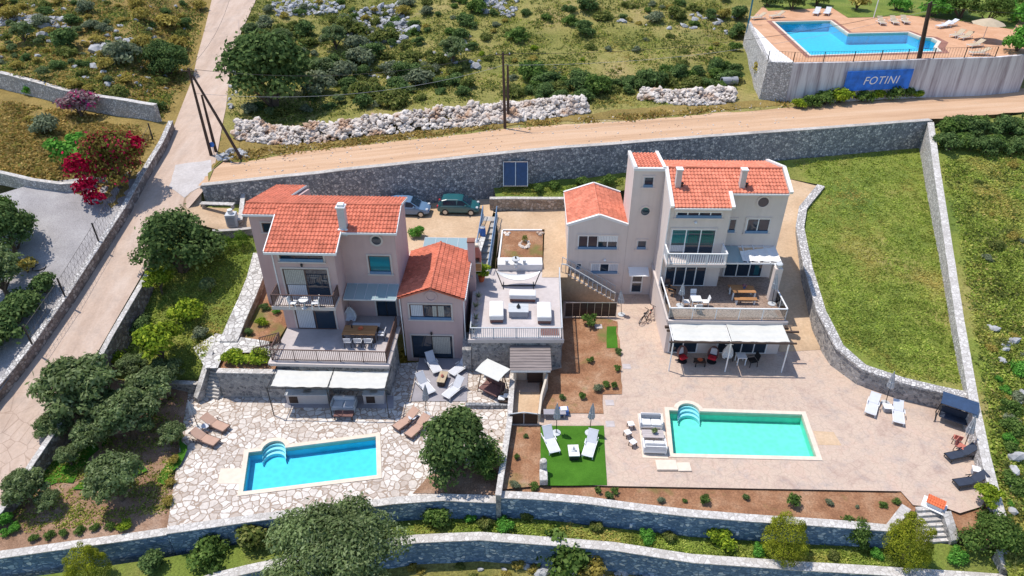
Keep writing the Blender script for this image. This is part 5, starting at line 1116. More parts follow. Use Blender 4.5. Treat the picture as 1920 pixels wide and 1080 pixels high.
# --- right hillside hedge
for i in range(16):
    a = 1775 + (i % 8) * 23 + random.uniform(-6, 6); b = 236 + (i // 8) * 34 + random.uniform(-6, 8)
    T(a, b, random.uniform(20, 27), 'dark' if i % 3 else 'bush', 'bush', 'dense dark bush in the thicket beside the dirt road at the right', 'bush', i % 3, group='thicket beside the dirt road')
# --- wild shrubs scattered over the slopes
def inpoly(x, y, pl):
    c = False; j = len(pl) - 1
    for i in range(len(pl)):
        if (pl[i][1] > y) != (pl[j][1] > y) and x < (pl[j][0] - pl[i][0]) * (y - pl[i][1]) / (pl[j][1] - pl[i][1]) + pl[i][0]: c = not c
        j = i
    return c
def scatter(poly, n, kinds, r0, r1, label, group, rnd, name='wild_shrub', gap=.7):
    x0, x1 = min(p[0] for p in poly), max(p[0] for p in poly); y0, y1 = min(p[1] for p in poly), max(p[1] for p in poly); k = 0; tr = 0; got = []
    while k < n and tr < n * 40:
        tr += 1; x, y = rnd.uniform(x0, x1), rnd.uniform(y0, y1)
        if not inpoly(x, y, poly): continue
        r = r0 + (r1 - r0) * rnd.random() ** 1.8
        if any(abs(x - a) < (r + c) * gap and abs(y - b) < (r + c) * gap * .6 for a, b, c in got): continue
        got.append((x, y, r)); kd = rnd.choice(kinds); g = PG(x, y); D = g.y * CT + (CAMZ - g.z) * ST
        plant({'dark': 'evergreen_shrub', 'olive': 'wild_olive', 'grey': 'sage_shrub', 'ochre': 'dry_shrub', 'bush': 'leafy_shrub', 'bright': 'leafy_shrub', 'yellow': 'broom_shrub', 'purple': 'twiggy_shrub'}.get(kd, 'maquis_shrub') if name == 'wild_shrub' else name, label, 'shrub', kd, g - Vector((0, 0, .15)), r * D / FPX, var=rnd.randint(0, 2), group=group, sz=rnd.uniform(.75, 1.15), parts=r > 14); k += 1
rn = random.Random(11)
scatter([(432, 60), (500, 45), (640, 60), (800, 80), (880, 130), (900, 175), (800, 195), (640, 215), (520, 230), (440, 210), (600, 180)], 85, ['dark', 'dark', 'olive', 'grey', 'scrub', 'scrub'], 10, 32, 'wild shrub on the rocky slope above the white rubble', 'wild shrubs above the white rubble', rn, gap=.5)
scatter([(455, 25), (520, 5), (900, 0), (1000, 20), (1360, 0), (1375, 55), (1000, 70), (880, 90), (640, 55), (500, 50)], 75, ['scrub', 'dark', 'bush', 'grey', 'ochre'], 7, 22, 'wild shrub high on the slope along the top edge', 'wild shrubs along the top edge', rn)
scatter([(1000, 145), (1140, 150), (1380, 130), (1385, 165), (1200, 172), (1100, 190), (960, 185)], 42, ['dark', 'dark', 'bush', 'scrub'], 13, 28, 'shrub in the band above the right part of the rubble', 'shrub band above the dirt road', rn, gap=.5)
scatter([(900, 90), (1000, 75), (1375, 60), (1380, 130), (1000, 140), (900, 170)], 24, ['scrub', 'ochre', 'yellow', 'grey'], 5, 12, 'small shrub in the lime green grass of the upper slope', 'small shrubs in the lime grass', rn)
scatter([(0, 0), (385, 0), (350, 130), (310, 210), (200, 195), (0, 140)], 95, ['scrub', 'grey', 'dark', 'olive', 'ochre', 'ochre'], 7, 24, 'wild shrub on the upper left slope beside the concrete road', 'wild shrubs on the upper left slope', rn)
scatter([(0, 210), (280, 245), (200, 260), (110, 335), (0, 310)], 16, ['ochre', 'ochre', 'scrub'], 5, 12, 'low dry shrub in the yellow field', 'dry shrubs in the yellow field', rn)
scatter([(1775, 330), (1920, 310), (1920, 1010), (1890, 950), (1835, 600)], 30, ['scrub', 'grey', 'scrub', 'ochre'], 6, 18, 'wild shrub on the slope right of the boundary wall', 'wild shrubs right of the boundary wall', rn)
scatter([(1870, 700), (1920, 680), (1920, 1060), (1890, 960)], 14, ['bush', 'bright'], 10, 22, 'green shrub along the lower boundary wall', 'green shrubs along the lower boundary wall', rn)
scatter([(770, 1055), (1000, 1055), (1300, 1075), (1650, 1085), (1650, 1100), (770, 1100)], 22, ['scrub', 'ochre', 'scrub'], 9, 20, 'dry shrub below the lowest terrace wall', 'dry shrubs below the lowest wall', rn)
# --- ground cover nobody could count
def cover(name, polys, n, size, mat, label, rnd, hgt=.5, dens=None, cat='grass'):
    V, F = [], []; k = 0; pos = []
    for poly, share in polys:
        x0, x1 = min(p[0] for p in poly), max(p[0] for p in poly); y0, y1 = min(p[1] for p in poly), max(p[1] for p in poly); c = 0; tr = 0; want = int(n * share)
        while c < want and tr < want * 12:
            tr += 1; x, y = rnd.uniform(x0, x1), rnd.uniform(y0, y1)
            if not inpoly(x, y, poly): continue
            if dens and nz(x / 20, y / 12, .45, dens) + rnd.uniform(-.35, .35) < -.02: continue
            pos.append(tuple(PG(x, y))); c += 1
    rg = np.random.default_rng(3); Pn = np.array(pos); m = 6
    Pk = np.repeat(Pn, m, 0) + rg.normal(size=(len(Pn) * m, 3)) * np.array([size * .9, size * .9, 0]) + np.array([0, 0, 1]) * rg.uniform(.02, hgt, (len(Pn) * m, 1)) * size
    nr = rg.normal(size=Pk.shape) * .75 + np.array([0, 0, .55]); nr /= np.linalg.norm(nr, axis=1, keepdims=True)
    v, f = cards(Pk, nr, size * .5, 1.9, rg); o = bpy.data.objects.new(name, meshnp(name, v, f, MT[mat])); COL.objects.link(o)
    return tag(o, label, cat, kind='stuff')
HILLP = [(432, 215), (428, 130), (455, 50), (480, 0), (1370, 0), (1385, 180), (1200, 200), (1100, 205), (900, 185), (640, 215), (520, 240)]
LUP = [(0, 0), (390, 0), (345, 160), (300, 222), (200, 205), (0, 155)]; LF = [(0, 190), (300, 240), (225, 325), (100, 335), (0, 320)]
RH = [(1765, 300), (1920, 280), (1920, 1080), (1900, 1080), (1870, 880), (1835, 640), (1800, 440)]
MEA = [(1480, 300), (1735, 280), (1765, 420), (1790, 600), (1800, 720), (1690, 705), (1580, 640), (1520, 500), (1510, 390), (1545, 350)]
GAP = [(300, 500), (420, 440), (480, 440), (450, 560), (400, 640), (365, 705), (200, 690), (240, 600)]
cover('scrub_cover', [(HILLP, .66), (LUP, .28), (RH, .06)], 7000, .32, 'lf_scrub', 'low olive green scrub covering the wild slopes', rn, dens=1, cat='scrub')
cover('slope_grass', [(HILLP, .45), (LUP, .22), (RH, .10)], 9500, .24, 'lf_grass', 'rough green and yellow grass between the shrubs of the wild slopes', rn, dens=4)
cover('dry_grass', [(LF, .62), (LUP, .28), ([(400, 300), (470, 300), (700, 268), (950, 240), (1200, 224), (1480, 198), (1480, 190), (1200, 214), (950, 232), (700, 258), (440, 285)], .22)], 4600, .34, 'lf_dry', 'dry yellow grass of the upper left field', rn, dens=7)
cover('bank_grass', [(RH, 1.0)], 4200, .22, 'lf_meadow', 'rough green grass on the slope right of the boundary wall', rn)
OGP = [(110, 790), (340, 740), (345, 760), (320, 960), (60, 1000), (20, 960)]
cover('orchard_grass', [(OGP, 1.0)], 1500, .15, 'lf_grass', 'thin grass and weeds under the olive trees', rn, dens=13)
cover('meadow_grass', [(MEA, .60), (GAP, .22), ([(940, 345), (1060, 350), (1170, 330), (1170, 345), (1060, 365), (940, 365)], .05), ([(770, 985), (930, 970), (1300, 1015), (1760, 1035), (1700, 1065), (1300, 1040), (1000, 1008), (780, 1005)], .13)], 11000, .17, 'lf_meadow', 'uncut green meadow grass inside the walls', rn, dens=None)
# --- stones
def rocks(name, pts, label, mat, rnd, kind='stuff', cat='rocks'):
    V, F = [], []; phi = (1 + 5 ** .5) / 2
    ico = np.array([(-1, phi, 0), (1, phi, 0), (-1, -phi, 0), (1, -phi, 0), (0, -1, phi), (0, 1, phi), (0, -1, -phi), (0, 1, -phi), (phi, 0, -1), (phi, 0, 1), (-phi, 0, -1), (-phi, 0, 1)]) / 1.9
    fc = np.array([(0,11,5),(0,5,1),(0,1,7),(0,7,10),(0,10,11),(1,5,9),(5,11,4),(11,10,2),(10,7,6),(7,1,8),(3,9,4),(3,4,2),(3,2,6),(3,6,8),(3,8,9),(4,9,5),(2,4,11),(6,2,10),(8,6,7),(9,8,1)])
    rg = np.random.default_rng(rnd.randint(0, 999))
    for i, (p, s) in enumerate(pts):
        a = rg.uniform(0, 6.28); c, sn = math.cos(a), math.sin(a); q = ico * rg.uniform(.7, 1.2, (12, 1)) * np.array([1.25, .9, .72]) * s
        q = np.stack([q[:, 0] * c - q[:, 1] * sn, q[:, 0] * sn + q[:, 1] * c, q[:, 2] + q[:, 0] * rg.uniform(-.4, .4)], 1) + np.array(p); V.append(q); F.append(fc + 12 * i)
    me = meshnp(name, np.concatenate(V), np.concatenate(F), MT[mat]); me.shade_flat(); o = bpy.data.objects.new(name, me); COL.objects.link(o); return tag(o, label, cat, kind=kind)
def heap(front, back, n, s0, s1, h, rnd):
    out = []; L = len(front) - 1
    for _ in range(n):
        t = rnd.random() * L; i = min(int(t), L - 1); u = t - i; a = front[i].lerp(front[i + 1], u); b = back[i].lerp(back[i + 1], u); w = rnd.random(); p = a.lerp(b, w)
        z = GZ(p.x, p.y) + h * math.sin(math.pi * w) ** .8 * rnd.uniform(.35, 1.0) * (.8 + .4 * nz(p.x, p.y, .6)); out.append(((p.x, p.y, z), rnd.uniform(s0, s1) * (1 if rnd.random() < .9 else 1.6)))
    return out
g = lambda L: [PG(a, b) for a, b in L]
rocks('rubble_heap', heap(g([(440, 262), (560, 272), (700, 254), (850, 240), (945, 231), (1020, 222), (1102, 212)]), g([(450, 235), (560, 246), (690, 230), (830, 212), (940, 200), (1020, 194), (1095, 200)]), 4200, .09, .30, 1.55, rn), 'long heap of white rubble stones along the dirt road', 'rock', rn, cat='rubble')
rocks('rubble_heap', heap(g([(1195, 188), (1290, 198), (1375, 192)]), g([(1205, 176), (1290, 176), (1372, 172)]), 900, .10, .30, 1.2, rn), 'short heap of rubble stones left of the hotel wall', 'rock', rn, cat='rubble')
rr_ = []
for poly, n in (([(640, 25), (760, 5), (770, 60), (740, 90), (650, 85)], 330), ([(505, 5), (640, 0), (640, 25), (520, 32)], 180), ([(890, 0), (970, 0), (965, 35), (900, 25)], 90), ([(170, 75), (290, 70), (300, 95), (180, 105)], 90), ([(0, 25), (120, 35), (130, 55), (0, 50)], 110), ([(560, 170), (900, 60), (900, 130)], 50), ([(1150, 40), (1380, 20), (1380, 70)], 30), ([(0, 0), (380, 0), (320, 180), (0, 140)], 70), ([(1850, 600), (1915, 600), (1915, 960), (1890, 960)], 16), ([(420, 150), (470, 95), (480, 110), (430, 220)], 25), ([(860, 1070), (1120, 1055), (1300, 1075), (1300, 1090)], 40), ([(400, 285), (480, 285), (470, 300), (410, 300)], 25)):
    k = 0
    while k < n:
        x, y = rn.uniform(min(p[0] for p in poly), max(p[0] for p in poly)), rn.uniform(min(p[1] for p in poly), max(p[1] for p in poly))
        if inpoly(x, y, poly): q = PG(x, y); s = rn.uniform(.12, .42) * (1.6 if rn.random() < .08 else 1); rr_.append(((q.x, q.y, q.z + s * .2), s)); k += 1
rocks('limestone_rocks', rr_, 'pale limestone rocks lying about the wild slopes', 'rock_grey', rn)
ls = []
for _ in range(420):
    t_ = rn.random(); x = 430 + 1060 * t_; y0 = interp(x, [(430, 300), (560, 281), (700, 266), (850, 250), (950, 238), (1200, 222), (1480, 197)]); q = PG(x, y0 + rn.choice([rn.uniform(-9, 6), rn.uniform(0, 40)])); ls.append(((q.x, q.y, q.z + .02), rn.uniform(.03, .11)))
rocks('loose_stones', ls, 'loose stones strewn along the edge of the dirt road', 'rock', rn)
for a, b, s, l in ((773, 60, 1.0, 'largest pale boulder right of the grey rock field'), (745, 48, .8, 'upright boulder at the edge of the grey rock field'), (180, 97, .9, 'pale boulder on the upper left slope'), (1903, 860, .45, 'pale boulder beyond the boundary wall at the right')):
    q = PG(a, b); rocks('boulder', [((q.x, q.y, q.z + .25), s)], l, 'rock_grey', rn, kind='', cat='boulder')
# ---------------------------------------------------------------- furniture and loose things
def gp(x, y, z): return P(x, y, z)
def aim(a, b): return math.atan2(b.y - a.y, b.x - a.x)
def lounger(label, head, foot, z, fab='sling', frame='wpaint', group=None, L=2.0, back=.62, rise=.62):
    """head and foot: picture points of the raised head end and the foot end"""
    f = P(foot[0], foot[1], z + .32); h = P(head[0], head[1], z + .32 + rise * .75); an = aim(h, f); c = (Vector((h.x, h.y, z)) + Vector((f.x, f.y, z))) / 2
    t = thing('sun_lounger', label, 'sun lounger', c, an, group); W = .29 if fab == 'dark_fabric' else .34; x0, x1 = -L / 2, L / 2; k = x0 + L * .40
    m = MB()
    for s in (-W, W): m.bar((k, s, .30), (x1, s, .30), .045, .05); m.bar((x0 + .12, s, .22), (k, s, .28), .04)
    m.bar((x1 - .02, -W, .30), (x1 - .02, W, .30), .05); m.bar((k, -W, .27), (k, W, .27), .04); m.build('frame', MT[frame], t)
    for s in (-1, 1):
        for x in (x0 + .22, x1 - .15): MB().bar((x, s * W, .26), (x + .03, s * W, 0), .045).build('leg', MT[frame], t)
        a = MB(); a.bar((k + .1, s * (W + .03), .30), (k + .0, s * (W + .03), .5), .03); a.bar((k - .08, s * (W + .03), .5), (k + .35, s * (W + .03), .5), .045, .03); a.build('armrest', MT[frame], t)
    m = MB(); N = 8; m.rings([[(k + (x1 - .04 - k) * i / N, -W + .03, .325 - .012 * math.sin(math.pi * i / N)), (k + (x1 - .04 - k) * i / N, W - .03, .325 - .012 * math.sin(math.pi * i / N)), (k + (x1 - .04 - k) * i / N, W - .03, .345), (k + (x1 - .04 - k) * i / N, -W + .03, .345)] for i in range(N + 1)]); m.build('seat', MT[fab], t)
    bl = L * .42; dx, dz = math.sqrt(max(.05, bl * bl - rise * rise)), rise
    m = MB(); m.rings([[(k - dx * i / 6, -W + .02, .33 + dz * i / 6 - .02 * math.sin(math.pi * i / 6)), (k - dx * i / 6, W - .02, .33 + dz * i / 6 - .02 * math.sin(math.pi * i / 6)), (k - dx * i / 6 + .015, W - .02, .36 + dz * i / 6), (k - dx * i / 6 + .015, -W + .02, .36 + dz * i / 6)] for i in range(7)]); m.bar((k - dx, -W, .34 + dz), (k - dx, W, .34 + dz), .05)
    m.build('backrest', MT[fab], t); return t
def parasol(label, base, top, z, H=2.45, col='parasol', group=None, r=.17):
    b = P(base[0], base[1], z); t = thing('closed_parasol', label, 'parasol', b, 0, group)
    q = PY(top[0], top[1], b.y) - b; H = max(1.9, min(2.9, q.z)); lx = max(-.45, min(.45, q.x)); tip = Vector((lx, 0, H))
    MB().lathe([(.30, 0), (.30, .05), (.08, .09), (.05, .22)], (0, 0, 0), 14).build('base', MT['gpaint'], t); MB().tube([(0, 0, .1), tip * .5, tip], .025, 7).build('pole', MT['black'], t)
    m = MB(); rs = []
    for f, rr in ((.50, .10), (.54, r * 1.15), (.62, r), (.75, r * .8), (.88, r * .55), (.97, r * .22), (1.02, .02)):
        rs.append([Vector((tip.x * f + rr * (1 + .28 * math.cos(k * math.pi)) * math.cos(2 * math.pi * k / 16), rr * (1 + .28 * math.cos(k * math.pi)) * math.sin(2 * math.pi * k / 16), H * f)) for k in range(16)])
    m.rings(rs); c = m.build('canopy', MT[col], t); MB().tube([tip * .70 + Vector((-.0, 0, -.03)), tip * .70 + Vector((0, 0, .03))], r * .98, 12).build('strap', MT['gpaint'], c); return t
def table(name, label, loc, rz, lx, ly, h, top='wood', leg='wood', th=.05, cat='table', group=None, inset=.06, lw=.07, solid=False):
    t = thing(name, label, cat, loc, rz, group); m = MB(); n = max(2, int(ly / .16))
    for k in range(n): m.box(-lx / 2, lx / 2, -ly / 2 + ly * k / n, -ly / 2 + ly * (k + 1) / n - .008, h - th, h - (.004 if k % 2 else 0))
    m.build('tabletop', MT[top], t)
    if solid: MB().bbox(-lx / 2 + .05, lx / 2 - .05, -ly / 2 + .05, ly / 2 - .05, 0, h - th - .002, .02).build('body', MT[leg], t)
    else:
        for sx in (-1, 1):
            for sy in (-1, 1): MB().bar((sx * (lx / 2 - inset), sy * (ly / 2 - inset), h - th), (sx * (lx / 2 - inset), sy * (ly / 2 - inset), 0), lw).build('leg', MT[leg], t)
        MB().bar((-lx / 2 + inset, 0, h - th - .05), (lx / 2 - inset, 0, h - th - .05), .05, .07).build('apron', MT[leg], t)
    return t
def chair(name, label, loc, rz, seat='wpaint', leg='wpaint', group=None, w=.5, arms=False, bh=.88):
    t = thing(name, label, 'chair', loc, rz, group)
    m = MB(); m.bbox(-w / 2, w / 2, -w / 2, w / 2, .42, .47, .01); m.build('seat', MT[seat], t)
    m = MB(); m.rings([[(-w / 2, w / 2 - .04 + .10 * f, .46 + (bh - .46) * f), (w / 2, w / 2 - .04 + .10 * f, .46 + (bh - .46) * f), (w / 2, w / 2 + .10 * f, .46 + (bh - .46) * f), (-w / 2, w / 2 + .10 * f, .46 + (bh - .46) * f)] for f in (.15, .6, 1)]); m.build('backrest', MT[seat], t)
    for sx in (-1, 1):
        for sy in (-1, 1): MB().bar((sx * (w / 2 - .03), sy * (w / 2 - .03), .43), (sx * (w / 2 - .01), sy * (w / 2 - .0), 0), .04).build('leg', MT[leg], t)
        if arms: MB().bar((sx * w / 2, -w / 2, .64), (sx * w / 2, w / 2, .66), .05, .03).bar((sx * w / 2, -w / 2 + .03, .45), (sx * w / 2, -w / 2 + .03, .64), .03).build('armrest', MT[leg], t)
    return t
def bench(name, label, loc, rz, L, d=.38, h=.45, top='wood', leg='wpaint'):
    t = thing(name, label, 'bench', loc, rz); m = MB()
    for k in range(3): m.box(-L / 2, L / 2, -d / 2 + d * k / 3, -d / 2 + d * (k + 1) / 3 - .01, h - .05, h)
    m.build('seat', MT[top], t)
    for s in (-1, 1): MB().box(s * (L / 2 - .18) - .04, s * (L / 2 - .18) + .04, -d / 2 + .02, d / 2 - .02, 0, h - .052).build('leg', MT[leg], t)
    return t
def pot(parent, loc, r, h, mat): return MB().lathe([(r * .7, 0), (r, h * .9), (r * 1.08, h), (r * .85, h), (r * .8, h * .8)], loc, 12).build('pot', MT[mat], parent)
# grey floor by the left annex
zf = ZA + .05
lounger('white lounger at the upper left of four round the wooden box table', (802, 659), (821, 697), zf); lounger('white lounger at the upper right of four round the wooden box table', (878, 668), (848, 699), zf)
lounger('white lounger at the lower left of four round the wooden box table', (783, 698), (809, 736), zf); lounger('white lounger at the lower right of four round the wooden box table', (867, 707), (836, 742), zf)
t = table('box_table', 'wooden box table between the four white loungers', P(830, 716, zf), R(80), 1.2, .6, .5, 'tan', 'wood_dark', solid=True); MB().lathe([(.08, 0), (.12, .1), (.05, .22)], (0, 0, .5), 8).build('vase', MT['coral'], t)
parasol('closed grey parasol between the grey floor and the brown loungers', (799, 778), (797, 722), ZA)
lounger('brown lounger left of the round side table near the round tree', (783, 766), (739, 804), ZA, 'sling_brown', 'bpaint', rise=.35); lounger('brown lounger right of the round side table near the round tree', (803, 777), (762, 819), ZA, 'sling_brown', 'bpaint', rise=.35)
def side_table(label, loc, top='wpaint', r=.27, h=.42): t = thing('side_table', label, 'side table', loc); MB().lathe([(r, h - .03), (r, h)], n=16).build('tabletop', MT[top], t); MB().lathe([(r * .7, 0), (r * .6, .03), (.04, .06), (.04, h - .03)], n=12).build('foot', MT['gpaint'], t); return t
side_table('round pale side table between the two brown loungers near the round tree', P(774, 790, ZA), 'sling')
lounger('brown lounger at the left edge of the white paving, upper of the pair', (376, 778), (431, 806), ZA, 'sling_brown', 'bpaint', rise=.35); lounger('brown lounger at the left edge of the white paving, lower of the pair', (355, 806), (413, 832), ZA, 'sling_brown', 'bpaint', rise=.35)
side_table('round pale side table between the two brown loungers at the left edge', P(388, 806, ZA), 'sling'); parasol('closed grey parasol leaning at the left edge of the white paving', (372, 802), (353, 752), ZA)
# artificial lawn
lounger('white lounger on the green lawn, left of the white box table', (1023, 797), (1041, 847), .03); lounger('white lounger on the green lawn, right of the white box table', (1114, 805), (1101, 854), .03)
t = table('box_table', 'white box table with a tray on the green lawn', P(1075, 854, .03), R(2), .68, .95, .48, 'fabric_white', 'black', solid=True, th=.07); MB().box(-.16, .16, -.14, .14, .482, .51).lathe([(.05, .51), (.05, .75), (.02, .8)], (0, .03, 0), 8).lathe([(.06, .51), (.07, .62)], (.1, -.05, 0), 8).build('tray', MT['gpaint'], t)
parasol('closed grey parasol behind the left lounger of the green lawn', (1043, 812), (1045, 757), .03); parasol('closed grey parasol behind the right lounger of the green lawn', (1105, 812), (1112, 757), .03)
t = thing('garden_fountain', 'small white stone fountain at the left edge of the green lawn', 'fountain', P(1019, 903, .03)); MB().bbox(-.24, .24, -.3, .55, 0, .5, .03).build('basin', MT['coping'], t); MB().bbox(-.22, .22, .55, .85, 0, 1.0, .04).lathe([(.22, 1.0), (.2, 1.1), (.06, 1.16)], (0, .7, 0), 12).build('backstone', MT['coping'], t)
t = thing('storage_box', 'blue box with white lid at the edge of the red garden', 'box', P(1057, 775, .05), R(5)); MB().bbox(-.3, .3, -.25, .25, 0, .42, .02).build('body', MT['blue'], t); MB().bbox(-.24, .22, -.2, .2, .421, .5, .03).build('lid', MT['fabric_white'], t)
tag(MB().box(-.75, .75, -.25, .25, 0, .06).box(-.7, -.6, -.2, .2, -.4, 0).box(.6, .7, -.2, .2, -.4, 0).build('stone_bench', MT['greydeck']), 'grey slab bench behind the left parasol of the green lawn', 'bench').location = P(1040, 773, .42)
# lounge by the turquoise pool
def sofa(label, loc, rz, W=1.75, D=.85, mat='fabric_white', frame='wpaint'):
    t = thing('sofa', label, 'sofa', loc, rz); m = MB(); m.bbox(-W / 2, W / 2, -D / 2, D / 2, .12, .30, .02); m.bbox(-W / 2, -W / 2 + .1, -D / 2, D / 2, .301, .62, .02); m.bbox(W / 2 - .1, W / 2, -D / 2, D / 2, .301, .62, .02)
    for k in range(4): m.box(-W / 2 + .101, W / 2 - .101, D / 2 - .06, D / 2, .32 + .11 * k, .39 + .11 * k)
    m.build('frame', MT[frame], t)
    for sx in (-1, 1):
        for sy in (-1, 1): MB().box(sx * (W / 2 - .08) - .04, sx * (W / 2 - .08) + .04, sy * (D / 2 - .08) - .04, sy * (D / 2 - .08) + .04, 0, .119).build('leg', MT[frame], t)
    for s in (-1, 1): MB().bbox(-W / 4 + .06 + s * (W / 4 - .05), W / 4 - .06 + s * (W / 4 - .05), -D / 2 + .03, D / 2 - .1, .302, .45, .04).build('seat_cushion', MT[mat], t)
    MB().bbox(-W / 2 + .12, W / 2 - .12, D / 2 - .26, D / 2 - .065, .452, .80, .05).build('back_cushion', MT['fabric_grey' if mat == 'fabric_white' else mat], t); return t
sofa('white slatted sofa behind the low table by the turquoise pool', P(1219, 797, .03), R(-3), 1.5); sofa('white slatted sofa in front of the low table by the turquoise pool', P(1226, 843, .03), R(177), 1.5)
t = table('coffee_table', 'low pinkish table between the two white slatted sofas', P(1223, 821, .03), R(-2), 1.4, .7, .4, 'tile_a', 'wpaint'); pot(t, (.1, .05, .4), .07, .12, 'black'); v, f = crown_data([(.1, .05, .62, .16, .16, .12)], 60, .1, 4, 2.5); o = bpy.data.objects.new('table_plant', meshnp('table_plant', v, f, MT['lf_olive'])); COL.objects.link(o); setparent(o, t)
for (x, y, a), l in zip([(1182, 802, 10), (1176, 818, 25), (1186, 836, 35)], ('topmost', 'middle', 'lowest')):
    t = thing('stool', f'white cube stool left of the white sofas, {l} of three', 'stool', P(x, y, .01), R(a)); MB().bbox(-.2, .2, -.2, .2, .36, .42, .01).build('seat', MT['wpaint'], t)
    for sx in (-1, 1):
        for sy in (-1, 1): MB().bar((sx * .16, sy * .16, .36), (sx * .18, sy * .18, 0), .045).build('leg', MT['wood_dark'], t)
tag(MB().bbox(-.75, .55, -.45, .35, 0, .16, .02).bbox(.551, 1.4, -.5, .2, 0, .10, .02).build('step_block', MT['coping_pool']), 'pale low step block at the front left corner of the turquoise pool', 'step').location = P(1252, 873, .01)
# right end of the deck
lounger('grey lounger against the curved wall, left of the white box table', (1643, 736), (1631, 778), 0, rise=.3); lounger('grey lounger against the curved wall, right of the white box table', (1684, 750), (1686, 794), 0, rise=.3)
t = table('box_table', 'white box table between the two grey loungers at the curved wall', P(1662, 770, 0), R(-5), .6, .5, .42, 'wpaint', 'fabric_grey', solid=True); parasol('closed pale parasol at the curved wall between the two grey loungers', (1660, 756), (1677, 698), 0)
t = thing('swing_seat', 'navy garden swing seat with sloping canopy by the boundary wall', 'swing', P(1782, 792, 0), R(-32)); m = MB()
for s in (-1, 1): m.bar((s * .95, -.55, 0), (s * .9, 0, 1.75), .05); m.bar((s * .95, .55, 0), (s * .9, 0, 1.75), .05); m.bar((s * .95, -.5, .2), (s * .95, .5, .2), .04)
m.bar((-.95, 0, 1.75), (.95, 0, 1.75), .05); m.build('frame', MT['black'], t)
MB().rings([[(-1.05, -.62, 1.72), (1.05, -.62, 1.72), (1.05, -.62, 1.75), (-1.05, -.62, 1.75)], [(-1.05, 0, 1.93), (1.05, 0, 1.93), (1.05, 0, 1.96), (-1.05, 0, 1.96)], [(-1.05, .62, 1.80), (1.05, .62, 1.80), (1.05, .62, 1.83), (-1.05, .62, 1.83)]]).build('canopy', plain('navy canopy', (.025, .055, .12), .8), t)
MB().bbox(-.8, .8, -.45, .15, .45, .57, .04).build('seat', MT['dark_fabric'], t); MB().bbox(-.8, .8, .151, .27, .5, 1.05, .04).build('backrest', MT['dark_fabric'], t)
for s in (-1, 1): MB().bar((s * .82, -.1, .5), (s * .86, 0, 1.74), .025).bar((s * .82, -.45, .55), (s * .82, .2, .72), .04).build('hanger', MT['black'], t)
lounger('dark lounger by the boundary wall beside the coral chair', (1830, 838), (1777, 856), 0, 'dark_fabric', 'black', rise=.5); lounger('dark lounger by the boundary wall below the white table', (1848, 890), (1795, 905), 0, 'dark_fabric', 'black', rise=.5)
parasol('closed pale parasol leaning at the boundary wall beside the coral chairs', (1806, 842), (1829, 782), 0); chair('chair', 'coral chair behind the dark lounger, upper of two', P(1791, 830, 0), R(150), 'coral', 'bpaint', w=.45); chair('chair', 'coral chair beside the dark lounger, lower of two', P(1797, 845, 0), R(40), 'coral', 'bpaint', w=.5)
table('box_table', 'white box table between the two dark loungers', P(1829, 889, 0), R(-20), .6, .5, .45, 'wpaint', 'fabric_grey', solid=True)
t = thing('pump_cabinet', 'white cabinet with orange tiled roof at the head of the front steps', 'cabinet', P(1752, 948, 0), R(-38)); t.scale = (.85, .85, .58); MB().bbox(-.5, .5, -.33, .33, 0, .55, .02).build('body', MT['wpaint'], t); m = MB(); tiles(m, (-.55, -.4, .54), (1.1, 0, 0), (0, .4, .2), .14, .2, .03); tiles(m, (-.55, .4, .54), (1.1, 0, 0), (0, -.4, .2), .14, .2, .03); m.tube([(-.55, 0, .78), (.55, 0, .78)], .05, 8); m.build('roof', MT['orange'], t); MB().bbox(-.75, .75, -.55, .55, -.02, .03, .01).build('plinth', MT['wpaint'], t)
# right terrace
zt = 3.1
parasol('closed pale parasol on the right terrace beside the white table', (1275, 573), (1281, 532), zt); parasol('closed pale parasol at the column of the right terrace', (1447, 570), (1457, 514), zt)
tx = P(1303, 574, zt); table('garden_table', 'small white square table on the right terrace', tx, 0, .75, .75, .72, 'wpaint', 'wpaint')
for a, l in ((0, 'behind'), (90, 'left of'), (180, 'in front of'), (270, 'right of')): chair('folding_chair', f'white folding chair {l} the small white terrace table', tx + Vector((-math.sin(R(a)) * .72, math.cos(R(a)) * .72, 0)), R(a), 'wpaint', 'wpaint', w=.45)
chair('chair', 'honey wood chair with dark seat at the left end of the right terrace', P(1259, 553, zt), R(60), 'black', 'wood', w=.5, arms=True)
tx = P(1390, 557, zt); t = table('dining_table', 'honey wood dining table with white legs on the right terrace', tx, R(-1), 1.75, .95, .75, 'wood', 'wpaint', lw=.1); pot(t, (.1, .1, .75), .09, .16, 'blue'); v, f = crown_data([(.1, .1, 1.0, .15, .15, .12)], 70, .09, 4); o = bpy.data.objects.new('flowers', meshnp('table_flowers', v, f, MT['lf_purple'])); COL.objects.link(o); setparent(o, t)
bench('bench', 'wooden bench in front of the honey wood table', tx + Vector((.02, -.85, 0)), R(-1), 1.7, top='wood'); bench('bench', 'wooden bench behind the honey wood table', tx + Vector((0, .85, 0)), R(-1), 1.7, top='wood')
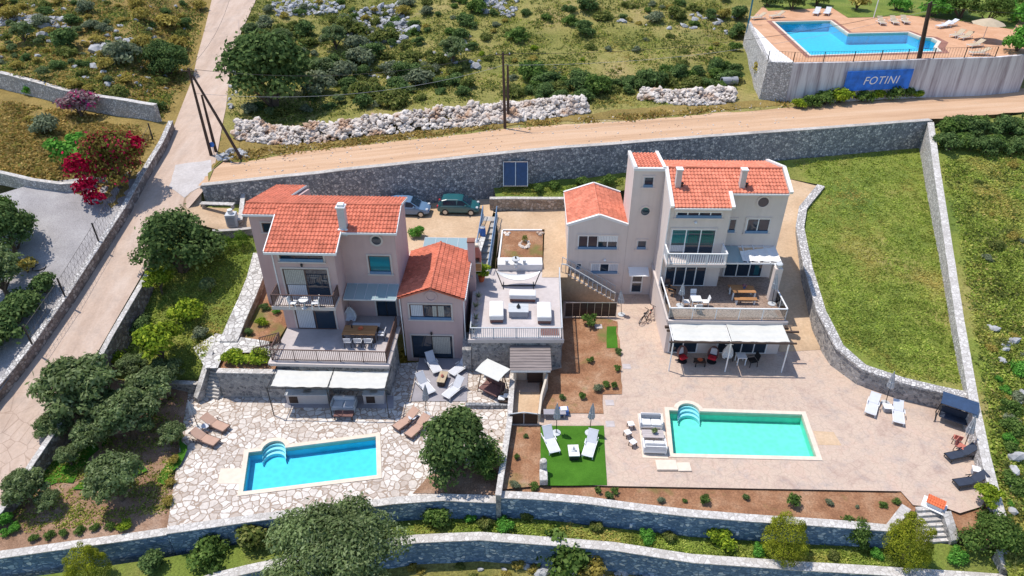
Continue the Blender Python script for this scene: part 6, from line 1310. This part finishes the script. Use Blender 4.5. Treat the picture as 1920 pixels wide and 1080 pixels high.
# under the right awning
def egg(label, loc, rz):
    t = thing('egg_chair', label, 'chair', loc, rz); m = MB(); rs = []
    for k in range(9):
        e = k / 8; w = .42 * math.sin(math.pi * (.22 + .62 * e)); z = .25 + .95 * e; y = .12 + .18 * e
        rs.append([(w * math.sin(R(a)), y - .52 * w / .42 * (math.cos(R(a)) - .35) * -1 if 0 else y + w * math.cos(R(a)) - .1, z) for a in range(-100, 101, 20)])
    m.rings(rs, caps=False, close=False); s = m.build('shell', MT['rattan'], t); s.modifiers.new('thick', 'SOLIDIFY').thickness = .03
    MB().bbox(-.3, .3, -.25, .25, .30, .46, .05).build('cushion', MT['red'], t); MB().rings([[(-.25, .28, .5), (.25, .28, .5), (.25, .36, .5), (-.25, .36, .5)], [(-.22, .36, 1.0), (.22, .36, 1.0), (.22, .43, 1.0), (-.22, .43, 1.0)]]).build('back_cushion', MT['sling'], t)
    MB().lathe([(.36, 0), (.36, .03), (.05, .08), (.05, .26)], n=12).build('foot', MT['black'], t); return t
egg('rattan egg chair with red cushion under the awning, left of the low table', P(1279, 677, 0), R(25)); egg('rattan egg chair with red cushion under the awning, right of the low table', P(1334, 678, 0), R(-25))
t = table('low_table', 'low dark table with an orange bowl between the egg chairs', P(1311, 684, 0), 0, .8, .6, .42, 'wood_dark', 'black'); MB().lathe([(.1, .42), (.2, .52), (.18, .53), (.1, .46)], n=14).build('bowl', MT['orange'], t)
t = thing('hanging_chair', 'white hammock chair hanging from the awning between the terrace doors', 'chair', P(1360, 680, 0)); rs = [[(w * math.sin(R(a)), w * .8 * math.cos(R(a)) - .05, z) for a in range(-110, 111, 22)] for z, w in ((.45, .12), (.55, .34), (.8, .42), (1.2, .36), (1.7, .14))]
s = MB().rings(rs, caps=False, close=False).build('cloth', MT['fabric_white'], t); s.modifiers.new('thick', 'SOLIDIFY').thickness = .02; MB().tube([(0, 0, 1.7), (0, 0, 2.72)], .015, 5).bar((-.3, 0, 1.72), (.3, 0, 1.72), .03).build('rope', MT['wpaint'], t)
table('garden_table', 'white square table under the right awning', P(1387, 680, 0), 0, .7, .7, .72, 'wpaint', 'wpaint'); chair('armchair', 'black armchair beside the white table under the right awning', P(1409, 684, 0), R(-80), 'black', 'black', w=.6, arms=True, bh=1.05); chair('armchair', 'black armchair left of the white table under the right awning', P(1368, 672, 0), R(60), 'black', 'black', w=.55, arms=True, bh=.95)
# bicycles
def bicycle(label, loc, rz, mat):
    t = thing('bicycle', label, 'bicycle', loc, rz); lean = R(12); M = Matrix.Rotation(lean, 4, 'X')
    for x in (-.52, .52):
        w = MB().rings([[(x + rr * math.cos(2 * math.pi * k / 20), yy, .34 + rr * math.sin(2 * math.pi * k / 20)) for k in range(20)] for rr, yy in ((.34, -.02), (.34, .02), (.30, .02), (.30, -.02))], caps=False).xf(M).build('wheel', MT['black'], t)
        m = MB(); [m.bar((x, 0, .34), (x + .3 * math.cos(2 * math.pi * k / 10), 0, .34 + .3 * math.sin(2 * math.pi * k / 10)), .008) for k in range(10)]; m.xf(M).build('spokes', MT['alu'], w)
    m = MB(); bb, hd, st = (-.05, 0, .32), (.38, 0, .82), (-.2, 0, .86)
    for a, b in ((bb, hd), (bb, st), ((-.17, 0, .75), (.36, 0, .78)), (bb, (-.52, 0, .34)), ((-.17, 0, .75), (-.52, 0, .34)), (hd, (.52, 0, .34))): m.bar(a, b, .035)
    m.xf(M).build('frame', MT[mat], t); MB().bbox(-.34, -.08, -.07, .07, .86, .92, .02).xf(M).build('saddle', MT['black'], t); MB().bar(hd, (.36, 0, .98), .03).bar((.34, -.3, .98), (.34, .3, .98), .03).xf(M).build('handlebar', MT['black'], t); return t
bicycle('reddish bicycle leaning on the wall below the right terrace', P(1216, 594, .02), R(62), 'coral'); bicycle('black bicycle in front of the reddish one below the right terrace', P(1205, 600, .02), R(55), 'black')
parasol('closed pale lilac parasol at the foot of the side stairs', (1165, 590), (1164, 546), .02, r=.2)
# left terrace and balcony
zt = 2.7; tx = P(677, 634, zt); t = table('dining_table', 'honey wood dining table on the left terrace', tx, R(-2), 2.35, 1.1, .75, 'wood', 'wood_dark', lw=.1); MB().lathe([(.08, .75), (.2, .84), (.18, .85), (.06, .78)], (0.05, 0.1, 0), 14).build('bowl', MT['orange'], t); MB().lathe([(.05, .75), (.05, 1.0), (.02, 1.04)], (-.6, .2, 0), 8).build('bottle', MT['black'], t)
for k, l in enumerate(('left', 'middle', 'right')): chair('chair', f'white chair at the front of the honey wood table, {l} one of three', tx + Vector((-.7 + .72 * k, -.86, 0)), R(180 - 2), 'sling', 'black', arms=True)
chair('chair', 'white chair at the right end of the honey wood table', tx + Vector((1.5, -.05, 0)), R(-95), 'sling', 'black', arms=True); bench('bench', 'pale bench behind the honey wood table on the left terrace', tx + Vector((.25, 1.05, 0)), R(-2), 2.0, top='sling', leg='black')
t = thing('hanging_chair', 'pale hanging chair in the recess of the left terrace', 'chair', P(660, 612, zt)); s = MB().rings([[(w * math.sin(R(a)), w * math.cos(R(a)), z) for a in range(-110, 111, 22)] for z, w in ((.5, .12), (.6, .36), (.9, .45), (1.3, .36), (1.7, .12))], caps=False, close=False).build('shell', MT['sling'], t); s.modifiers.new('thick', 'SOLIDIFY').thickness = .03; MB().tube([(0, 0, 1.7), (0, .1, 2.6)], .015, 5).build('rope', MT['black'], t)
zt = 5.66; tx = P(572, 577, zt); side_table('small round table on the balcony of the left house', tx, 'wpaint', .33, .7); chair('folding_chair', 'white chair left of the round balcony table', tx + Vector((-.75, .05, 0)), R(80), 'wpaint', 'wpaint', w=.48); chair('folding_chair', 'white chair right of the round balcony table', tx + Vector((.75, .05, 0)), R(-80), 'wpaint', 'wpaint', w=.48)
# under the left awning
sofa('grey garden sofa under the left awning', P(646, 764, ZA), R(-1), 1.7, .9, 'sling', 'gpaint'); table('coffee_table', 'low brown table in front of the grey garden sofa', P(646, 783, ZA), R(-1), 1.3, .6, .4, 'rattan', 'wood_dark')
for l, x0, x1 in (('left', 541, 618), ('right', 684, 722)):
    a, b = P(x0, 752, ZA + .02), P(x1, 752, ZA + .02); t = thing('outdoor_counter', f'pale outdoor kitchen counter under the left awning, {l} of two', 'counter', (a + b) / 2, aim(a, b)); h = (b - a).length / 2
    MB().box(-h, h, -.3, .35, 0, .84).build('body', MT['trim'], t); MB().bbox(-h - .04, h + .04, -.36, .38, .841, .90, .01).build('worktop', MT['gpaint'], t); MB().box(-h + .2, -h + .8, -.315, -.302, .1, .7).build('door', MT['wood_dark'], t); MB().box(-.25, .25, -.15, .2, .901, .915).build('sink', MT['alu'], t)
# sofa terrace
zt = 2.7
def covered(label, loc, rz, lx, ly):
    t = thing('covered_sofa', label, 'sofa', loc, rz); MB().bbox(-lx / 2, lx / 2, -ly / 2, ly / 2, .28, .72, .06).build('cover', MT['fabric_white'], t); m = MB(); m.box(-lx / 2 + .05, lx / 2 - .05, -ly / 2 + .03, ly / 2 - .03, .1, .279)
    for sx in (-1, 1):
        for sy in (-1, 1): m.box(sx * (lx / 2 - .12) - .05, sx * (lx / 2 - .12) + .05, sy * (ly / 2 - .1) - .05, sy * (ly / 2 - .1) + .05, 0, .1)
    m.build('base', MT['rattan'], t); return t
covered('white covered sofa at the back of the grey table on the sofa terrace', P(980, 562, zt), R(-2), 2.05, .8); covered('white covered sofa left of the grey table on the sofa terrace', P(931, 592, zt), R(1), 1.05, 1.95); covered('white covered sofa right of the grey table on the sofa terrace', P(1020, 594, zt), R(-1), 1.05, 1.95)
t = table('garden_table', 'large grey slatted table between the white covered sofas', P(972, 589, zt), R(-1), 1.5, 1.1, .6, 'gpaint', 'fabric_grey', solid=True); MB().lathe([(.12, .6), (.16, .7), (.04, .95)], n=10).build('lantern', MT['black'], t)
t = thing('hammock', 'white hammock on a dark frame in front of the white platform wall', 'hammock', P(972, 536, zt)); m = MB()
m.bar((-1.35, -.02, .05), (1.35, -.02, .05), .07)
for s in (-1, 1): m.bar((s * 1.3, 0, .05), (s * 1.75, .1, 1.35), .06); m.bar((s * 1.2, -.5, .04), (s * 1.2, .5, .04), .06)
m.build('frame', MT['black'], t); N = 14; rs = []
for k in range(N + 1):
    e = k / N; x = -1.72 + 3.44 * e; w = .06 + .34 * math.sin(math.pi * e) ** .7; z = 1.32 - .72 * math.sin(math.pi * e) ** .8; rs.append([(x, .1 + w * math.sin(R(a)), z + .16 * (1 - math.cos(R(a))) * math.sin(math.pi * e)) for a in range(-90, 91, 30)])
s = MB().rings(rs, caps=False, close=False).build('cloth', MT['fabric_white'], t); s.modifiers.new('thick', 'SOLIDIFY').thickness = .02
tag(MB().bbox(-.65, .65, -.45, .45, 0, .012, .005).build('door_mat', MT['rattan']), 'brown mat in the front right corner of the sofa terrace', 'mat').location = P(1031, 622, zt + .002)
tag(MB().bbox(-.5, .5, -.32, .32, 0, .014, .005).build('door_mat', MT['coral']), 'brick red mat at the top of the side stairs', 'mat').location = P(1035, 513, zt + .03)
t = thing('potted_plant', 'orange pot with bushy green plant at the left edge of the sofa terrace', 'plant', P(903, 527, zt)); pot(t, (0, 0, 0), .28, .5, 'orange'); v, f = crown_data(cluster(.65, 1.1, 7, 4), 600, .13, 4); v[:, 2] += .45; o = bpy.data.objects.new('leaves', meshnp('leaves', v, f, MT['lf_lemon'])); COL.objects.link(o); setparent(o, t)
for i, (x, y) in enumerate(((897, 562), (893, 580), (893, 603), (888, 622))):
    t = thing('potted_plant', ['spiky potted agave at the left rail, farthest of four', 'spiky potted agave at the left rail, second of four', 'spiky potted agave at the left rail, third of four', 'spiky potted agave at the left rail, nearest of four'][i], 'plant', P(x, y, zt)); pot(t, (0, 0, 0), .18, .3, 'coping'); m = MB(); rr = random.Random(i)
    for k in range(16):
        a = k * 2.4 + rr.random(); e = rr.uniform(.3, 1.2); L = rr.uniform(.35, .6); d = Vector((math.cos(a) * math.cos(e), math.sin(a) * math.cos(e), math.sin(e))); s_ = Vector((-math.sin(a), math.cos(a), 0)) * .045; b = Vector((0, 0, .28)); m.add([b - s_, b + s_, b + d * L * .6 + s_ * .8, b + d * L, b + d * L * .6 - s_ * .8], [(0, 1, 2, 3, 4)])
    m.build('leaves', MT['lf_grey'], t)
tx = P(967, 496, 3.32); t = thing('garden_table', 'small grey stone table on the white platform', 'table', tx); MB().lathe([(.36, .5), (.36, .57)], n=14).build('tabletop', MT['gpaint'], t); MB().lathe([(.2, 0), (.1, .1), (.1, .4), (.2, .5)], n=10).build('foot', MT['gpaint'], t); MB().lathe([(.05, .57), (.08, .7), (.02, .8)], n=8).build('jug', MT['black'], t)
for a, l in ((20, 'right'), (95, 'behind'), (165, 'left'), (270, 'front')): o = MB().lathe([(.15, 0), (.12, .15), (.15, .3), (.15, .34)], n=10).build('stool', MT['gpaint']); o.location = tx + Vector((math.cos(R(a)) * .75, math.sin(R(a)) * .42, .0)); tag(o, f'little grey stone stool of the platform table, {l} side', 'stool')
rocks('stone_ring', [((P(984 + 9 * math.cos(k * .7), 458 + 6 * math.sin(k * .7), 3.42)).to_tuple(), .20) for k in range(9)] + [((P(a, b, 3.65)).to_tuple(), .2) for a, b in ((946, 437), (951, 440), (955, 437), (1009, 437), (1013, 440), (1016, 437))], 'white stones arranged in the planted bed', 'rock', rn, cat='stones')
# canopy bed, box and pillows by the hut
t = thing('canopy_bed', 'brown garden swing bed under a tilted cream canopy beside the hut', 'swing bed', P(925, 735, ZA), R(-35)); MB().rings([[(-1.0, -.72, 2.0), (1.0, -.72, 2.0), (1.0, -.72, 2.05), (-1.0, -.72, 2.05)], [(-1.0, .0, 2.14), (1.0, .0, 2.14), (1.0, .0, 2.19), (-1.0, .0, 2.19)], [(-1.0, .72, 2.08), (1.0, .72, 2.08), (1.0, .72, 2.13), (-1.0, .72, 2.13)]]).build('canopy', MT['canvas'], t)
m = MB()
for s in (-1, 1): m.bar((s * .95, -.6, 0), (s * .9, 0, 2.1), .05); m.bar((s * .95, .6, 0), (s * .9, 0, 2.1), .05)
m.bar((-.95, 0, 2.1), (.95, 0, 2.1), .05); m.build('frame', MT['bpaint'], t); MB().bbox(-.8, .8, -.7, .3, .38, .55, .05).build('mattress', MT['rattan'], t); MB().bbox(-.8, .8, .301, .42, .45, .95, .05).build('backrest', MT['rattan'], t)
t = thing('storage_box', 'brown wooden box with white cushions beside the hut', 'box', P(945, 757, ZA), R(-8)); MB().bbox(-.33, .33, -.28, .28, 0, .5, .02).build('body', MT['wood_dark'], t); MB().bbox(-.4, .1, -.25, .2, .501, .64, .06).bbox(-.05, .38, -.1, .3, .62, .78, .06).build('cushion', MT['fabric_white'], t)
wall('low_wall', 'low dark stone edging between the pale floor and the round tree', [P(873, 757, ZA + .3), P(915, 758, ZA + .3), P(953, 757, ZA + .3)], .28, ZA - .2, 'stone_dark', None)
# ---------------------------------------------------------------- cars
def car(label, loc, rz, paint, L=3.75, W=1.66, wagon=False):
    t = thing('parked_car', label, 'car', loc, rz); h = L / 2; hw = W / 2
    pm = NT('car paint ' + label[:6]); pb = pm.done(paint, .28, spec=.6); pm.b.inputs['Coat Weight'].default_value = .7
    S = [(-h, .40, .66, .80), (-h + .06, .28, .82, .92), (-h + .35, .22, .90, .985), (-h + .9, .20, .93, 1), (-.1, .20, .93, 1), (.55, .20, .92, 1), (h - .95, .22, .88, .99), (h - .45, .24, .78, .96), (h - .12, .28, .66, .88), (h, .38, .56, .76)]
    m = MB(); rs = []
    for x, z0, z1, k in S:
        w = hw * k; rs.append([(x, -w * .86, z0), (x, -w, z0 + .12), (x, -w, z1 - .22), (x, -w * .965, z1 - .06), (x, -w * .86, z1), (x, w * .86, z1), (x, w * .965, z1 - .06), (x, w, z1 - .22), (x, w, z0 + .12), (x, w * .86, z0)])
    m.rings(rs); body = m.build('body', pb, t, smooth=False)
    r0 = -h + .12 if not wagon else -h + .25
    C = [(r0, .88, .86, .86), (r0 + .32, .88, 1.36, .80), (r0 + .75, .90, 1.46, .76), (-.1 + .1, .91, 1.47, .75), (.35, .91, 1.40, .76), (1.12, .89, .92, .80)]
    m = MB(); m.rings([[(x, -hw * .93, zb), (x, -hw * k, zt - .04), (x, -hw * (k - .08), zt), (x, hw * (k - .08), zt), (x, hw * k, zt - .04), (x, hw * .93, zb)] for x, zb, zt, k in C]); cab = m.build('cabin', pb, t)
    for s in (-1, 1):                                                   # side windows, lamps, wheels
        m = MB()
        for xa, xb, ta, tb_ in ((r0 + .42, -.15, 1.36, 1.38), (-.07, .82, 1.38, 1.06)):
            q = lambda x, z: (x, s * (hw * .93 + (hw * .78 - hw * .93) * (z - .9) / .5 + .012), z)
            a = [q(xa, .97), q(xb, .97), q(xb, tb_), q(xb - (.42 if tb_ < 1.2 else 0), 1.38), q(xa + .05, ta)]; m.rings([a, [(x, y - s * .01, z) for x, y, z in a]])
        m.build('side_window', MT['glass'], cab); MB().bbox(h - .3, h - .08, s * hw * .66 - .14, s * hw * .66 + .14, .62, .76, .03).build('headlight', MT['gpaint'], body); MB().bbox(-h - .02, -h + .12, s * hw * .74 - .1, s * hw * .74 + .1, .62, .88, .03).build('tail_light', MT['red'], body)
        MB().bbox(.62, .78, s * (hw + .02) - .09, s * (hw + .02) + .09, .93, 1.06, .03).build('mirror', pb, body)
        for x in (-h + .72, h - .72):
            w = MB().rings([[(x + .30 * math.cos(2 * math.pi * k / 18) * rr, s * yy, .30 + .30 * math.sin(2 * math.pi * k / 18) * rr) for k in range(18)] for rr, yy in ((.6, hw - .18), (1, hw - .18), (1, hw + .005), (.9, hw + .02), (.66, hw + .02))]).build('wheel', MT['black'], t)
            MB().rings([[(x + .19 * math.cos(2 * math.pi * k / 14), s * yy, .30 + .19 * math.sin(2 * math.pi * k / 14)) for k in range(14)] for yy in (hw + .0, hw + .03)]).build('rim', MT['alu'], w)
    m = MB(); a = [(.42, -hw * .66, 1.385), (.42, hw * .66, 1.385), (1.08, hw * .74, .955), (1.08, -hw * .74, .955)]; m.rings([[(x + .014, y, z + .016) for x, y, z in a], [(x - .004, y, z) for x, y, z in a]]); m.build('windscreen', MT['glass'], cab)
    m = MB(); a = [(r0 + .04, -hw * .68, .93), (r0 + .04, hw * .68, .93), (r0 + .28, hw * .64, 1.30), (r0 + .28, -hw * .64, 1.30)]; m.rings([[(x - .014, y, z + .012) for x, y, z in a], [(x, y, z) for x, y, z in a]]); m.build('rear_window', MT['glass'], cab)
    MB().box(h - .03, h + .012, -.26, .26, .42, .52).build('number_plate', MT['wpaint'], body); return t
car('teal green hatchback parked beside the silver blue car', P(861, 396, 4.2), R(-3), (.012, .10, .115)); car('silver blue car parked half hidden behind the pink house', P(766, 399, 4.2), R(-4), (.12, .21, .34), L=4.0)
# parking corner, barbecue, solar panels
t = thing('barbecue', 'brick barbecue with brown wooden cupboard behind the left annex', 'barbecue', P(893, 505, 4.14)); MB().bbox(-.42, .42, -.35, .35, 0, .8, .02).build('base', MT['cream'], t); MB().bbox(-.42, .42, -.351, -.3, .05, .75, .01).build('door', MT['wood'], t); MB().rings([[(-.42, -.35, 1.3), (.42, -.35, 1.3), (.42, .35, 1.3), (-.42, .35, 1.3)], [(-.2, -.15, 2.1), (.2, -.15, 2.1), (.2, .2, 2.1), (-.2, .2, 2.1)]]).box(-.42, -.3, -.3, .35, .8, 1.3).box(.3, .42, -.3, .35, .8, 1.3).box(-.3, .3, .25, .35, .8, 1.3).build('hood', MT['coral'], t); MB().bbox(-.22, .22, -.17, .22, 2.1, 2.3, .02).build('chimney', MT['cream'], t)
t = thing('barrel', 'small blue barrel beside the upper stairs', 'barrel', P(905, 441, 4.15)); MB().lathe([(.24, 0), (.28, .3), (.24, .75)], n=14).build('body', MT['blue'], t); MB().lathe([(.25, .751), (.25, .80), (.05, .83)], n=14).build('lid', MT['alu'], t)
t = thing('solar_collector', 'blue solar collector with two tilted panels below the road retaining wall', 'solar panel', (.32, 57.75, 5.62)); 
for s in (-1, 1):
    MB().rings([[(s * .56 - .52, 0, .15), (s * .56 + .52, 0, .15), (s * .56 + .52, -.03, .22), (s * .56 - .52, -.03, .22)], [(s * .56 - .52, .72, 2.2), (s * .56 + .52, .72, 2.2), (s * .56 + .52, .69, 2.27), (s * .56 - .52, .69, 2.27)]]).build('panel', MT['panel'], t)
m = MB()
for x in (-1.1, 0, 1.1): m.bar((x, -.02, .18), (x, .70, 2.23), .06, .11); m.bar((x, .70, 2.2), (x, .72, 0), .05)
m.bar((-1.12, -.02, .18), (1.12, -.02, .18), .06, .1); m.bar((-1.12, .70, 2.23), (1.12, .70, 2.23), .06, .1); m.build('frame', MT['alu'], t)
t = thing('refuse_bins', 'small concrete refuse enclosure by the driveway of the left house', 'bin store', P(438, 423, 5.4), R(6)); MB().bbox(-.42, .42, -.4, .4, 0, 1.15, .02).build('enclosure', MT['gpaint'], t); MB().bbox(-.3, .3, -.43, -.401, .2, .95, .01).build('door', MT['fabric_grey'], t); MB().lathe([(.2, 1.151), (.22, 1.5), (.1, 1.56)], n=10).build('bin', MT['fabric_white'], t)
bench('stone_bench', 'long pale stone bench in the refuse corner by the driveway', P(410, 391, 6.1), R(-4), 2.9, .5, .5, 'coping', 'coping')
# ---------------------------------------------------------------- poles and wires
def pole(label, base, top, zf=None, lean=None, name='utility_pole', r=.13, arms=1):
    b = PG(*base); q = PY(top[0], top[1], b.y) - b; t = thing(name, label, 'pole', b); MB().tube([(0, 0, -.3), q * .5, q], [r * 1.2, r, r * .72], 8).build('shaft', MT['pole'], t)
    if arms:
        m = MB(); c = q * .97; m.bar(c + Vector((-.7, 0, 0)), c + Vector((.7, 0, 0)), .07); m.build('crossarm', MT['pole'], t)
        for x in (-.6, 0, .6): MB().lathe([(.03, 0), (.06, .06), (.03, .14)], c + Vector((x, 0, .04)), 7).build('insulator', MT['gpaint'], t)
    return b + q
tl = pole('tallest leaning pole of the three at the road junction', (396, 291), (353, 128)); pole('short leaning pole behind the tallest at the road junction', (405, 284), (378, 178), arms=0)
b = PG(455, 300); d = tl - b; t = thing('pole_strut', 'diagonal strut pole bracing the tallest pole at the junction', 'pole', b); MB().tube([(0, 0, -.2), d * .5, d * .93], [.14, .12, .10], 8).build('shaft', MT['pole'], t)
tcn = pole('tall wooden pole standing in the white rubble above the dirt road', (947, 241), (943, 98)); tc2 = pole('shorter wooden pole behind the tall one in the rubble', (953, 225), (952, 122), arms=0)
ha, hb = Vector(P(1723, 112, ZH)), None
pb_ = P(1721, 110, ZH); q1 = PY(1743, 5, pb_.y) - pb_; t = thing('utility_pole', 'leaning double wooden pole at the front edge of the hotel pool', 'pole', pb_)
MB().tube([(0, 0, 0), q1], [.15, .11], 8).build('shaft', MT['pole'], t); MB().tube([(.28, .1, 0), q1 + Vector((.22, .1, .1))], [.15, .11], 8).build('shaft', MT['pole'], t); MB().bar(q1 + Vector((-.5, 0, -.2)), q1 + Vector((.8, 0, -.2)), .08).build('crossarm', MT['pole'], t)
thp = pb_ + q1
def wire(label, a, b, sag=1.0, r=.018, mat='black'):
    a, b = Vector(a), Vector(b); N = 16; pts = [a.lerp(b, k / N) - Vector((0, 0, sag * 4 * (k / N) * (1 - k / N))) for k in range(N + 1)]; c = pts[0]; o = MB().tube([p - c for p in pts], r, 4).build('power_line', MT[mat]); o.location = c; tag(o, label, 'wire')
wire('sagging wire from the junction poles to the pole in the rubble', tl + Vector((0, 0, -2.2)), tc2 + Vector((0, 0, .1)), 1.4, .013, 'fabric_grey'); wire('upper wire from the rubble pole to the hotel pole', tcn + Vector((.5, 0, -.1)), thp + Vector((0, 0, -.3)), 1.3); wire('lower wire from the rubble pole to the hotel pole', tc2, thp + Vector((0, 0, -.8)), 1.4, .012, 'fabric_grey')
wire('wire from the junction poles up along the concrete road', tl, PY(430, 0, 96), .8); wire('wire from the hotel pole away to the right', thp + Vector((0, 0, -.3)), thp + Vector((38, 4, -1)), 1.0); wire('wire from the junction poles across the road', tl + Vector((.5, 0, -.1)), tcn + Vector((-.5, 0, -.1)), 1.2)
t = thing('road_sign', 'small round blue sign at the foot of the junction poles', 'sign', PG(402, 290)); MB().bar((0, 0, 0), (0, 0, 1.0), .04).build('post', MT['gpaint'], t); MB().lathe([(.24, 0), (.24, .03)], n=16).xf(Matrix.Translation((0, -.03, 1.0)) @ Matrix.Rotation(R(70), 4, 'X')).build('plate', MT['blue'], t)
t = thing('lamp_post', 'thin white lamp post behind the hotel pool', 'lamp post', P(1638, 33, ZH)); MB().tube([(0, 0, 0), (0, 0, 3.4)], .06, 7).build('shaft', MT['wpaint'], t); MB().lathe([(.08, 3.4), (.18, 3.5), (.12, 3.7)], n=8).build('lamp', MT['wpaint'], t)
t = thing('flag_pole', 'blue green post at the left corner of the hotel pool terrace', 'pole', P(1403, 45, ZH)); MB().tube([(0, 0, -1), (0, 0, 3.6)], .10, 7).build('shaft', plain('blue green paint', (.03,.16,.22)), t); MB().lathe([(.12, 3.6), (.14, 3.66), (.03, 3.75)], n=8).build('cap', MT['black'], t)
# mesh fence on the roadside wall
fp = px([(287, 262), (185, 452), (122, 556), (60, 645)], f=lambda x, y: roadz(x, y) + .95); t = thing('mesh_fence', 'thin mesh fence on dark posts along the gravel yard', 'fence', fp[0]); 
for p in fp: MB().bar(p - fp[0], p - fp[0] + Vector((0, 0, 1.6)), .09).build('post', MT['black'], t)
m = MB()
for a, b in zip(fp, fp[1:]):
    n = int((b - a).length / .45)
    for k in range(n): p = a.lerp(b, k / n) - fp[0]; q = a.lerp(b, (k + 1) / n) - fp[0]; m.bar(p, q + Vector((0, 0, 1.4)), .010); m.bar(p + Vector((0, 0, 1.4)), q, .010)
    m.bar(a - fp[0] + Vector((0, 0, 1.4)), b - fp[0] + Vector((0, 0, 1.4)), .02); m.bar(a - fp[0] + Vector((0, 0, .7)), b - fp[0] + Vector((0, 0, .7)), .014)
m.build('mesh_panel', MT['black'], t)
g0 = PG(74, 503); o = MB().rings([[(1 * .5 * math.cos(2 * math.pi * k / 20) * rr, .5 * math.sin(2 * math.pi * k / 20) * rr, zz) for k in range(20)] for rr, zz in ((1, .02), (.94, .12), (.84, .02), (1, .02))], caps=False).build('tyre', MT['black']); o.location = g0; tag(o, 'dark old tyre lying on the gravel yard', 'tyre')
# little wall lamps on the front retaining wall
for a, b, l in ((1051, 962, 'left of the yellow green bush'), (1183, 985, 'nearest the weeds'), (1382, 999, 'beside the middle golden thuja')):
    o = MB().bbox(-.08, .08, -.09, .09, -.14, .14, .02).build('wall_lamp', MT['fabric_white']); q = P(a, b, -1.2); o.location = q; 
    d = ray(a, b); k = 0
    tag(o, f'small white lamp on the front retaining wall, {l}', 'lamp'); LAMPS = globals().setdefault('LAMPS', []); LAMPS.append((o, a, b))
for x, y, l in ((1175, 687, 'beside the red garden'), (1143, 755, 'in the corner by the red garden'), (1144, 795, 'beside the green lawn'), (1122, 612, 'by the grass patch')):
    o = MB().bbox(-.3, .3, -.28, .28, 0, .02, .008).build('drain_cover', MT['brick_band'] if 0 else MT['tile_a']); o.location = P(x, y, .005 if l[-1] != 'h' else .06); tag(o, f'square drain cover set in the ground {l}', 'drain cover')
t = thing('concrete_pipe', 'grey pipe lying on the rubble left of the hotel wall', 'pipe', PG(1366, 160) + Vector((0, 0, .5)), R(10)); MB().rings([[(x, r * math.cos(2 * math.pi * k / 16), r * math.sin(2 * math.pi * k / 16)) for k in range(16)] for x, r in ((-.9, .36), (-.9, .45), (.9, .45), (.9, .36))], caps=False).build('tube', MT['fabric_grey'], t)
# hotel loungers and parasol
for i, (a, b, rz, mt) in enumerate([(1421, 36, 200, 'tan'), (1456, 33, 200, 'tan'), (1530, 27, 240, 'sling'), (1550, 27, 240, 'sling'), (1651, 45, 265, 'tan'), (1675, 44, 265, 'tan'), (1695, 43, 265, 'tan'), (1768, 52, 200, 'sling'), (1780, 49, 200, 'sling'), (1794, 69, 210, 'tan'), (1809, 73, 210, 'tan'), (1828, 88, 200, 'tan'), (1835, 103, 180, 'tan')]):
    h = P(a, b, ZH); d = Vector((math.cos(R(rz)), math.sin(R(rz)), 0)); t = lounger('pale lounger on the terracotta paving round the hotel pool', (a, b), (a, b + 1), ZH, mt, 'wpaint', group='loungers round the hotel pool', rise=.4); t.location = h; t.rotation_euler.z = R(rz)
t = thing('open_parasol', 'open tan parasol at the right end of the hotel pool', 'parasol', P(1842, 76, ZH)); MB().tube([(0, 0, 0), (0, 0, 2.3)], .03, 7).build('pole', MT['gpaint'], t); MB().rings([[(r * math.cos(2 * math.pi * k / 8), r * math.sin(2 * math.pi * k / 8), z) for k in range(8)] for r, z in ((1.75, 1.85), (.9, 2.2), (.03, 2.45))], caps=False).build('canopy', MT['tan'], t); MB().lathe([(.35, 0), (.35, .06), (.06, .1)], n=12).build('base', MT['gpaint'], t)
for o, a, b in LAMPS:                              # seat the wall lamps on the wall face
    d = ray(a, b); best = None
    for w in bpy.data.objects:
        if w.name.startswith('stonework') and w.parent and 'turquoise' in w.parent.get('label', ''):
            M = w.matrix_world if w.matrix_world.translation.length else Matrix.Translation(w.parent.location); Mi = M.inverted(); hit, loc, nrm_, _ = w.ray_cast(Mi @ Vector((0, 0, CAMZ)), d.normalized())
            if hit: o.location = M @ loc
